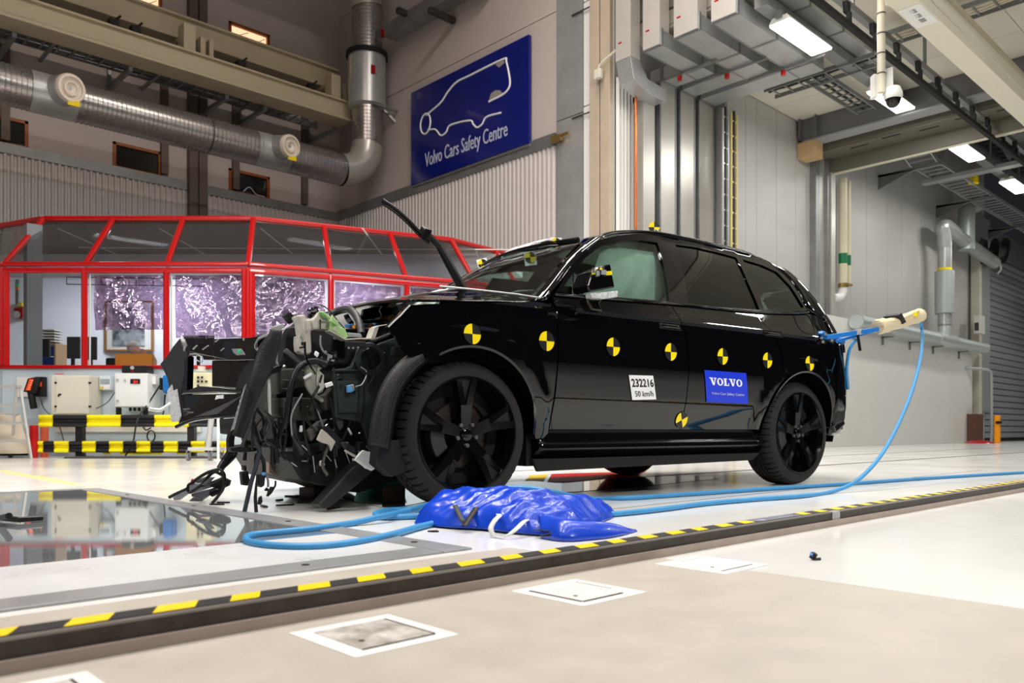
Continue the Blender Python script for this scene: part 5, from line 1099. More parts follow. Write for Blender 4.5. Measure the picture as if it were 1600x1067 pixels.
def slab_word():
    vs_, fs_ = [], []
    def add(pts): o_ = len(vs_); vs_.extend(V((x, y, 0)) for x, y in pts); fs_.append(tuple(range(o_, o_+len(pts))))
    def Vl(x):
        add([(x+.12, .94), (x+.42, .94), (x+.62, .3), (x+.62, .0), (x+.44, .0)]); add([(x+.62, .3), (x+.74, .94), (x+.92, .94), (x+.66, 0), (x+.56, 0)])
        add([(x, .88), (x+.5, .88), (x+.5, 1), (x, 1)]); add([(x+.62, .88), (x+1.02, .88), (x+1.02, 1), (x+.62, 1)])
    def Ol(x):
        n = 24
        for i in range(n):
            a, b = 2*math.pi*i/n, 2*math.pi*(i+1)/n
            add([(x+.45+.45*math.cos(a), .5+.51*math.sin(a)), (x+.45+.45*math.cos(b), .5+.51*math.sin(b)), (x+.45+.19*math.cos(b), .5+.37*math.sin(b)), (x+.45+.19*math.cos(a), .5+.37*math.sin(a))])
    def Ll(x):
        add([(x+.1, 0), (x+.4, 0), (x+.4, 1), (x+.1, 1)]); add([(x, .88), (x+.52, .88), (x+.52, 1), (x, 1)]); add([(x, 0), (x+.76, 0), (x+.76, .12), (x, .12)]); add([(x+.62, .12), (x+.76, .12), (x+.76, .4), (x+.66, .4)])
    Vl(0); Ol(1.04); Ll(2.0); Vl(2.78); Ol(3.84); return vs_, fs_
stext('', Q, .09, .87, .54, .78, stw, o, polys=slab_word()); stext('Volvo Cars Safety Centre', Q, .12, .9, .22, .33, stw, o, .012)
# ---- wheels
def make_wheel(name, c, yaw, steer_full=True):
    """c: centre of the outer face plane; axis along the car's side normal"""
    ax = -(WD*math.cos(yaw)+SD*math.sin(yaw)); fx = (SD*math.cos(yaw)-WD*math.sin(yaw))
    R_, WT = .375, .265; t = MB(); n = 320
    prof = [(.292, -.01), (.31, -.002), (.338, -.004), (.355, -.018), (.368, -.034), (.376, -.055)]
    tr_ = [(.379, -.07), (.379, -.098), (.365, -.1), (.365, -.108), (.379, -.11), (.38, -.128), (.365, -.13), (.365, -.138), (.38, -.14), (.379, -.158), (.365, -.16), (.365, -.168), (.379, -.17), (.379, -.2)]
    full = prof+tr_+[(.376, -.215), (.355, -.25), (.30, -.268), (.292, -.26)]
    u = fx; w_ = Z_
    ps = []
    for i in range(n):
        a = 2*math.pi*i/n; e = u*math.cos(a)+w_*math.sin(a)
        for j, (r, h) in enumerate(full):
            rr = r
            if 4 <= j <= 8 and i % 6 == 0: rr = r-.011
            if 9 <= j <= 18 and (i+j//4*2) % 6 == 0: rr = r-.010
            ps.append(c+ax*h+e*rr)
    k = len(full); t.add(ps, [(i*k+q, ((i+1) % n)*k+q, ((i+1) % n)*k+q+1, i*k+q+1) for i in range(n) for q in range(k-1)])
    wh = t.build(name, rubber, car, smooth=38)
    r_ = MB().lathe([(.293, -.012), (.297, -.003), (.288, -.003), (.282, -.02), (.268, -.06), (.262, -.24)], c, ax, 64); rim = r_.build('rim', gloss_b, wh, smooth=40)
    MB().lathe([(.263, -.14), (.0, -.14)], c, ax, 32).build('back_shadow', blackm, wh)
    MB().lathe([(.175, -.095), (.175, -.115), (.06, -.115), (.06, -.07), (.0, -.07)], c, ax, 40).build('brake_disc', mat('brake_iron', (70, 62, 58), .45, .7), wh, smooth=30)
    cal = MB()
    for a in [math.radians(150+i*10) for i in range(8)]: pass
    A0 = [math.radians(145+i*9) for i in range(9)]
    cal.add([c+ax*h+(fx*math.cos(a)+Z_*math.sin(a))*r for a in A0 for r, h in ((.115, -.05), (.2, -.05), (.2, -.12), (.115, -.12))], [(i*4+q, (i+1)*4+q, (i+1)*4+(q+1) % 4, i*4+(q+1) % 4) for i in range(8) for q in range(4)]+[(0, 1, 2, 3), (32, 33, 34, 35)])
    cal.build('brake_caliper', mat('caliper_grey', (62, 62, 64), .5, .3), wh, bevel=.008)
    for q in range(5):
        a = math.radians(90+72*q+2); e = fx*math.cos(a)+Z_*math.sin(a); f = fx*math.cos(a+math.pi/2)+Z_*math.sin(a+math.pi/2)
        sp = MB()
        def pt(r, x, h): return c+e*r+f*x+ax*h
        # stem then fork: outer faces raised, sides dropping back
        def strip_(pts):
            # pts: (r, x_left, x_right, h)
            m0 = []
            for r, xl, xr, h in pts: m0 += [pt(r, xl-.006, h-.045), pt(r, xl, h), pt(r, xr, h), pt(r, xr+.006, h-.045)]
            sp.add(m0, [(i*4+j, i*4+j+1, i*4+j+5, i*4+j+4) for i in range(len(pts)-1) for j in range(3)])
        strip_([(.03, -.03, .03, -.03), (.07, -.029, .029, -.028), (.15, -.034, .034, -.018)])
        strip_([(.15, -.034, .0, -.018), (.20, -.046, -.008, -.014), (.287, -.068, -.034, -.01)])
        strip_([(.15, .0, .034, -.02), (.20, .008, .04, -.024), (.287, .03, .058, -.016)])
        s_o = sp.build('spoke', gloss_b, wh, smooth=30)
        g = MB(); g.add([pt(r, x, h) for r, x, h in ((.16, -.004, -.03), (.16, .004, -.03), (.285, .034, -.022), (.285, -.036, -.022))], [(0, 1, 2, 3)]); g.build('spoke_web', rough_b, s_o)
        a2 = a+math.radians(36); e2 = fx*math.cos(a2)+Z_*math.sin(a2)
        MB().cyl(c+e2*.058-ax*.035, c+e2*.058-ax*.018, .011, n=6).build('wheel_bolt', mat('bolt_steel', (120, 120, 120), .35, .8), wh)
    MB().lathe([(0, -.014), (.026, -.015), (.034, -.022), (.036, -.04)], c, ax, 24).build('centre_cap', gloss_b, wh, smooth=40)
    return wh
make_wheel('wheel', cr(AF[0]+.0, .035, .379), math.radians(2)); make_wheel('wheel', cr(AR[0], .035, .379), 0)
def far_wheel(s):
    m_ = MB().lathe([(.2, 0), (.30, -.005), (.345, .01), (.37, .03), (.379, .06), (.379, .1), (.37, .103), (.37, .112), (.379, .115), (.379, .16), (.37, .163), (.37, .172), (.379, .175), (.379, .21), (.37, .245), (.30, .265), (.0, .25)], cr(s, 1.665, .379), WD, 60)
    w_ = m_.build('wheel', rubber, car, smooth=38); MB().lathe([(0, .02), (.2, .02), (.21, 0), (.25, -.002)], cr(s, 1.665, .379), WD, 30).build('rim', gloss_b, w_, smooth=40)
far_wheel(AF[0]-.0); far_wheel(AR[0])
# ---- underbody, cabin
MB().box2((0, 0, 0), (0, 0, 0)); ub = MB()
def cbox(mb, s0, s1, w0, w1, z0, z1): mb.add([cr(s, w, z) for s in (s0, s1) for w in (w0, w1) for z in (z0, z1)], [(0, 1, 3, 2), (4, 6, 7, 5), (0, 4, 5, 1), (2, 3, 7, 6), (0, 2, 6, 4), (1, 5, 7, 3)]); return mb
cbox(ub, .45, 2.45, .12, 1.84, .2, .36); cbox(ub, 2.45, 3.6, .42, 1.54, .3, .6); cbox(ub, -.2, .5, .5, 1.5, .3, .7); ub.build('underbody', rough_b, car)
MB().tube([cr(AR[0], .3, .379), cr(AR[0], 1.66, .379)], .06, 10).tube([cr(AF[0], .3, .379), cr(AF[0], 1.66, .379)], .05, 10).build('axle', rough_b, car)
fl2 = cbox(MB(), .55, 3.35, .14, 1.82, .36, .62); fl2.build('cabin_floor', int_d, car)
ds = MB().prism([cr(.45, .2, 1.06), cr(.98, .2, 1.10), cr(1.02, .2, .95), cr(.75, .2, .6), cr(.45, .2, .6)], WD*1.56); ds.build('dashboard', int_d, car, bevel=.02)
def seat(s, w, n='seat'):
    m_ = cbox(MB(), s, s+.5, w, w+.5, .6, .78); st_ = m_.build(n, int_d, car, bevel=.04)
    MB().prism([cr(s+.42, w+.02, .74), cr(s+.56, w+.02, .74), cr(s+.80, w+.05, 1.32), cr(s+.68, w+.05, 1.34)], WD*.46).build('backrest', int_d, st_, bevel=.03)
    MB().prism([cr(s+.69, w+.12, 1.34), cr(s+.80, w+.12, 1.33), cr(s+.84, w+.13, 1.5), cr(s+.75, w+.13, 1.52)], WD*.25).build('headrest', int_d, st_, bevel=.03)
for s, w in ((1.05, .3), (1.05, 1.16), (1.95, .28), (1.95, .75), (1.95, 1.2)): seat(s, w)
# deployed airbags seen through the glass
def pillow(name, p00, p10, p11, p01, t, parent=car, m=bag, nu=24, nv=12):
    p00, p10, p11, p01 = map(V, (p00, p10, p11, p01)); n = (p10-p00).cross(p01-p00).normalized()
    def Q(sgn): return lambda u, v: lt(lt(p00, p10, u), lt(p01, p11, u), v)+n*sgn*t*(math.sin(math.pi*u)*math.sin(math.pi*v))**.5*(1+.18*math.sin(u*26)*math.sin(v*7+1))
    return MB().grid(Q(1), nu, nv).grid(Q(-1), nu, nv).build(name, m, parent, smooth=180)
pillow('curtain_airbag', cr(1.02, .31, 1.12), cr(1.78, .26, 1.10), cr(1.80, .36, 1.60), cr(1.26, .36, 1.58), .06)
pillow('passenger_airbag', cr(.5, 1.1, 1.12), cr(.5, 1.68, 1.12), cr(.78, 1.62, 1.36), cr(.78, 1.12, 1.36), .1)
pillow('curtain_airbag', cr(1.0, 1.68, 1.1), cr(2.2, 1.7, 1.1), cr(2.2, 1.6, 1.58), cr(1.3, 1.6, 1.56), .05, m=int_g)
sw = [cr(.98+.09*math.cos(a), .55+.19*math.sin(a), 1.02+.17*math.cos(a)) for a in [i*math.pi/12 for i in range(25)]]
MB().tube(sw, .016, 8).build('steering_wheel', int_d, car, smooth=60)
# ---- mirror stump
mc = cw(938, 436, -.12)
mo = MB(); mo.prism([cw(p, q, -.05) for p, q in ((903, 468), (920, 461), (936, 462), (929, 470), (924, 476), (930, 489), (912, 487), (907, 478))], -WD*.07)
mir = mo.build('mirror_foot', gloss_b, car, bevel=.01)
MB().prism([cw(p, q, -.16) for p, q in ((918, 446), (926, 424), (944, 415), (954, 412), (957, 428), (961, 449), (940, 453), (922, 456))], WD*.13).build('mirror_housing', gloss_b, mir, bevel=.008)
rs = random.Random(5)
for j in range(9):
    c = cw(928+rs.random()*24, 418+rs.random()*10, -.17-rs.random()*.02); MB().box(c, (.012+.02*rs.random(), .012, .01+.02*rs.random()), Matrix.Rotation(rs.random()*3, 3, 'Z')).build('broken_piece', (MATS['grey_slat'], chrome, yk)[j % 3], mir)
MB().prism([cw(p, q, -.165) for p, q in ((924, 458), (966, 454), (965, 464), (944, 467), (925, 465))], WD*.05).build('silver_foil', mat('crumpled_foil', (226, 227, 229), .3, .3, var=.35, vscale=25, bump=1.0, bscale=40), mir, bevel=.004)
# ---- roof sensor in foil, flags on the glass edge
fo = MATS['crumpled_foil']
sp0 = [cw(p, q, .98) for p, q in ((800, 402), (808, 389), (822, 381), (845, 376), (850, 384), (842, 393), (820, 399))]
MB().prism([p-WD*.1 for p in sp0], WD*.26).build('foil_wrapped_sensor', fo, car, bevel=.012)
MB().tube(spl([cw(846, 380, .7), cw(858, 377, .62), cw(868, 380, .6)], 4), .008, 6).tube(spl([cw(842, 388, .7), cw(856, 385, .62), cw(872, 384, .55)], 4), .008, 6).build('sensor_bracket', black_pl, car, smooth=50)
def flag(px, py, w, r, tilt=0.):
    c = cw(px, py, w); u = RT; u2 = (u*math.cos(tilt)+Z_*math.sin(tilt)); v2 = (Z_*math.cos(tilt)-u*math.sin(tilt)); q = r*1.12
    if r >= .04: return target(c, u2, v2, r, car)
    f_ = MB().prism([c+FW*.004-u2*q-v2*q*1.3, c+FW*.004+u2*q-v2*q*1.3, c+FW*.004+u2*q+v2*q, c+FW*.004-u2*q+v2*q], FW*.003).build('marker_flag', stw if r < .04 else blackm, car)
    target(c, u2, v2, r, f_, 'target_print')
for a in ((754, 412, 1.5, .034, .25), (828.5, 402, .8, .036, .12), (868.5, 380, .62, .034, -.05), (1022, 355, .62, .04, 0)): flag(*a)
MB().tube([cw(1022, 357, .63), cw(1022, 372, .63)], .008, 6).tube(spl([cw(1024, 360, .5), cw(1034, 366, .5), cw(1044, 369, .52)], 4), .008, 6).build('marker_bracket', mat('bracket_blue', (90, 130, 170), .4, .4), car)
# ================================================================== CAR: TORN FRONT END
from mathutils import noise
Z1 = lambda x, y: (240+x/5.335, 500+y/5.335)
Z2 = lambda x, y: (420+x/6.668, 470+y/6.668)
Z3 = lambda x, y: (420+x/5.336, 600+y/5.336)
Z4 = lambda x, y: (260+x/7.62, 680+y/7.62)
cast = mat('cast_aluminium', (212, 208, 198), .42, .25, var=.25, vscale=14, bump=.15, bscale=50)
green = mat('sprayed_green', (140, 240, 110), .45, var=.25, vscale=9, col2=(176, 186, 150))
pale = mat('broken_pale_plastic', (158, 158, 146), .5, var=.2, vscale=10)
olive = mat('dark_olive_box', (58, 58, 52), .55, var=.2, vscale=8)
rib_m = mat('black_grained', (24, 24, 25), .5, var=.3, vscale=25, bump=.2, bscale=110)
tape = mat('silver_tape', (196, 196, 198), .45, .05, var=.4, vscale=60, bump=.5, bscale=120)
wtape = mat('white_tape', (228, 228, 226), .5, bump=.3, bscale=60)
wire = mat('wire_black', (16, 16, 17), .4)
hose_m = mat('hose_grey', (54, 56, 58), .45)
def plate(name, pts, w, m, vec=None, parent=None, bevel=.004, **k):
    """w: number or function of px"""
    q = [cw(p, y, w(p) if callable(w) else w) for p, y in pts]
    return MB().prism(q, vec if vec is not None else WD*.02).build(name, m, parent or car, bevel=bevel, **k)
def wirepx(name, pts, w, r, m=wire, parent=None, n=6, s=5):
    q = [cw(p[0], p[1], p[2] if len(p) > 2 else w) for p in pts]
    return MB().tube(spl(q, s), r, n).build(name, m, parent or car, smooth=60)
zz2 = lambda *a: [Z2(*p) for p in a]; zz3 = lambda *a: [Z3(*p) for p in a]; zz1 = lambda *a: [Z1(*p) for p in a]; zz4 = lambda *a: [Z4(*p) for p in a]
# ---- dark backing and inner structure of the nose
plate('shade_backing', [(452, 512), (500, 505), (560, 548), (640, 500), (650, 600), (650, 740), (560, 770), (505, 745), (440, 690), (430, 600)], .62, rough_b, WD*.6)  # dark block standing in for shade deep in the nose
plate('lower_beam', [(440, 700), (520, 690), (560, 735), (540, 765), (470, 750)], .5, rough_b, WD*.8)
plate('inner_wing', [(560, 552), (596, 535), (640, 520), (665, 560), (660, 640), (610, 700), (580, 705), (566, 660), (524, 652), (522, 577), (548, 574)], .34, inner_g, WD*.03)
plate('inner_wing_flange', [(524, 577), (566, 577), (566, 580), (524, 580)], .32, inner_g)
plate('inner_wing_plate', [(527, 595), (560, 595), (560, 645), (530, 645)], .325, inner_g)
iw = plate('upper_bracket', zz2((805, 420), (1010, 425), (1015, 470), (960, 495), (830, 510), (805, 480)), .3, mat('bracket_black', (34, 35, 36), .4, .2))
for a in ((833, 490), (878, 490), (930, 486)): MB().cyl(cw(*Z2(*a), .295), cw(*Z2(*a), .285), .006, n=8).build('rivet', galv, iw)
c = cw(576, 561, .34); MB().lathe([(.075, 0), (.085, .012), (.08, .03), (.06, .03), (.055, .0)], c, -WD, 28).build('strut_boss', inner_g, car, smooth=40)
for p, q in ((531, 588), (531, 604), (540, 606), (551, 612), (590, 560), (600, 555)): MB().lathe([(0, .012), (.012, .012), (.02, 0)], cw(p, q, .335), -WD, 12).build('grommet', MATS['bracket_black'], car)
plate('wing_rail', zz2((1100, 400), (1330, 310), (1467, 305), (1467, 325), (1340, 330), (1110, 425)), .2, inner_g, WD*.05)
plate('dark_hinge', zz2((1330, 470), (1420, 480), (1400, 580), (1320, 560)), .22, MATS['bracket_black'], WD*.06)
# ---- wheel liner left standing in front of the wheel
oL = [(652, 548), (630, 560), (606, 585), (590, 617), (580, 655), (575, 694)]; iL = [(662, 560), (640, 580), (622, 606), (610, 645), (603, 700)]
a_ = spl([cw(*p, .03) for p in oL], 5); b_ = spl([cw(*p, .0) for p in iL], 6); c_ = spl([cw(p[0]+12, p[1]+8, .24) for p in iL], 6)
def along(L, t): i = t*(len(L)-1); k = min(int(i), len(L)-2); return lt(L[k], L[k+1], i-k)
MB().grid(lambda u, v: along(a_, u)*(1-v)+along(b_, u)*v-WD*.02*math.sin(math.pi*v), 24, 5).build('wheel_liner', rib_m, car, smooth=180, solid=.008)
MB().grid(lambda u, v: lt(along(b_, u), along(c_, u), v), 24, 3).build('wheel_liner_inner', rough_b, car, smooth=180, solid=.006)
plate('liner_foot', [(592, 690), (634, 686), (640, 735), (612, 745), (588, 725)], .1, rough_b, WD*.08)
plate('green_clip', zz3((918, 290), (938, 280), (950, 300), (938, 312)), .0, mat('clip_green', (30, 190, 110), .4), WD*.01)
# ---- silver casting, sprayed rail
CSW = .42
plate('broken_casting', zz2((300, 155), (330, 145), (378, 140), (395, 195), (440, 188), (480, 165), (505, 130), (530, 108), (560, 105), (600, 150), (640, 190), (632, 300), (545, 292), (470, 300), (440, 310), (446, 420), (452, 535), (415, 560), (395, 500), (378, 400), (348, 330), (338, 255), (330, 210)), CSW, cast, WD*.09, bevel=.008)
plate('casting_rib', zz2((400, 200), (430, 195), (425, 290), (405, 320)), CSW-.02, cast, WD*.03); plate('casting_rib', zz2((455, 195), (480, 190), (480, 285), (462, 285)), CSW-.02, cast, WD*.03)
plate('casting_rib', zz2((545, 195), (640, 205), (632, 215), (545, 205)), CSW-.02, cast, WD*.03); plate('casting_rib', zz2((536, 190), (546, 190), (546, 290), (536, 290)), CSW-.02, blackm, WD*.01)
plate('casting_bracket', zz2((305, 365), (350, 352), (390, 345), (412, 455), (440, 525), (425, 562), (345, 548), (312, 520), (302, 450)), CSW+.03, cast, WD*.06)
plate('bracket_slot', zz2((340, 430), (375, 425), (385, 455), (345, 460)), CSW+.022, blackm, WD*.01); plate('bracket_slot', zz2((320, 480), (400, 470), (400, 484), (325, 494)), CSW+.022, blackm, WD*.01)
plate('sprayed_rail', zz2((540, 110), (570, 108), (650, 165), (640, 200), (720, 215), (735, 262), (800, 292), (832, 372), (800, 398), (640, 302), (640, 205)), CSW-.03, green, WD*.08, bevel=.006)
plate('sprayed_fin', zz2((640, 215), (665, 140), (690, 185), (735, 215), (705, 255)), CSW-.05, green, WD*.02)
plate('rail_edge', zz2((640, 302), (800, 396), (960, 386), (1062, 386), (1100, 278), (1135, 258), (1235, 242), (1232, 252), (1150, 268), (1112, 388), (1065, 404), (960, 400), (800, 410), (640, 314)), CSW-.05, cast, WD*.06, bevel=.004)
MB().cyl(cw(*Z2(690, 290), CSW-.03), cw(*Z2(690, 290), CSW-.04), .012, n=12).build('bolt', cast, car)
plate('grey_tray', zz2((820, 330), (960, 340), (980, 380), (830, 375)), CSW+.02, mat('tray_grey', (150, 156, 160), .4, .4), WD*.2)
rs = random.Random(11)
for j in range(16):
    c = cw(*Z2(400+rs.random()*110, 75+rs.random()*95), CSW+.02+.05*rs.random())
    MB().box(c, (.012+.03*rs.random(), .008+.012*rs.random(), .01+.02*rs.random()), Matrix.Rotation(rs.random()*6, 3, V((rs.random(), rs.random(), 1)))).build('broken_clip', black_pl, car)
plate('black_module', zz2((165, 150), (215, 108), (290, 190), (240, 235)), .7, black_pl, WD*.05)
wirepx('wire', zz2((300, 195), (230, 250), (160, 300), (110, 420), (80, 560), (90, 660)), .5, .004, mat('wire_silver', (150, 152, 154), .4, .4))
wirepx('wire', zz2((515, 60), (560, 50), (640, 110), (720, 210), (790, 290)), .4, .003)
# ---- under bonnet hoses and cables
wirepx('large_hose', [(*Z2(640, 140), .95), (*Z2(740, 100), .9), (*Z2(840, 92), .8), (*Z2(905, 150), .72), (*Z2(945, 240), .65), (*Z2(968, 350), .6)], 0, .021, hose_m, n=12)
wirepx('hose_stub', [(*Z2(805, 145), .9), (*Z2(825, 190), .9), (*Z2(860, 235), .85)], 0, .016, hose_m, n=10)
bl = mat('connector_blue', (96, 160, 220), .4); og = mat('cable_orange', (236, 140, 40), .4)
for p in (zz2((815, 240), (890, 238), (900, 270), (830, 275)), zz2((985, 240), (1055, 235), (1060, 270), (990, 275)), zz2((1040, 195), (1120, 185), (1130, 210), (1050, 215)), zz2((810, 290), (880, 295), (900, 330), (830, 325))): plate('blue_connector', p, .75, bl, WD*.04)
for p in (zz2((895, 250), (920, 250), (925, 300), (900, 300)), zz2((1060, 235), (1085, 235), (1085, 275), (1062, 275)), zz2((985, 305), (1020, 310), (1000, 335), (985, 330))): plate('orange_connector', p, .72, og, WD*.04)
plate('warning_box', zz2((1150, 205), (1170, 165), (1300, 140), (1340, 180), (1320, 200), (1220, 215)), .8, white_p, WD*.08); plate('orange_label', zz2((1152, 200), (1170, 168), (1235, 157), (1240, 200)), .79, og, WD*.01); plate('orange_label', zz2((1245, 178), (1300, 145), (1318, 160), (1260, 200)), .785, og, WD*.01)
wirepx('cable', [(*Z2(960, 215), .7), (*Z2(1100, 215), .7), (*Z2(1200, 208), .7), (*Z2(1260, 240), .6)], 0, .009)
wirepx('cable', [(*Z2(950, 260), .75), (*Z2(1060, 240), .75), (*Z2(1140, 250), .7)], 0, .012, mat('cable_lightblue', (110, 150, 196), .4))
wirepx('cable', [(*Z2(700, 330), .7), (*Z2(780, 300), .7), (*Z2(900, 310), .7), (*Z2(1000, 300), .7), (*Z2(1120, 310), .65)], 0, .012)
plate('engine_cover', [(540, 515), (600, 500), (690, 480), (700, 500), (640, 520), (560, 535)], 1.0, rough_b, WD*.5)
wirepx('bonnet_seal', [(548, 492, 1.1), (556, 480, 1.1), (563, 474, 1.1), (570, 473, 1.1)], 0, .006, mat('pale_seal', (190, 180, 168), .5))
# ---- bonnet pushed up into a ridge, scuttle panel
RG = [(-.30, .28, 1.03), (-.30, .6, 1.08), (-.24, 1.0, 1.125), (-.2, 1.4, 1.13), (-.15, 1.84, 1.05)]
def bon(u, v):
    s = -.26+.78*u; nz = interp(v, [0, .25, .5, .75, 1], [0, .6, 1, .9, .1])
    w = .15+1.66*v; zb = 1.055+.06*u
    z = zb+nz*(.05+.16*u-.03*u*u)+.008*noise.noise(V((s*6, w*5, 1)))
    return cr(s, w, z)
MB().grid(bon, 30, 40).build('bonnet', paint, car, smooth=180, solid=.012)
MB().tube([bon(i/30, .5+.0*i)+Z_*.004 for i in range(31)], .007, 6).build('bonnet_edge_seal', rough_b, car)
MB().grid(lambda u, v: cr(.44+.18*u, .12+1.72*v, 1.10+.06*u+.03*math.sin(math.pi*v)), 6, 20).build('scuttle_panel', rough_b, car, solid=.01)
MB().tube([cr(*p) for p in ((-.17, .035, 1.118), (.1, .06, 1.13), (.35, .07, 1.135), (.56, .07, 1.13))], .005, 6).build('wing_edge', galv_l, car, smooth=50)
MB().tube([onside(*p, -.004)[0] for p in ((640, 477), (634, 483), (626, 492), (616, 501), (606, 511))], .004, 6).build('torn_wing_edge', galv_l, car, smooth=50)
wa = [(736, 470), (722, 450), (700, 410), (684, 382), (668, 366)]
MB().tube([cw(*p, .8) for p in wa], [.03, .03, .026, .022, .02], 8).build('wiper_arm', black_pl, car, smooth=40)
wb = spl([cw(*p, .8) for p in ((672, 376), (655, 362), (640, 346), (620, 328), (597, 312))], 4); MB().tube(wb, .012, 6).tube([p-Z_*.018-RT*.006 for p in wb], .006, 5).build('wiper_blade', black_pl, car, smooth=40)
MB().box(cw(664, 364, .8), (.06, .05, .07), Matrix.Rotation(.6, 3, 'X')).build('wiper_joint', black_pl, car, bevel=.01)
plate('wiper_base', [(700, 473), (708, 462), (718, 460), (732, 468), (740, 474)], .6, MATS['hose_grey'], WD*.12)
wirepx('washer_tube', [(780, 466, .5), (792, 463, .5), (806, 457, .45), (822, 456, .4), (835, 455, .35)], 0, .014, hose_m)
for j in range(12):
    x = 745+j*10; MB().box(cw(x, 470-rs.random()*4, .28+.1*rs.random()), (.03+.03*rs.random(), .02, .015+.02*rs.random()), Matrix.Rotation(rs.random()*3, 3, 'Z')).build('scuttle_clip', (black_pl, galv, gloss_b)[j % 3], car)
MB().lathe([(0, .05), (.045, .04), (.06, 0), (.05, -.03)], cw(848, 467, .2), -WD, 16).build('hinge_cup', gloss_b, car, smooth=50)
# ---- pale plastic, olive ducts, tags in the nose
plate('broken_plastic', zz2((400, 662), (500, 660), (565, 702), (522, 720), (545, 760), (582, 775), (560, 840), (585, 900), (560, 950), (500, 972), (555, 1005), (580, 1032), (562, 1062), (455, 985), (412, 930), (388, 880), (382, 790)), .4, pale, WD*.02)
plate('plastic_rim', zz2((510, 690), (560, 702), (525, 720), (580, 775), (575, 830), (585, 900), (520, 960), (500, 850), (505, 760)), .385, mat('pale_edge', (196, 196, 186), .5), WD*.015)
plate('air_duct', zz2((115, 705), (300, 700), (390, 720), (385, 900), (250, 920), (110, 975)), .55, olive, WD*.2, bevel=.01)
for y in (820, 910): plate('duct_rib', zz2((130, y), (250, y+4), (250, y+10), (130, y+6)), .545, pale, WD*.01)
plate('air_duct', zz2((110, 1010), (300, 1000), (440, 1010), (560, 1100), (540, 1250), (300, 1250), (100, 1200)), .52, olive, WD*.2, bevel=.01)
plate('metal_bracket', zz2((560, 990), (620, 960), (660, 900), (660, 1120), (600, 1140)), .42, olive, WD*.06)
for p in (zz2((475, 560), (490, 518), (530, 545), (510, 592)), zz2((583, 862), (660, 838), (678, 880), (600, 908))): plate('white_label', p, .3, stw, WD*.01)
bs = plate('blue_sensor', zz2((832, 880), (890, 868), (900, 930), (870, 950), (836, 955)), .28, MATS['connector_blue'], WD*.03); plate('sensor_face', zz2((850, 872), (890, 868), (898, 925), (862, 925)), .278, galv_l, WD*.01, parent=bs)
wirepx('cable', zz2((905, 895), (970, 870), (1010, 800), (1020, 740), (960, 690)), .27, .004, mat('wire_silver', (150, 152, 154), .4, .4))
wirepx('cable', zz2((1010, 640), (1025, 760), (1000, 900), (990, 1060), (960, 1250)), .27, .006); wirepx('cable', zz2((1110, 690), (1090, 800), (1020, 900), (1000, 1000)), .26, .004)
wirepx('thick_hose', [(*Z2(610, 660), .36), (*Z2(500, 625), .38), (*Z2(400, 640), .4), (*Z2(310, 700), .4), (*Z2(250, 830), .4), (*Z2(215, 1000), .4), (*Z2(190, 1200), .4), (*Z2(160, 1320), .42)], 0, .016, wire, n=10)
wirepx('cable', zz2((540, 360), (540, 460), (580, 540), (660, 580)), .36, .005, MATS['wire_silver']); wirepx('strut', zz2((170, 510), (240, 570), (325, 640)), .5, .012, mat('strut_grey', (96, 98, 100), .4, .4)); 
for j in range(14):
    a = (560+rs.random()*140, 540+rs.random()*120); c = cw(*Z2(*a), .34+.06*rs.random())
    MB().box(c, (.01+.03*rs.random(), .012, .01+.02*rs.random()), Matrix.Rotation(rs.random()*6, 3, V((rs.random(), rs.random(), 1)))).build('broken_clip', (black_pl, galv)[j % 4 == 0], car)
# ---- lower nose
plate('tan_bracket', zz3((405, 465), (445, 375), (490, 410), (560, 480), (522, 560), (505, 505), (450, 490)), .3, mat('tan_metal', (188, 182, 170), .5, .2), WD*.02)
plate('dark_arm', zz3((440, 350), (500, 350), (620, 470), (590, 540), (540, 500), (480, 440)), .33, MATS['bracket_black'], WD*.06)
plate('steel_strip', zz3((600, 490), (640, 480), (745, 545), (735, 600), (650, 560)), .3, mat('strip_dark', (66, 66, 68), .35, .5), WD*.02)
plate('steel_strip', zz3((640, 545), (740, 600), (720, 615), (630, 560)), .28, MATS['tan_metal'], WD*.01)
plate('torn_bracket', zz3((330, 390), (420, 310), (495, 290), (420, 380), (390, 440), (360, 480)), .42, mat('grey_torn', (84, 82, 78), .5, .2), WD*.04)
plate('side_bracket', zz3((560, 180), (620, 220), (625, 350), (595, 390), (565, 330)), .36, olive, WD*.03)
plate('white_label', zz3((262, 345), (292, 345), (282, 402), (256, 398)), .5, stw, WD*.01)
plate('horn', zz3((290, 200), (360, 200), (375, 260), (300, 290), (270, 250)), .6, gloss_b, WD*.08, bevel=.02)
plate('connector_frame', zz3((200, 480), (330, 470), (330, 510), (230, 520)), .55, galv, WD*.01)
plate('box_module', zz3((190, 390), (330, 390), (325, 490), (210, 490)), .56, black_pl, WD*.06)
plate('yellow_tag', zz3((70, 400), (105, 405), (100, 425), (75, 425)), .6, yelf, WD*.01); plate('lime_tag', zz3((170, 575), (190, 572), (192, 585), (172, 588)), .6, mat('lime', (200, 220, 40), .4), WD*.01)
plate('pinkish_cover', zz3((0, 640), (110, 630), (155, 665), (120, 720), (50, 755), (0, 740)), .8, mat('pink_grey', (168, 140, 128), .5, var=.3, vscale=10), WD*.05)
plate('white_plug', zz3((440, 640), (465, 635), (470, 680), (440, 685)), .35, white_p, WD*.03)
wirepx('strap', zz3((500, 505), (480, 560), (460, 620), (450, 690), (490, 760)), .33, .008, MATS['grey_torn'])
pk = [cw(*Z3(*p), .28) for p in ((415, 1005), (470, 1042), (540, 1010), (870, 730), (775, 640), (700, 700))]
MB().prism(pk, WD*.10).build('hanging_plank', rib_m, car, bevel=.008)
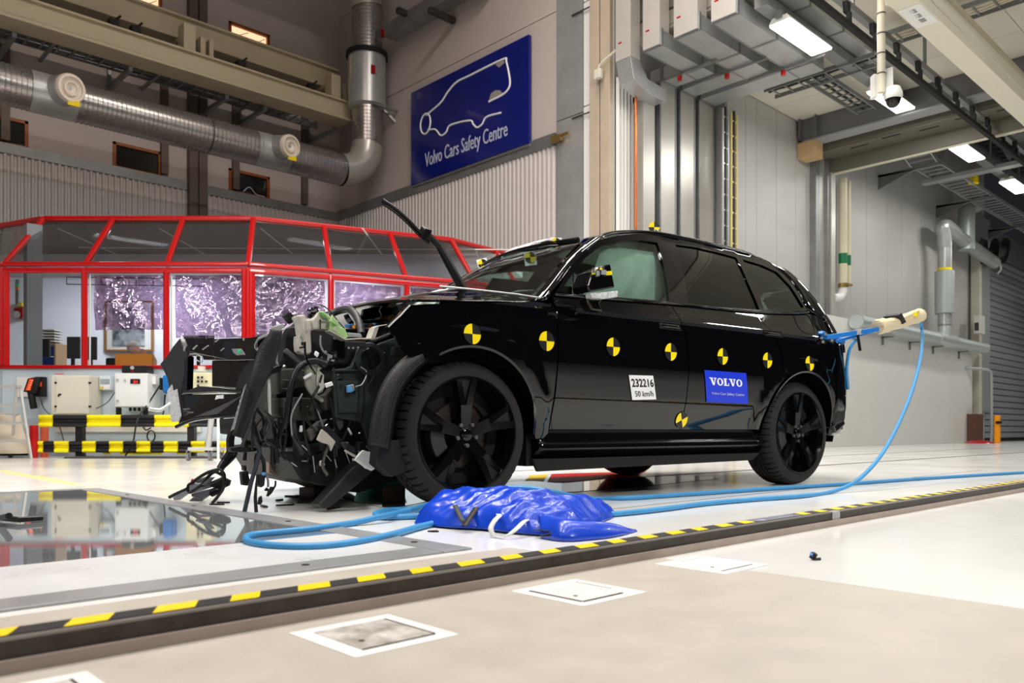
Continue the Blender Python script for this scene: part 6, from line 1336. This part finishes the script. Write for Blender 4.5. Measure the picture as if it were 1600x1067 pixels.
for k_ in range(4):
    a = [(715, 628), (770, 560), (840, 575), (925, 640), (930, 655), (860, 722), (800, 700), (760, 670)]
    dx = k_*5; plate('white_tape', [Z3(p[0]+dx, p[1]-dx*.6+(rs.random()-.5)*14) for p in a], .262-.006*k_, wtape, WD*.012)
plate('plank_clip', zz3((750, 485), (795, 480), (800, 560), (750, 560)), .26, black_pl, WD*.04)
wirepx('rod', zz3((810, 515), (900, 580), (1000, 680), (1030, 720)), .2, .006)
# ---- black flap (bumper end) with tape edge
fw_ = lambda p: .42-(p-370)*.0012
fl_l = [Z1(*p) for p in ((1000, 80), (960, 130), (900, 200), (862, 290), (835, 400), (795, 570), (745, 745), (697, 935))]
fl_r = [Z1(*p) for p in ((1075, 85), (1050, 200), (1022, 330), (980, 440), (905, 570), (840, 740), (790, 880), (735, 985))]
A_ = spl([cw(p[0], p[1], fw_(p[0])) for p in fl_l], 5); B_ = spl([cw(p[0], p[1], fw_(p[0])-.04) for p in fl_r], 5)
MB().grid(lambda u, v: lt(along(A_, u), along(B_, u), v)-SD*.03*math.sin(math.pi*v)-WD*.004*math.sin(u*14), 40, 8).build('bumper_flap', rib_m, car, smooth=180, solid=.008)
MB().grid(lambda u, v: lt(along(A_, .68+.3*u), along(B_, .68+.3*u), v*(.42+.03*math.sin(u*40)))-FW*.05-SD*.03*math.sin(math.pi*v*.42), 14, 4).build('silver_tape', tape, car, smooth=180)
ar_ = spl([cw(*Z1(*p), .46) for p in ((1075, 375), (1000, 400), (930, 470), (870, 590), (820, 740), (780, 900), (760, 1000))], 6)
MB().grid(lambda u, v: along(ar_, u)+RT*.05*v+WD*.16*v-Z_*.02*v, 30, 3).build('arch_liner_piece', rough_b, car, smooth=180, solid=.008)
wirepx('white_rod', zz1((958, 490), (962, 640), (966, 800)), .5, .011, white_p)
wirepx('trim_edge', zz1((1060, 100), (1035, 220), (1024, 340), (1035, 370)), .34, .006, MATS['wire_silver'])
plate('top_plate', zz1((1000, 55), (1067, 30), (1100, 55), (1060, 85), (1005, 85)), .6, galv_l, WD*.05)
# ---- bumper skin torn towards the far side
bw_ = lambda p: .95+(400-p)/145*1.0
def bump(name, pts, m=None, off=0., t=.035, bevel=.006): q = [cw(*Z1(*p), bw_(Z1(*p)[0]))+SD*off for p in pts]; return MB().prism(q, SD*t).build(name, m or paint, car, bevel=bevel)
bump('bumper_corner_end', ((215, 150), (160, 220), (100, 310), (50, 368), (85, 430), (112, 490), (130, 590), (165, 790), (205, 850), (240, 830), (230, 700), (222, 610), (255, 470), (285, 330), (272, 262), (240, 215)), mat('dull_black', (30, 30, 31), .38, coat=.3))
bump('bumper_top_bar', ((245, 215), (330, 205), (500, 198), (505, 156), (700, 150), (880, 143), (862, 240), (840, 335), (640, 340), (415, 335), (400, 300), (285, 300), (275, 262)))
bump('bumper_hole', ((655, 240), (735, 238), (770, 290), (700, 296), (670, 275)), mat('hole_grey', (120, 120, 130), .5), -.004, .006); bump('green_clip', ((715, 245), (735, 250), (730, 285), (712, 275)), MATS['clip_green'], -.01, .01)
bump('grille_panel', ((412, 334), (840, 335), (800, 470), (770, 585), (600, 575), (412, 552)), paint, .05)
bump('bumper_pillar', ((245, 330), (290, 300), (285, 480), (282, 620), (222, 625)))
bump('splitter_ledge', ((285, 600), (412, 552), (600, 572), (770, 588), (760, 612), (560, 606), (280, 618)), MATS['dark_chrome'], -.03, .06)
bump('bumper_lower_skin', ((225, 620), (420, 618), (760, 612), (735, 700), (700, 792), (520, 800), (330, 830), (235, 862), (185, 890), (215, 840), (240, 800)))
for a in (((260, 218), (275, 215), (262, 260), (255, 250)), ((330, 240), (365, 208), (372, 212), (340, 250)), ((410, 245), (460, 210), (465, 216), (420, 250)), ((515, 180), (545, 158), (552, 160), (525, 186)), ((563, 255), (592, 230), (597, 236), (570, 260)), ((750, 150), (762, 150), (760, 172), (752, 172))): bump('torn_edge', a, galv_l, -.006, .006, 0)
bump('silver_tape', ((128, 592), (150, 560), (165, 538), (175, 592), (207, 575), (225, 690), (242, 800), (225, 842), (165, 850), (140, 700)), tape, -.012, .008, .002)
bump('white_tag', ((540, 628), (600, 622), (598, 655), (555, 655), (528, 664)), stw, -.012, .006, 0)
bump('under_flap', ((515, 825), (640, 815), (628, 925), (575, 955), (522, 948)), rough_b, .02)
wirepx('thin_wire', [(*Z1(300, 285), 1.5), (*Z1(360, 285), 1.48), (*Z1(405, 320), 1.45), (*Z1(400, 350), 1.45), (*Z1(350, 330), 1.48)], 0, .003, MATS['wire_silver'])
wirepx('bottom_trim', [(*Z1(190, 890), 1.72), (*Z1(330, 832), 1.55), (*Z1(520, 805), 1.3), (*Z1(700, 795), 1.1)], 0, .012, gloss_b)
wirepx('seal', [(*Z1(880, 260), .9), (*Z1(850, 220), .9), (*Z1(880, 155), .85), (*Z1(970, 118), .7)], 0, .008, MATS['wire_silver'])
tag(MB().tube(spl([cw(*Z1(*p), 1.9) for p in ((-40, 740), (10, 748), (60, 748), (100, 725), (135, 700))], 5), [.012]*21, 6).build('torn_tape', wtape, smooth=60), 'twisted white tape hanging left of the silver taped bumper corner', 'tape') if False else wirepx('torn_tape', [(*Z1(p, q), 1.86) for p, q in ((-40, 740), (10, 748), (60, 748), (100, 725), (150, 690))], 0, .012, wtape)
# ---- loose cables, plugs and straps hanging from the nose
W4 = lambda pts, w, r, m=wire, name='hanging_cable': wirepx(name, [(*Z4(*p), w) for p in pts], w, r, m)
W4(((1030, -20), (1050, 70), (1105, 170), (1080, 320), (1010, 560), (960, 780), (915, 975)), .5, .011, mat('cable_slate', (52, 56, 66), .4))
W4(((790, -60), (760, 60), (760, 200), (700, 300), (640, 400)), .75, .02); W4(((830, 180), (820, 240), (740, 330), (670, 390)), .74, .008); W4(((930, -40), (945, 120), (930, 300)), .6, .009)
W4(((1075, 220), (1060, 300), (1070, 420)), .55, .008); W4(((1090, 180), (1130, 260), (1160, 330), (1165, 440)), .5, .009); W4(((1180, 440), (1210, 540), (1210, 620)), .5, .006, MATS['wire_silver'])
W4(((1240, 40), (1265, 180), (1260, 300), (1280, 400)), .5, .01); W4(((1300, 540), (1295, 600), (1270, 640)), .6, .005); W4(((1130, -60), (1180, 60), (1290, 140), (1330, 260)), .5, .012); W4(((1320, 200), (1440, 290), (1520, 360)), .5, .007)
rs = random.Random(21)
for j in range(26):
    x0 = 960+rs.random()*560; y0 = -330+rs.random()*250; x1 = x0+(rs.random()-.5)*260; y1 = y0+150+rs.random()*320
    W4(((x0, y0), ((x0+x1)/2+(rs.random()-.5)*120, (y0+y1)/2), (x1, y1), (x1+(rs.random()-.5)*90, y1+60*rs.random())), .42+.2*rs.random(), .004+.006*rs.random(), (wire, wire, hose_m, MATS['strip_dark'])[j % 4])
for a, w in ((((895, 435), (975, 425), (1000, 560), (970, 602), (912, 595)), .6), (((1100, 470), (1185, 470), (1170, 600), (1130, 625), (1090, 590)), .48), (((1270, 610), (1300, 625), (1260, 690), (1215, 735), (1240, 660)), .6), (((920, 360), (955, 360), (960, 420), (925, 425)), .6), (((1285, 170), (1335, 160), (1350, 330), (1300, 340)), .48)):
    plate('hanging_plug', [Z4(*p) for p in a], w, black_pl, WD*.04)
plate('blue_plug', [Z4(*p) for p in ((1140, 445), (1185, 440), (1185, 475), (1145, 480))], .475, MATS['connector_blue'], WD*.03)
plate('hanging_strap', [Z4(*p) for p in ((1060, 560), (1088, 560), (1082, 740), (1095, 920), (1050, 922), (1040, 740))], .45, black_pl, WD*.006)
plate('hanging_bracket', [Z4(*p) for p in ((1165, 660), (1190, 620), (1215, 630), (1235, 660), (1210, 668))], .5, black_pl, WD*.01); plate('hanging_bracket', [Z4(*p) for p in ((1110, 740), (1140, 720), (1150, 790), (1130, 830), (1095, 825))], .5, black_pl, WD*.02)
plate('nose_bottom_rail', [Z4(*p) for p in ((760, 150), (900, 130), (1080, 150), (1090, 185), (960, 205), (780, 200))], .55, black_pl, WD*.06)
# ---- bundle of torn fins on the floor
bd_ = thing('torn_trim_bundle', 'bundle of torn black plastic fins and cables on the floor left of the nose', 'car fragment', pz(300, 782))
def z4f(x, y, lift): p = Z4(x, y); d = .4*FPX/(785-HOR)+.12; return pd(p[0], p[1], d-lift*.15)
fin = mat('fin_slate', (74, 76, 84), .35, coat=.2); finl = mat('fin_light', (132, 134, 142), .3, .3)
fins = [((70, 745), (150, 690), (250, 600), (300, 590), (270, 690), (160, 770), (90, 775)), ((260, 785), (340, 720), (520, 640), (640, 590), (560, 680), (400, 790), (300, 800)), ((260, 600), (340, 570), (480, 590), (640, 585), (470, 640), (320, 690), (270, 670)),
        ((340, 540), (470, 490), (520, 500), (430, 570), (350, 570)), ((500, 560), (690, 510), (755, 540), (740, 600), (640, 650), (520, 610)), ((480, 690), (640, 630), (690, 600), (620, 690), (540, 735)), ((290, 700), (420, 660), (520, 640), (500, 720), (420, 770), (300, 730)), ((410, 590), (520, 500), (560, 500), (470, 600))]
for j, f_ in enumerate(fins):
    MB().prism([z4f(x, y, .2*j) for x, y in f_], FW*(.02+.01*(j % 3))).build('plastic_fin', (finl, fin, finl, fin, black_pl, black_pl, fin, fin)[j], bd_, bevel=.004)
for j, q in enumerate((((640, 400), (500, 440), (380, 510), (300, 580)), ((650, 410), (690, 480), (680, 620), (620, 720), (545, 810)), ((560, 420), (640, 460), (700, 500)), ((30, 740), (130, 690), (240, 640)), ((620, 410), (520, 470), (430, 580), (280, 680), (260, 600), (330, 560)), ((690, 500), (560, 560), (420, 600)))):
    MB().tube(spl([z4f(x, y, 1.2) for x, y in q], 6), .009, 6).build('cable', wire, bd_, smooth=60)
MB().tube(spl([z4f(320, 545, 1), z4f(300, 545, 1)], 2), .012, 6).build('red_clip', red_p, bd_)

rs = random.Random(77)
for j in range(46):
    px, py = 440+rs.random()*150, 560+rs.random()*170
    l_ = .012+.035*rs.random()
    MB().box(cw(px, py, .36+.14*rs.random()), (l_, .006+.01*rs.random(), .004+.012*rs.random()), Matrix.Rotation(rs.random()*6, 3, V((rs.random(), rs.random(), rs.random()+.1)))).build('broken_clip', (galv_l, black_pl, gloss_b, galv, black_pl, stw)[j % 6 if j % 6 < 5 or j % 12 == 5 else 1], car)
for j in range(16):
    x0, y0 = 470+rs.random()*120, 520+rs.random()*130; x1, y1 = x0+(rs.random()-.5)*60, y0+30+rs.random()*70
    wirepx('cable', [(x0, y0), ((x0+x1)/2+(rs.random()-.5)*40, (y0+y1)/2), (x1, y1)], .33+.1*rs.random(), .003+.004*rs.random(), (wire, gloss_b, MATS['wire_silver'], hose_m)[j % 4])
for j in range(7):
    x0 = 455+j*17; wirepx('bright_edge', [(x0, 690+rs.random()*40), (x0+18*rs.random(), 700+rs.random()*40)], .4, .0025, galv_l)
# ================================================================== FOREGROUND
# ---- steel floor rail with hazard tape
YF, ZR = 1.535, .058
rl = thing('floor_rail', 'long steel floor rail with yellow and black hazard tape running across the foreground', 'rail', (3, 1.57, 0))
rail_m = mat('rail_steel', (74, 67, 62), .4, .45, var=.35, vscale=18, bump=.05, bscale=60); foot_m = mat('rail_foot', (172, 158, 148), .6, var=.15, vscale=8)
MB().prism([V((-6, YF, .024)), V((-6, YF, ZR-.006)), V((-6, YF+.005, ZR)), V((-6, YF+.085, ZR)), V((-6, YF+.085, .024))], (36, 0, 0)).build('bar', rail_m, rl)
MB().box2((-6, YF-.012, .0), (30, YF+.08, .024)).build('foot', foot_m, rl)
MB().box2((-6, YF, ZR-.004), (30, YF+.012, ZR+.0008)).build('edge_highlight', mat('highlight_steel', (140, 136, 132), .35, .5), rl)  # highlight along the rail's front edge, put into lighter steel
hy = mat('hazard_yellow', (250, 214, 8), .38, var=.1, vscale=40); hb_ = mat('hazard_black', (30, 30, 32), .5, var=.3, vscale=30)
tb = MB().box2((-6, YF+.022, ZR), (30, YF+.077, ZR+.001)).build('tape_backing', hb_, rl)
P_ = .15
for k in range(-14, 110):
    x = .41+k*P_
    if x > 18: break
    if 2.72 < x < 3.05: continue
    w_ = .072+.01*math.sin(k*2.3); sk = .03
    MB().prism([V((x, YF+.022, ZR+.001)), V((x+w_, YF+.022, ZR+.001)), V((x+w_+sk, YF+.077, ZR+.001)), V((x+sk, YF+.077, ZR+.001))], (0, 0, .0006)).build('yellow_stripe', hy, rl)
xj_ = pY(1306, 800, YF).x
MB().box2((xj_-.035, YF-.002, .004), (xj_+.035, YF+.03, ZR+.001)).build('silver_tape', tape, rl)
MB().box2((2.75, YF+.02, ZR+.001), (3.1, YF+.08, ZR+.002)).build('worn_tape', mat('worn_tape_m', (150, 152, 170), .5, var=.5, vscale=30, col2=(60, 60, 70)), rl)
# ---- floor access covers
cvw = mat('cover_white', (226, 225, 222), .55, var=.06, vscale=20)
for i, (x, dirt, lab) in enumerate(((.30, 'a', 'white framed floor access cover cut by the bottom left corner'), (.90, 'b', 'dirty grey floor access cover in a white square, front of the rail'), (1.5, 'c', 'pale floor access cover with one black edge in a white square'), (2.09, 'd', 'faint white floor access cover at the edge of the white paint'))):
    t = thing('access_cover', lab, 'floor cover', (x, 1.335, 0), 'square floor covers in front of the rail')
    MB().box2((x-.118, 1.215, 0), (x+.118, 1.455, .003)).build('painted_square', cvw, t)
    m_ = {'a': mat('cover_a', (214, 212, 208), .55, var=.5, vscale=14), 'b': mat('cover_b', (210, 206, 200), .55, var=.6, vscale=13, col2=(104, 98, 90)), 'c': mat('cover_c', (222, 220, 216), .5, var=.12, vscale=12), 'd': cvw}[dirt]
    MB().box2((x-.082, 1.25, .003), (x+.082, 1.42, .0042)).build('lid', m_, t)
    g = MB(); e_ = .0035
    if dirt in 'ab': g.box2((x+.082, 1.25, .003), (x+.087, 1.42, .0046)).box2((x-.082, 1.246, .003), (x+.082, 1.25, .0046))
    if dirt == 'c': g.box2((x-.082, 1.243, .003), (x+.06, 1.25, .0046)).box2((x-.088, 1.25, .003), (x-.082, 1.42, .0046)).box2((x+.082, 1.3, .003), (x+.085, 1.42, .0046))
    if dirt == 'd': g.box2((x-.082, 1.247, .003), (x+.082, 1.249, .0046)).box2((x-.03, 1.42, .003), (x+.082, 1.422, .0046))
    g.build('gap', slot, t); MB().cyl((x-.05, 1.3, .004), (x-.05, 1.3, .005), .006, n=10).build('key_hole', blackm, t)
c = pz(1271, 869, .012); t = thing('small_fragment', 'small blue and black plastic fragment alone on the white floor', 'car fragment', (c.x, c.y, 0))
MB().box(c+Z_*.001, (.012, .016, .02), Matrix.Rotation(.5, 3, 'X')).cyl(c-Z_*.01, c+RT*.022-Z_*.008, .005, n=8).build('black_piece', black_pl, t); MB().box(c+Z_*.006-RT*.004, (.01, .01, .012), Matrix.Rotation(.8, 3, 'Y')).build('blue_piece', mat('frag_blue', (40, 110, 190), .4), t)
# ---- blue tarpaulin bag
tarp = mat('blue_tarpaulin', (12, 68, 205), .3, coat=.25, var=.12, vscale=6, bump=.05, bscale=40)
frontp = [(646, 819), (690, 826), (740, 829), (790, 834), (840, 838), (890, 834), (930, 822), (962, 806)]
Fp = spl([pz(*p) for p in frontp], 8)
tb_ = thing('tarpaulin_bag', 'crumpled blue tarpaulin bag with straps lying on the floor before the front wheel', 'bag', along(Fp, .5))
Hu = lambda u: interp(u, [0, .06, .16, .35, .55, .75, .9, 1], [.05, .11, .125, .13, .125, .10, .065, .03])
def tarpP(u, v):
    f = along(Fp, u); back = f+FW*(.46-.12*u)+RT*(.10*(1-u))
    if u < .2: back = back+RT*(-.02)
    p = lt(f, back, v); q = V((p.x*2.6+p.y*.8, p.y*2.2-p.x*.5, 0))
    h = Hu(u)*interp(v, [0, .08, .3, .6, .85, 1], [.06, .42, .72, 1.0, .95, .5])
    rid = 1-abs(noise.noise(V((q.x*1.2+q.y*.9, q.y*1.6, 2)))*2.2); r2 = 1-abs(noise.noise(V((q.x*3.2-q.y, q.y*3+q.x, 7)))*2)
    r3 = 1-abs(noise.noise(V((q.x*3.6+q.y*5.5, q.y*2.2-q.x, 4)))*2.4); r4 = 1-abs(noise.noise(V((q.x*7, q.y*9+q.x*2, 9)))*2)
    h += (.030*(rid-.55)+.016*(r2-.6)+.016*(r3-.5)+.006*r4+.004*math.sin(u*34+v*9+4*noise.noise(q)))*min(1, 4*v+.25)*min(1, h/.05)
    return V((p.x, p.y, max(.004, h)))+RT*.012*noise.noise(q*3)-FW*.02*math.sin(u*34)*max(0, .3-v)
mt = MB().grid(tarpP, 120, 60).build('top_sheet', tarp, tb_, smooth=180, solid=.003)
Gp = spl([pz(*p) for p in ((845, 842), (880, 847), (920, 845), (960, 840), (996, 831))], 8)
def pil(u, v):
    f = along(Gp, u); b = f+FW*(.26-.2*u)+RT*.0; p = lt(f, b, v); e = math.sin(math.pi*min(1, v*1.0))**.6*(1-u**3)
    q = V((p.x*9, p.y*9, 0)); h = .075*e+.012*noise.noise(q)*e
    return V((p.x, p.y, max(.003, h)))
MB().grid(pil, 50, 24).build('lower_fold', tarp, tb_, smooth=180, solid=.003)
MB().grid(lambda u, v: along(Fp, .1+.85*u)+FW*(.012+.2*v)+Z_*(.008+.03*v), 30, 3).build('fold_shadow', mat('tarp_shadow', (10, 14, 40), .7), tb_)  # dark sheet standing in for the shadow between the folds
def strap(pts, wd_, m, nm, up=False):
    q = spl(pts, 6); n = len(q)
    MB().add([p+RT*wd_*.5 for p in q]+[p-RT*wd_*.5 for p in q], [(i, i+1, i+1+n, i+n) for i in range(n-1)]).build(nm, m, tb_, smooth=60, solid=.003)
strap([pd(771, 838, 3.02), pd(767, 825, 3.03), pd(774, 812, 3.06), pd(780, 806, 3.12), pd(779, 803, 3.2)], .02, white_p, 'white_handle')
strap([pd(772, 838, 3.02), pd(790, 838, 2.98), pd(806, 827, 3.0), pd(820, 814, 3.08), pd(834, 809, 3.2)], .02, white_p, 'white_handle')
strap([pd(711, 789, 3.34), pd(716, 800, 3.26), pd(722, 812, 3.2), pd(726, 818, 3.2)], .022, mat('strap_grey', (58, 60, 66), .6), 'grey_strap'); strap([pd(748, 787, 3.36), pd(740, 800, 3.26), pd(732, 812, 3.2), pd(726, 822, 3.15)], .024, mat('strap_black', (26, 26, 30), .6), 'black_strap')
strap([pd(842, 828, 3.02), pd(856, 829, 2.98), pd(870, 832, 2.95), pd(846, 838, 2.95)], .04, MATS['strap_black'], 'black_strap')
fr_ = pz(676, 831); tag(MB().prism([fr_+RT*a+FW*b for a, b in ((-.02, 0), (.015, .01), (.025, -.01), (-.005, -.012))], (0, 0, .006)).build('black_fragment', black_pl), 'tiny black fragment on the floor left of the blue bag', 'car fragment')
# ---- blue air hose
hs = mat('hose_blue', (62, 146, 204), .42, var=.12, vscale=8)
r0 = .0135
def hz(p, q, z=r0): return pz(p, q, z)
hp = [cw(1436, 499, -.02), cw(1441, 520, -.02), pd(1438, 560, 6.55), pd(1425, 610, 6.25), pd(1404, 662, 5.95), pd(1376, 712, 5.6), pd(1340, 750, 5.3), hz(1300, 768), hz(1250, 775), hz(1180, 780), hz(1100, 787), hz(1030, 796), hz(960, 803), hz(900, 806)]
hp += [hz(800, 810), hz(700, 815), hz(660, 822), hz(610, 836), hz(550, 848), hz(490, 854), hz(430, 853), hz(394, 848), hz(384, 842), hz(394, 836), hz(430, 832), hz(490, 826)]
hp += [hz(550, 817), hz(600, 806, .03), pd(640, 797, 3.75), pd(690, 783, 3.6), pd(740, 770, 3.55), pd(790, 763.5, 3.52), pd(830, 764, 3.5), pd(866, 770, 3.6), hz(920, 779), hz(980, 778), hz(1060, 773), hz(1180, 765), hz(1320, 756), hz(1450, 747), hz(1600, 738), hz(1700, 732), hz(1800, 727)]
tag(MB().tube(spl(hp, 8), r0, 10).build('air_hose', hs, smooth=60), 'long blue hose looped on the floor, over the bag and up to the car tail', 'hose')
tag(MB().tube(spl([hz(665, 797, .02), hz(625, 796), hz(600, 798), hz(586, 803), hz(596, 808), hz(640, 807), hz(680, 806)], 6), r0, 10).build('hose_loop', hs, smooth=60), 'short blue hose loop on the floor left of the bag', 'hose')
# ---- blue clamp frame on the car tail with wrapped coupling
cb2 = mat('clamp_blue', (26, 118, 204), .4); wv = -.02
tf_ = thing('clamp_frame', 'blue steel clamp frame reaching back from the rear corner of the car', 'clamp', cw(1290, 530, .1))
k = MB().bar(cw(1290, 527, .02), cw(1376, 514, wv), .028, .034).bar(cw(1305, 534, .05), cw(1378, 513, wv), .022, .022); k.build('arm', cb2, tf_, bevel=.003)
MB().bar(cw(1283, 522, .06), cw(1300, 545, .1), .05, .05).bar(cw(1296, 527, .05), cw(1318, 534, .12), .03, .03).bar(cw(1312, 527, .08), cw(1312, 545, .12), .03, .03).bar(cw(1282, 519, .04), cw(1288, 536, .06), .04, .03).build('clamp_body', cb2, tf_, bevel=.004)
for p, q in ((1284, 528), (1290, 522), (1286, 534), (1300, 532)): MB().cyl(cw(p, q, .02), cw(p, q, -.005), .012, n=6).build('bolt', galv, tf_)
MB().bar(cw(1336, 519.5, .0), cw(1346, 518, .0), .036, .042).build('silver_tape', tape, tf_); MB().bar(cw(1340, 522, -.01), cw(1344, 548, -.01), .022, .006).build('black_strap', MATS['strap_black'], tf_)
MB().tube(spl([cw(1338, 530, .02), cw(1328, 545, .05), cw(1323, 575, .1), cw(1325, 608, .12)], 6), .013, 8).build('short_hose', hs, tf_, smooth=60)
wm = mat('canvas_wrap', (212, 196, 164), .85, bump=.3, bscale=20)
wt = thing('canvas_wrap', 'beige canvas sleeve with a black strap around the hose coupling', 'sleeve', cw(1400, 506, wv))
ctr = spl([cw(p, q, wv) for p, q in ((1371, 511), (1385, 508), (1402, 504), (1420, 498), (1437, 493))], 6)
MB().tube([p+V((0, 0, .004*math.sin(i*1.9))) for i, p in enumerate(ctr)], [.055, .06, .062, .058, .06, .055, .058, .05, .052, .05, .054, .05, .052, .055, .05, .052, .056, .05, .052, .05, .056, .056, .058, .054, .06], 14).build('sleeve', wm, wt, smooth=50)
MB().prism([cw(p, q, wv-.05) for p, q in ((1376, 503), (1405, 499), (1437, 484), (1438, 492), (1404, 505), (1378, 508))], WD*.04).build('loose_fold', wm, wt, bevel=.004)
MB().prism([cw(p, q, wv-.06) for p, q in ((1404, 492), (1409, 489), (1416, 503), (1411, 506))], WD*.13).build('black_strap', MATS['strap_black'], wt); MB().box(cw(1431, 491, wv-.06), (.03, .03, .035)).build('yellow_plug', yelf, wt)
# ---- blocks and bits under the nose
brick = mat('block_pink', (150, 136, 128), .9, var=.25, vscale=20, bump=.3, bscale=80)
a = pz(484, 779); tag(MB().box(V((a.x, a.y, .033))+FW*.06, (.13, .1, .065), Matrix.Rotation(.5, 3, 'Z')).build('stone_block', brick, bevel=.005), 'grey stone block on the floor under the black drum tyre', 'block')
a = pz(605, 788); tag(MB().box(V((a.x, a.y, .04))+FW*.25, (.2, .12, .08), Matrix.Rotation(.9, 3, 'Z')).build('brown_block', mat('block_brown', (96, 74, 62), .9, var=.3, vscale=16), bevel=.006), 'brown block on the floor just left of the front tyre', 'block')
a = pz(594, 768); tag(MB().lathe([(0, 0), (.15, 0), (.17, .07), (.175, .075), (.165, .08), (.14, .01), (0, .01)], V((a.x, a.y, 0)), Z_, 24).build('green_basin', mat('basin_green', (120, 190, 160), .4), smooth=40), 'pale green basin on the floor behind the white taped plank', 'basin')
rs = random.Random(31)
for i, (px, py) in enumerate(((436, 782), (455, 776), (470, 786), (338, 789), (348, 786), (520, 795), (412, 792), (446, 790))):
    a = pz(px, py); l_ = .03+.05*rs.random(); q = Matrix.Rotation(rs.random()*3, 3, 'Z')
    tag(MB().prism([V((a.x, a.y, 0))+q @ V(p) for p in ((-l_, -.008, 0), (0, -.012, 0), (l_, -.004, 0), (l_*.6, .01, 0), (-l_*.5, .012, 0))], (0, 0, .008)).build('plastic_shard', black_pl), 'small black plastic shard '+('left of the grey stone block', 'behind the hanging strap', 'nearest in front of the grey stone block', 'right of the torn fin bundle', 'farthest behind the torn fin bundle', 'before the lower end of the hanging plank', 'beside the long slate cable end', 'between hanging strap and stone block')[i], 'car fragment', 'plastic shards under the nose')
